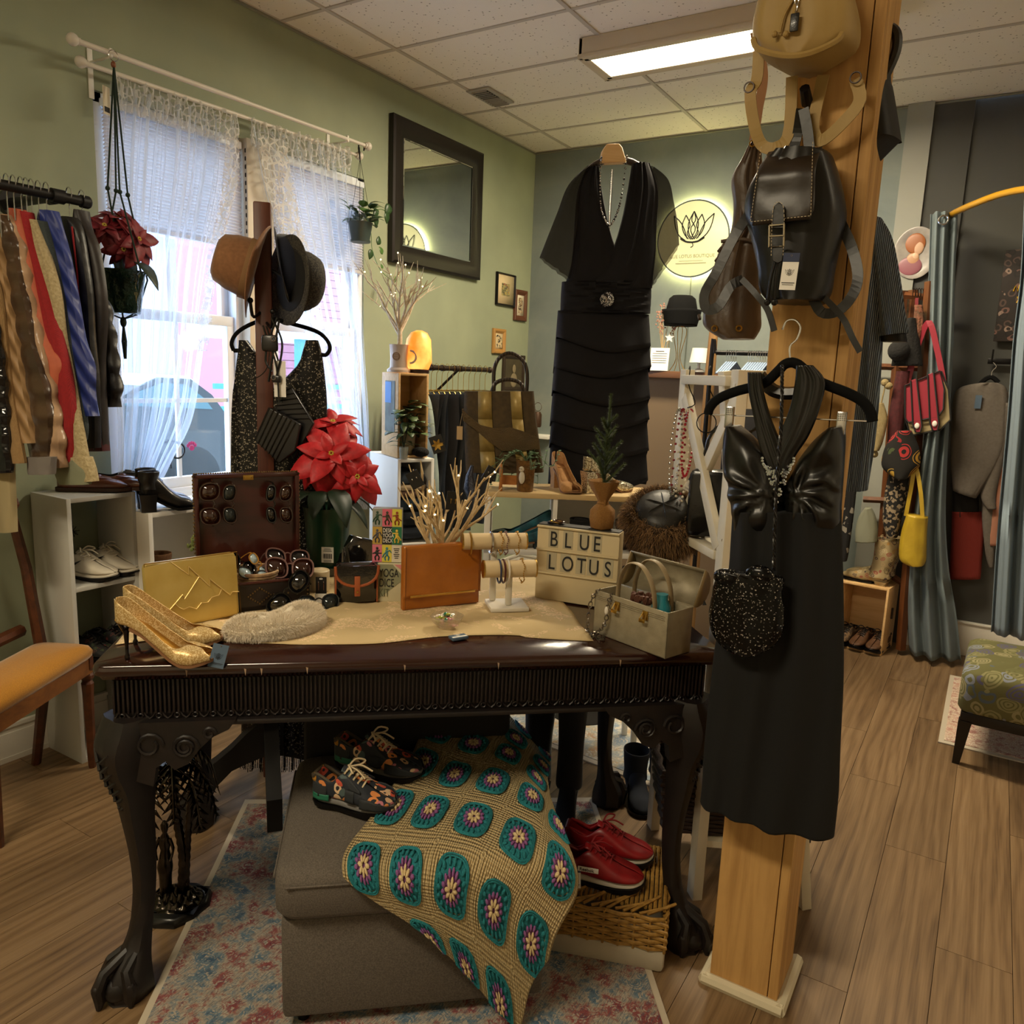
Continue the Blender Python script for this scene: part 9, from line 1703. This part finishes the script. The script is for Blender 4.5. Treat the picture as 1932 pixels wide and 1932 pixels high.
# ---------------------------------------------------------------- under the table
CHT = lambda x, y, z=.428: CO+cxv*x+cnv*y+V((0, 0, z)); NVY = mat('charcoal_nubuck', '22262a', .75); FLS = mat('floral_shoe_canvas', '14161a', .8, kind='floral', pal=['c2503a', '22262c', 'd0a884', 'b8707a', '4a5a5a', 'd8884a', 'd9b994'], scale=42, cut=.6, base='20242c', rings=12); LCE = mat('cream_lace', 'c9b694', .9); GSO = mat('grey_sole', '6a6866', .6)
def fl_extra(t, L, W):
  for (u0, u1, za, zb, m_, nm) in ((.0, .22, .03, .066, NVY, 'heel_counter'), (.0, .07, .062, .088, mat('mustard_patch', 'a8741a', .8), 'heel_tab'), (.66, 1.0, .024, .05, NVY, 'toe_guard'), (.36, .66, .06, .092, NVY, 'eyestay'), (.46, .58, .03, .06, NVY, 'side_panel'), (.0, .25, .02, .036, mat('green_foam', '1c6a50', .6), 'foam_wedge')):
    for s_ in (-1, 1):
      g = G()
      def f(a, b): u = lerp(u0, u1, a); zt = min(interp(SNT, u)-.003, zb); hw = W/2*interp([(0, .16), (.03, .56), (.12, .74), (.35, .68), (.55, .86), (.72, 1.02), (.86, .96), (.95, .72), (1, .22)], u)+.0025; z = lerp(za, max(zt, za+.004), b); k_ = (z-.03)/.06; return (u*L+(.004 if u > .97 else 0)-(.003 if u < .02 else 0), s_*hw*(1-max(0, k_)**2*.42), z)
      g.grid(12, 5, f); g.build(nm, m_, t, solid=.002)
for k, (px, py, px2, py2, lab) in enumerate(((600, 1505, 745, 1535, 'navy trainer with orange floral panels and cream laces, nearer the camera'), (640, 1440, 795, 1475, 'second floral navy trainer behind its mate on the grey chair'))): a, b = P(px, py, z=.43), P(px2, py2, z=.43); sneaker('floral_trainer', lab, a-(b-a).normalized()*.005, math.atan2((b-a).y, (b-a).x), (b-a).length*1.02, .088, FLS, GSO, LCE, mat('brown_lining', '4a4030', .8), fl_extra, 'floral trainers').location.z = .428+(.006 if k else 0)
# wicker basket with fabric liner and red trainers
WK = mat('honey_willow', 'a9803a', .55, kind='noise', col2='7d5a22', scale=70, bump=.4); q0, q1 = P(1050, 1800, z=0), P(1258, 1840, z=0); wa = math.atan2((q1-q0).y, (q1-q0).x); q0 = q0-(q1-q0).normalized()*.04; W_ = (q1-q0).length-.012; wkb = thing('wicker_basket', 'honey willow lidded basket with white linen band on the floor', 'basket', q0, wa); D_ = .31; H_ = .155
g = G(); g.box((W_/2, D_/2, .033), (W_+.006, D_+.006, .062), .012); g.build('linen_band', mat('white_linen', 'b8ae9a', .9, kind='noise', col2='a59b88', scale=9, bump=.5, dist=.01), wkb)
for j, z in enumerate([.068+.0105*k for k in range(9)]):
  n_ = 30; pts = []; per = [(u*W_, 0) for u in [i/8 for i in range(8)]]+[(W_, u*D_) for u in [i/10 for i in range(10)]]+[(W_-u*W_, D_) for u in [i/8 for i in range(8)]]+[(0, D_-u*D_) for u in [i/10 for i in range(10)]]; cx_, cy_ = W_/2, D_/2
  for i, (x, y) in enumerate(per): o_ = .004*(1 if (i+j) % 2 else -1); pts.append((x+(o_ if x in (0, W_) else 0)*(1 if x else -1), y+(o_ if y in (0, D_) else 0)*(1 if y else -1), z))
  G().tube(pts, .0052, 6, closed=True).build('willow_band', WK, wkb)
for i in range(9): G().tube([(W_*i/8, -.001, .06), (W_*i/8, -.001, H_)], .0035, 5).build('stake', WK, wkb)
for i in range(11): G().tube([(W_+.001, D_*i/10, .06), (W_+.001, D_*i/10, H_)], .0035, 5).build('stake', WK, wkb)
for i in range(26): x = W_*(i+.5)/26; G().tube([(x, .03+.0*i, H_+.002), (x+.001, D_*.3, H_+.006*(1 if i % 2 else .3)), (x, D_*.6, H_+.006*(.3 if i % 2 else 1)), (x, D_-.0, H_+.002)], .0048, 5).build('lid_rod', WK, wkb)
for i in range(14): u = i/13; G().tube([(W_*u*.85, .0, H_+.006+.002*(i % 2)), (W_*(u*.85+.22), .035+.02*(i % 3), H_+.010)], .0042, 5).build('lid_weave', WK, wkb)
RSH = mat('red_leather', '8e1418', .4, kind='noise', col2='720e12', scale=30, bump=.1); wkx, wkn = rz_dir(wa)
for k, (x, y, lab) in enumerate(((.00, .10, 'red leather trainer with white side label nearer the camera on the wicker basket'), (.02, .215, 'second red leather trainer behind on the wicker basket'))):
  s_ = sneaker('red_trainer', lab, q0+wkx*x+wkn*y+V((0, 0, H_+.012)), wa-.02, .25, .092, RSH, mat('white_midsole', 'b8b0a0', .6), mat('red_lace', '7a1216', .9), RSH, None, 'red trainers')
  if k == 0: G().box((.105, -.0415, .052), (.055, .002, .014), .0006).build('side_label', TAGW, s_); text_part('lettering', 'Reebok', .0125, INK, s_, (.082, -.0430, .048), (PI/2, 0, 0))
tg2 = q0+wkx*.075+wkn*.045+V((0, 0, H_+.012)); price_tag(None, 'white and navy price tag leaning on the red trainer', tg2, .028, .052, YAW+.1, -.3, 0, TAGW, MATS['navy_card'])
# tall black boots, blue boots, dark basket
KB = mat('black_stretch_suede', '0b0a0b', .95, sheen=.2)
for k, q in enumerate(((1040, 1505), (1085, 1515))): w_ = P(*q, z=0); boot('tall_boot', ('tall black over knee boot standing left behind the table', 'tall black over knee boot right of its mate')[k], w_-V((0, .05, 0)), -1.2 if k else -1.9, .24, .085, .62, .115, .085, KB, None, 'tall black boots', 0, 1.25)
for k, q in enumerate(((1190, 1500), (1238, 1490))): w_ = P(*q, z=0); boot('blue_boot', ('navy suede ankle boot behind the table leg', 'second navy ankle boot beside the white rack leg')[k], w_+V((-.02, .06, 0)), -1.0+PI*.0, .22, .085, .17, .11, .03, mat('navy_suede', '141a26', .9), mat('tan_lining', '7a5230', .7), 'navy ankle boots')
DWK = mat('dark_rattan', '2c1a12', .6, kind='noise', col2='1c100b', scale=80, bump=.6); dc = V(LV(.5, .5, 0))+A_; dz = .182; dbk = thing('dark_rattan_basket', 'dark brown woven rattan basket on the bottom shelf of the white rack', 'basket', (dc.x, dc.y, dz), math.atan2(ly_.y, ly_.x)); bwid, bdep, bhh = .42, .29, .20
for j in range(15):
  z = .006+j*.0135; f = 1+.10*z/bhh; pts = []; per = [(-1+.2*i, -1) for i in range(10)]+[(1, -1+.25*i) for i in range(8)]+[(1-.2*i, 1) for i in range(10)]+[(-1, 1-.25*i) for i in range(8)]
  for i, (x, y) in enumerate(per): o_ = 1+.016*(1 if (i+j) % 2 else -1); pts.append((x*bwid/2*f*o_, y*bdep/2*f*o_, z))
  G().tube(pts, .0075, 6, closed=True).build('rattan_band', DWK, dbk)
G().box((0, 0, .004), (bwid*.97, bdep*.97, .008)).build('base', DWK, dbk)
sc5 = thing('paisley_scarf', 'rust red paisley cloth spilling from the dark rattan basket', 'scarf', (dc.x, dc.y, dz+.10), dbk.rotation_euler[2]); g = G(); g.grid(16, 10, lambda a, b: (.26*(a-.1), .22*(b-.5), .10+.03*sin(a*8+b*5)-.05*max(0, a-.85)*6)); g.build('cloth', mat('rust_paisley', '6a2c1e', .85, kind='floral', pal=['6a2c1e', '8a5a3a', '4a1c16', '7a3a2a'], scale=30, base='5a241a'), sc5, solid=.004)
# palm tree figure lamp
lp = P(335, 1712, z=0); pm = thing('palm_lamp_base', 'dark metal palm tree sculpture with standing figure under the table', 'sculpture', lp, YAW); MT = mat('antique_pewter', '4a443c', .22, 1, kind='noise', col2='2a2622', scale=40, bump=.3)
G().lathe([(.088, 0), (.09, .008), (.084, .022), (.078, .026)], 10, fn=lambda a, z: 1+.06*sin(3*a)).build('plinth', mat('black_plinth', '0c0b0b', .3), pm)
g = G(); g.grid(26, 26, lambda a, b: ((a-.5)*.14, (b-.5)*.12, .026+.022*max(0, 1-4*((a-.5)**2+(b-.5)**2))*(.4+abs(sin(a*23)*cos(b*19)))*1.4)); g.build('rocky_ground', MT, pm)
g = G(); tk = smooth_path([(.01, 0, .03), (.02, .0, .16), (.005, 0, .30), (.0, 0, .44)], 40); g.tube(tk, [.011+.0025*(k % 2) for k in range(40)], 8); g.build('trunk', MT, pm); g = G(); tk2 = smooth_path([(.02, .01, .03), (.035, .0, .2), (.05, 0, .36)], 30); g.tube(tk2, [.008+.002*(k % 2) for k in range(30)], 8); g.build('trunk', MT, pm)
for k in range(11):
  a = 2*PI*k/11; cz_ = .44 if k % 2 else .40; d = V((cos(a), sin(a), 0)); sp_ = smooth_path([(0, 0, cz_), tuple(d*.05+V((0, 0, cz_+.03))), tuple(d*.095+V((0, 0, cz_-.02))), tuple(d*.115+V((0, 0, cz_-.11)))], 12); g = G(); g.tube(sp_, .0026, 5); n_ = V((-d.y, d.x, 0))
  for j in range(1, 12):
    for q in (-1, 1): p = sp_[j]; L_ = .045*sin(PI*min(1, (j+2)/14))+.01; s_ = (sp_[j]-sp_[j-1])*.45; g.add([tuple(p+s_), tuple(p-s_), tuple(p+n_*q*L_*.8+d*.004+V((0, 0, -L_*.8)))], [(0, 1, 2)])
  g.build('frond', MT, pm, solid=.0012)
fgr = [(-.03, 0, .04, .016), (-.03, 0, .07, .017), (-.03, 0, .10, .018), (-.03, 0, .125, .022), (-.028, 0, .15, .018), (-.028, 0, .175, .012), (-.028, 0, .195, .017), (-.028, 0, .213, .013), (-.027, 0, .226, .006), (-.027, 0, .238, .010), (-.027, 0, .25, .011), (-.027, 0, .262, .004)]; g = G(); g.loft([[(x+r_*cos(a), y+r_*.75*sin(a), z) for a in [2*PI*j/12 for j in range(12)]] for x, y, z, r_ in fgr])
for q in (-1, 1): g.tube(smooth_path([(-.028+q*.014, 0, .21), (-.028+q*.024, -.004, .18), (-.028+q*.018, -.012, .15)], 8), [.005]*4+[.0035]*4, 6)
g.build('figure', MT, pm); G().lathe([(.05, .45), (.02, .452), (.012, .48), (.03, .52)], 20).build('bulb_cup', MT, pm); g = G(); g.leaf((.0, 0, .47), (.7, .1, .75), (0, 0, 1), .20, .07, .1, .3); g.leaf((.0, 0, .46), (1, -.3, .45), (0, 0, 1), .16, .05, -.1, .3); g.build('broad_leaf', MT, pm, solid=.002)
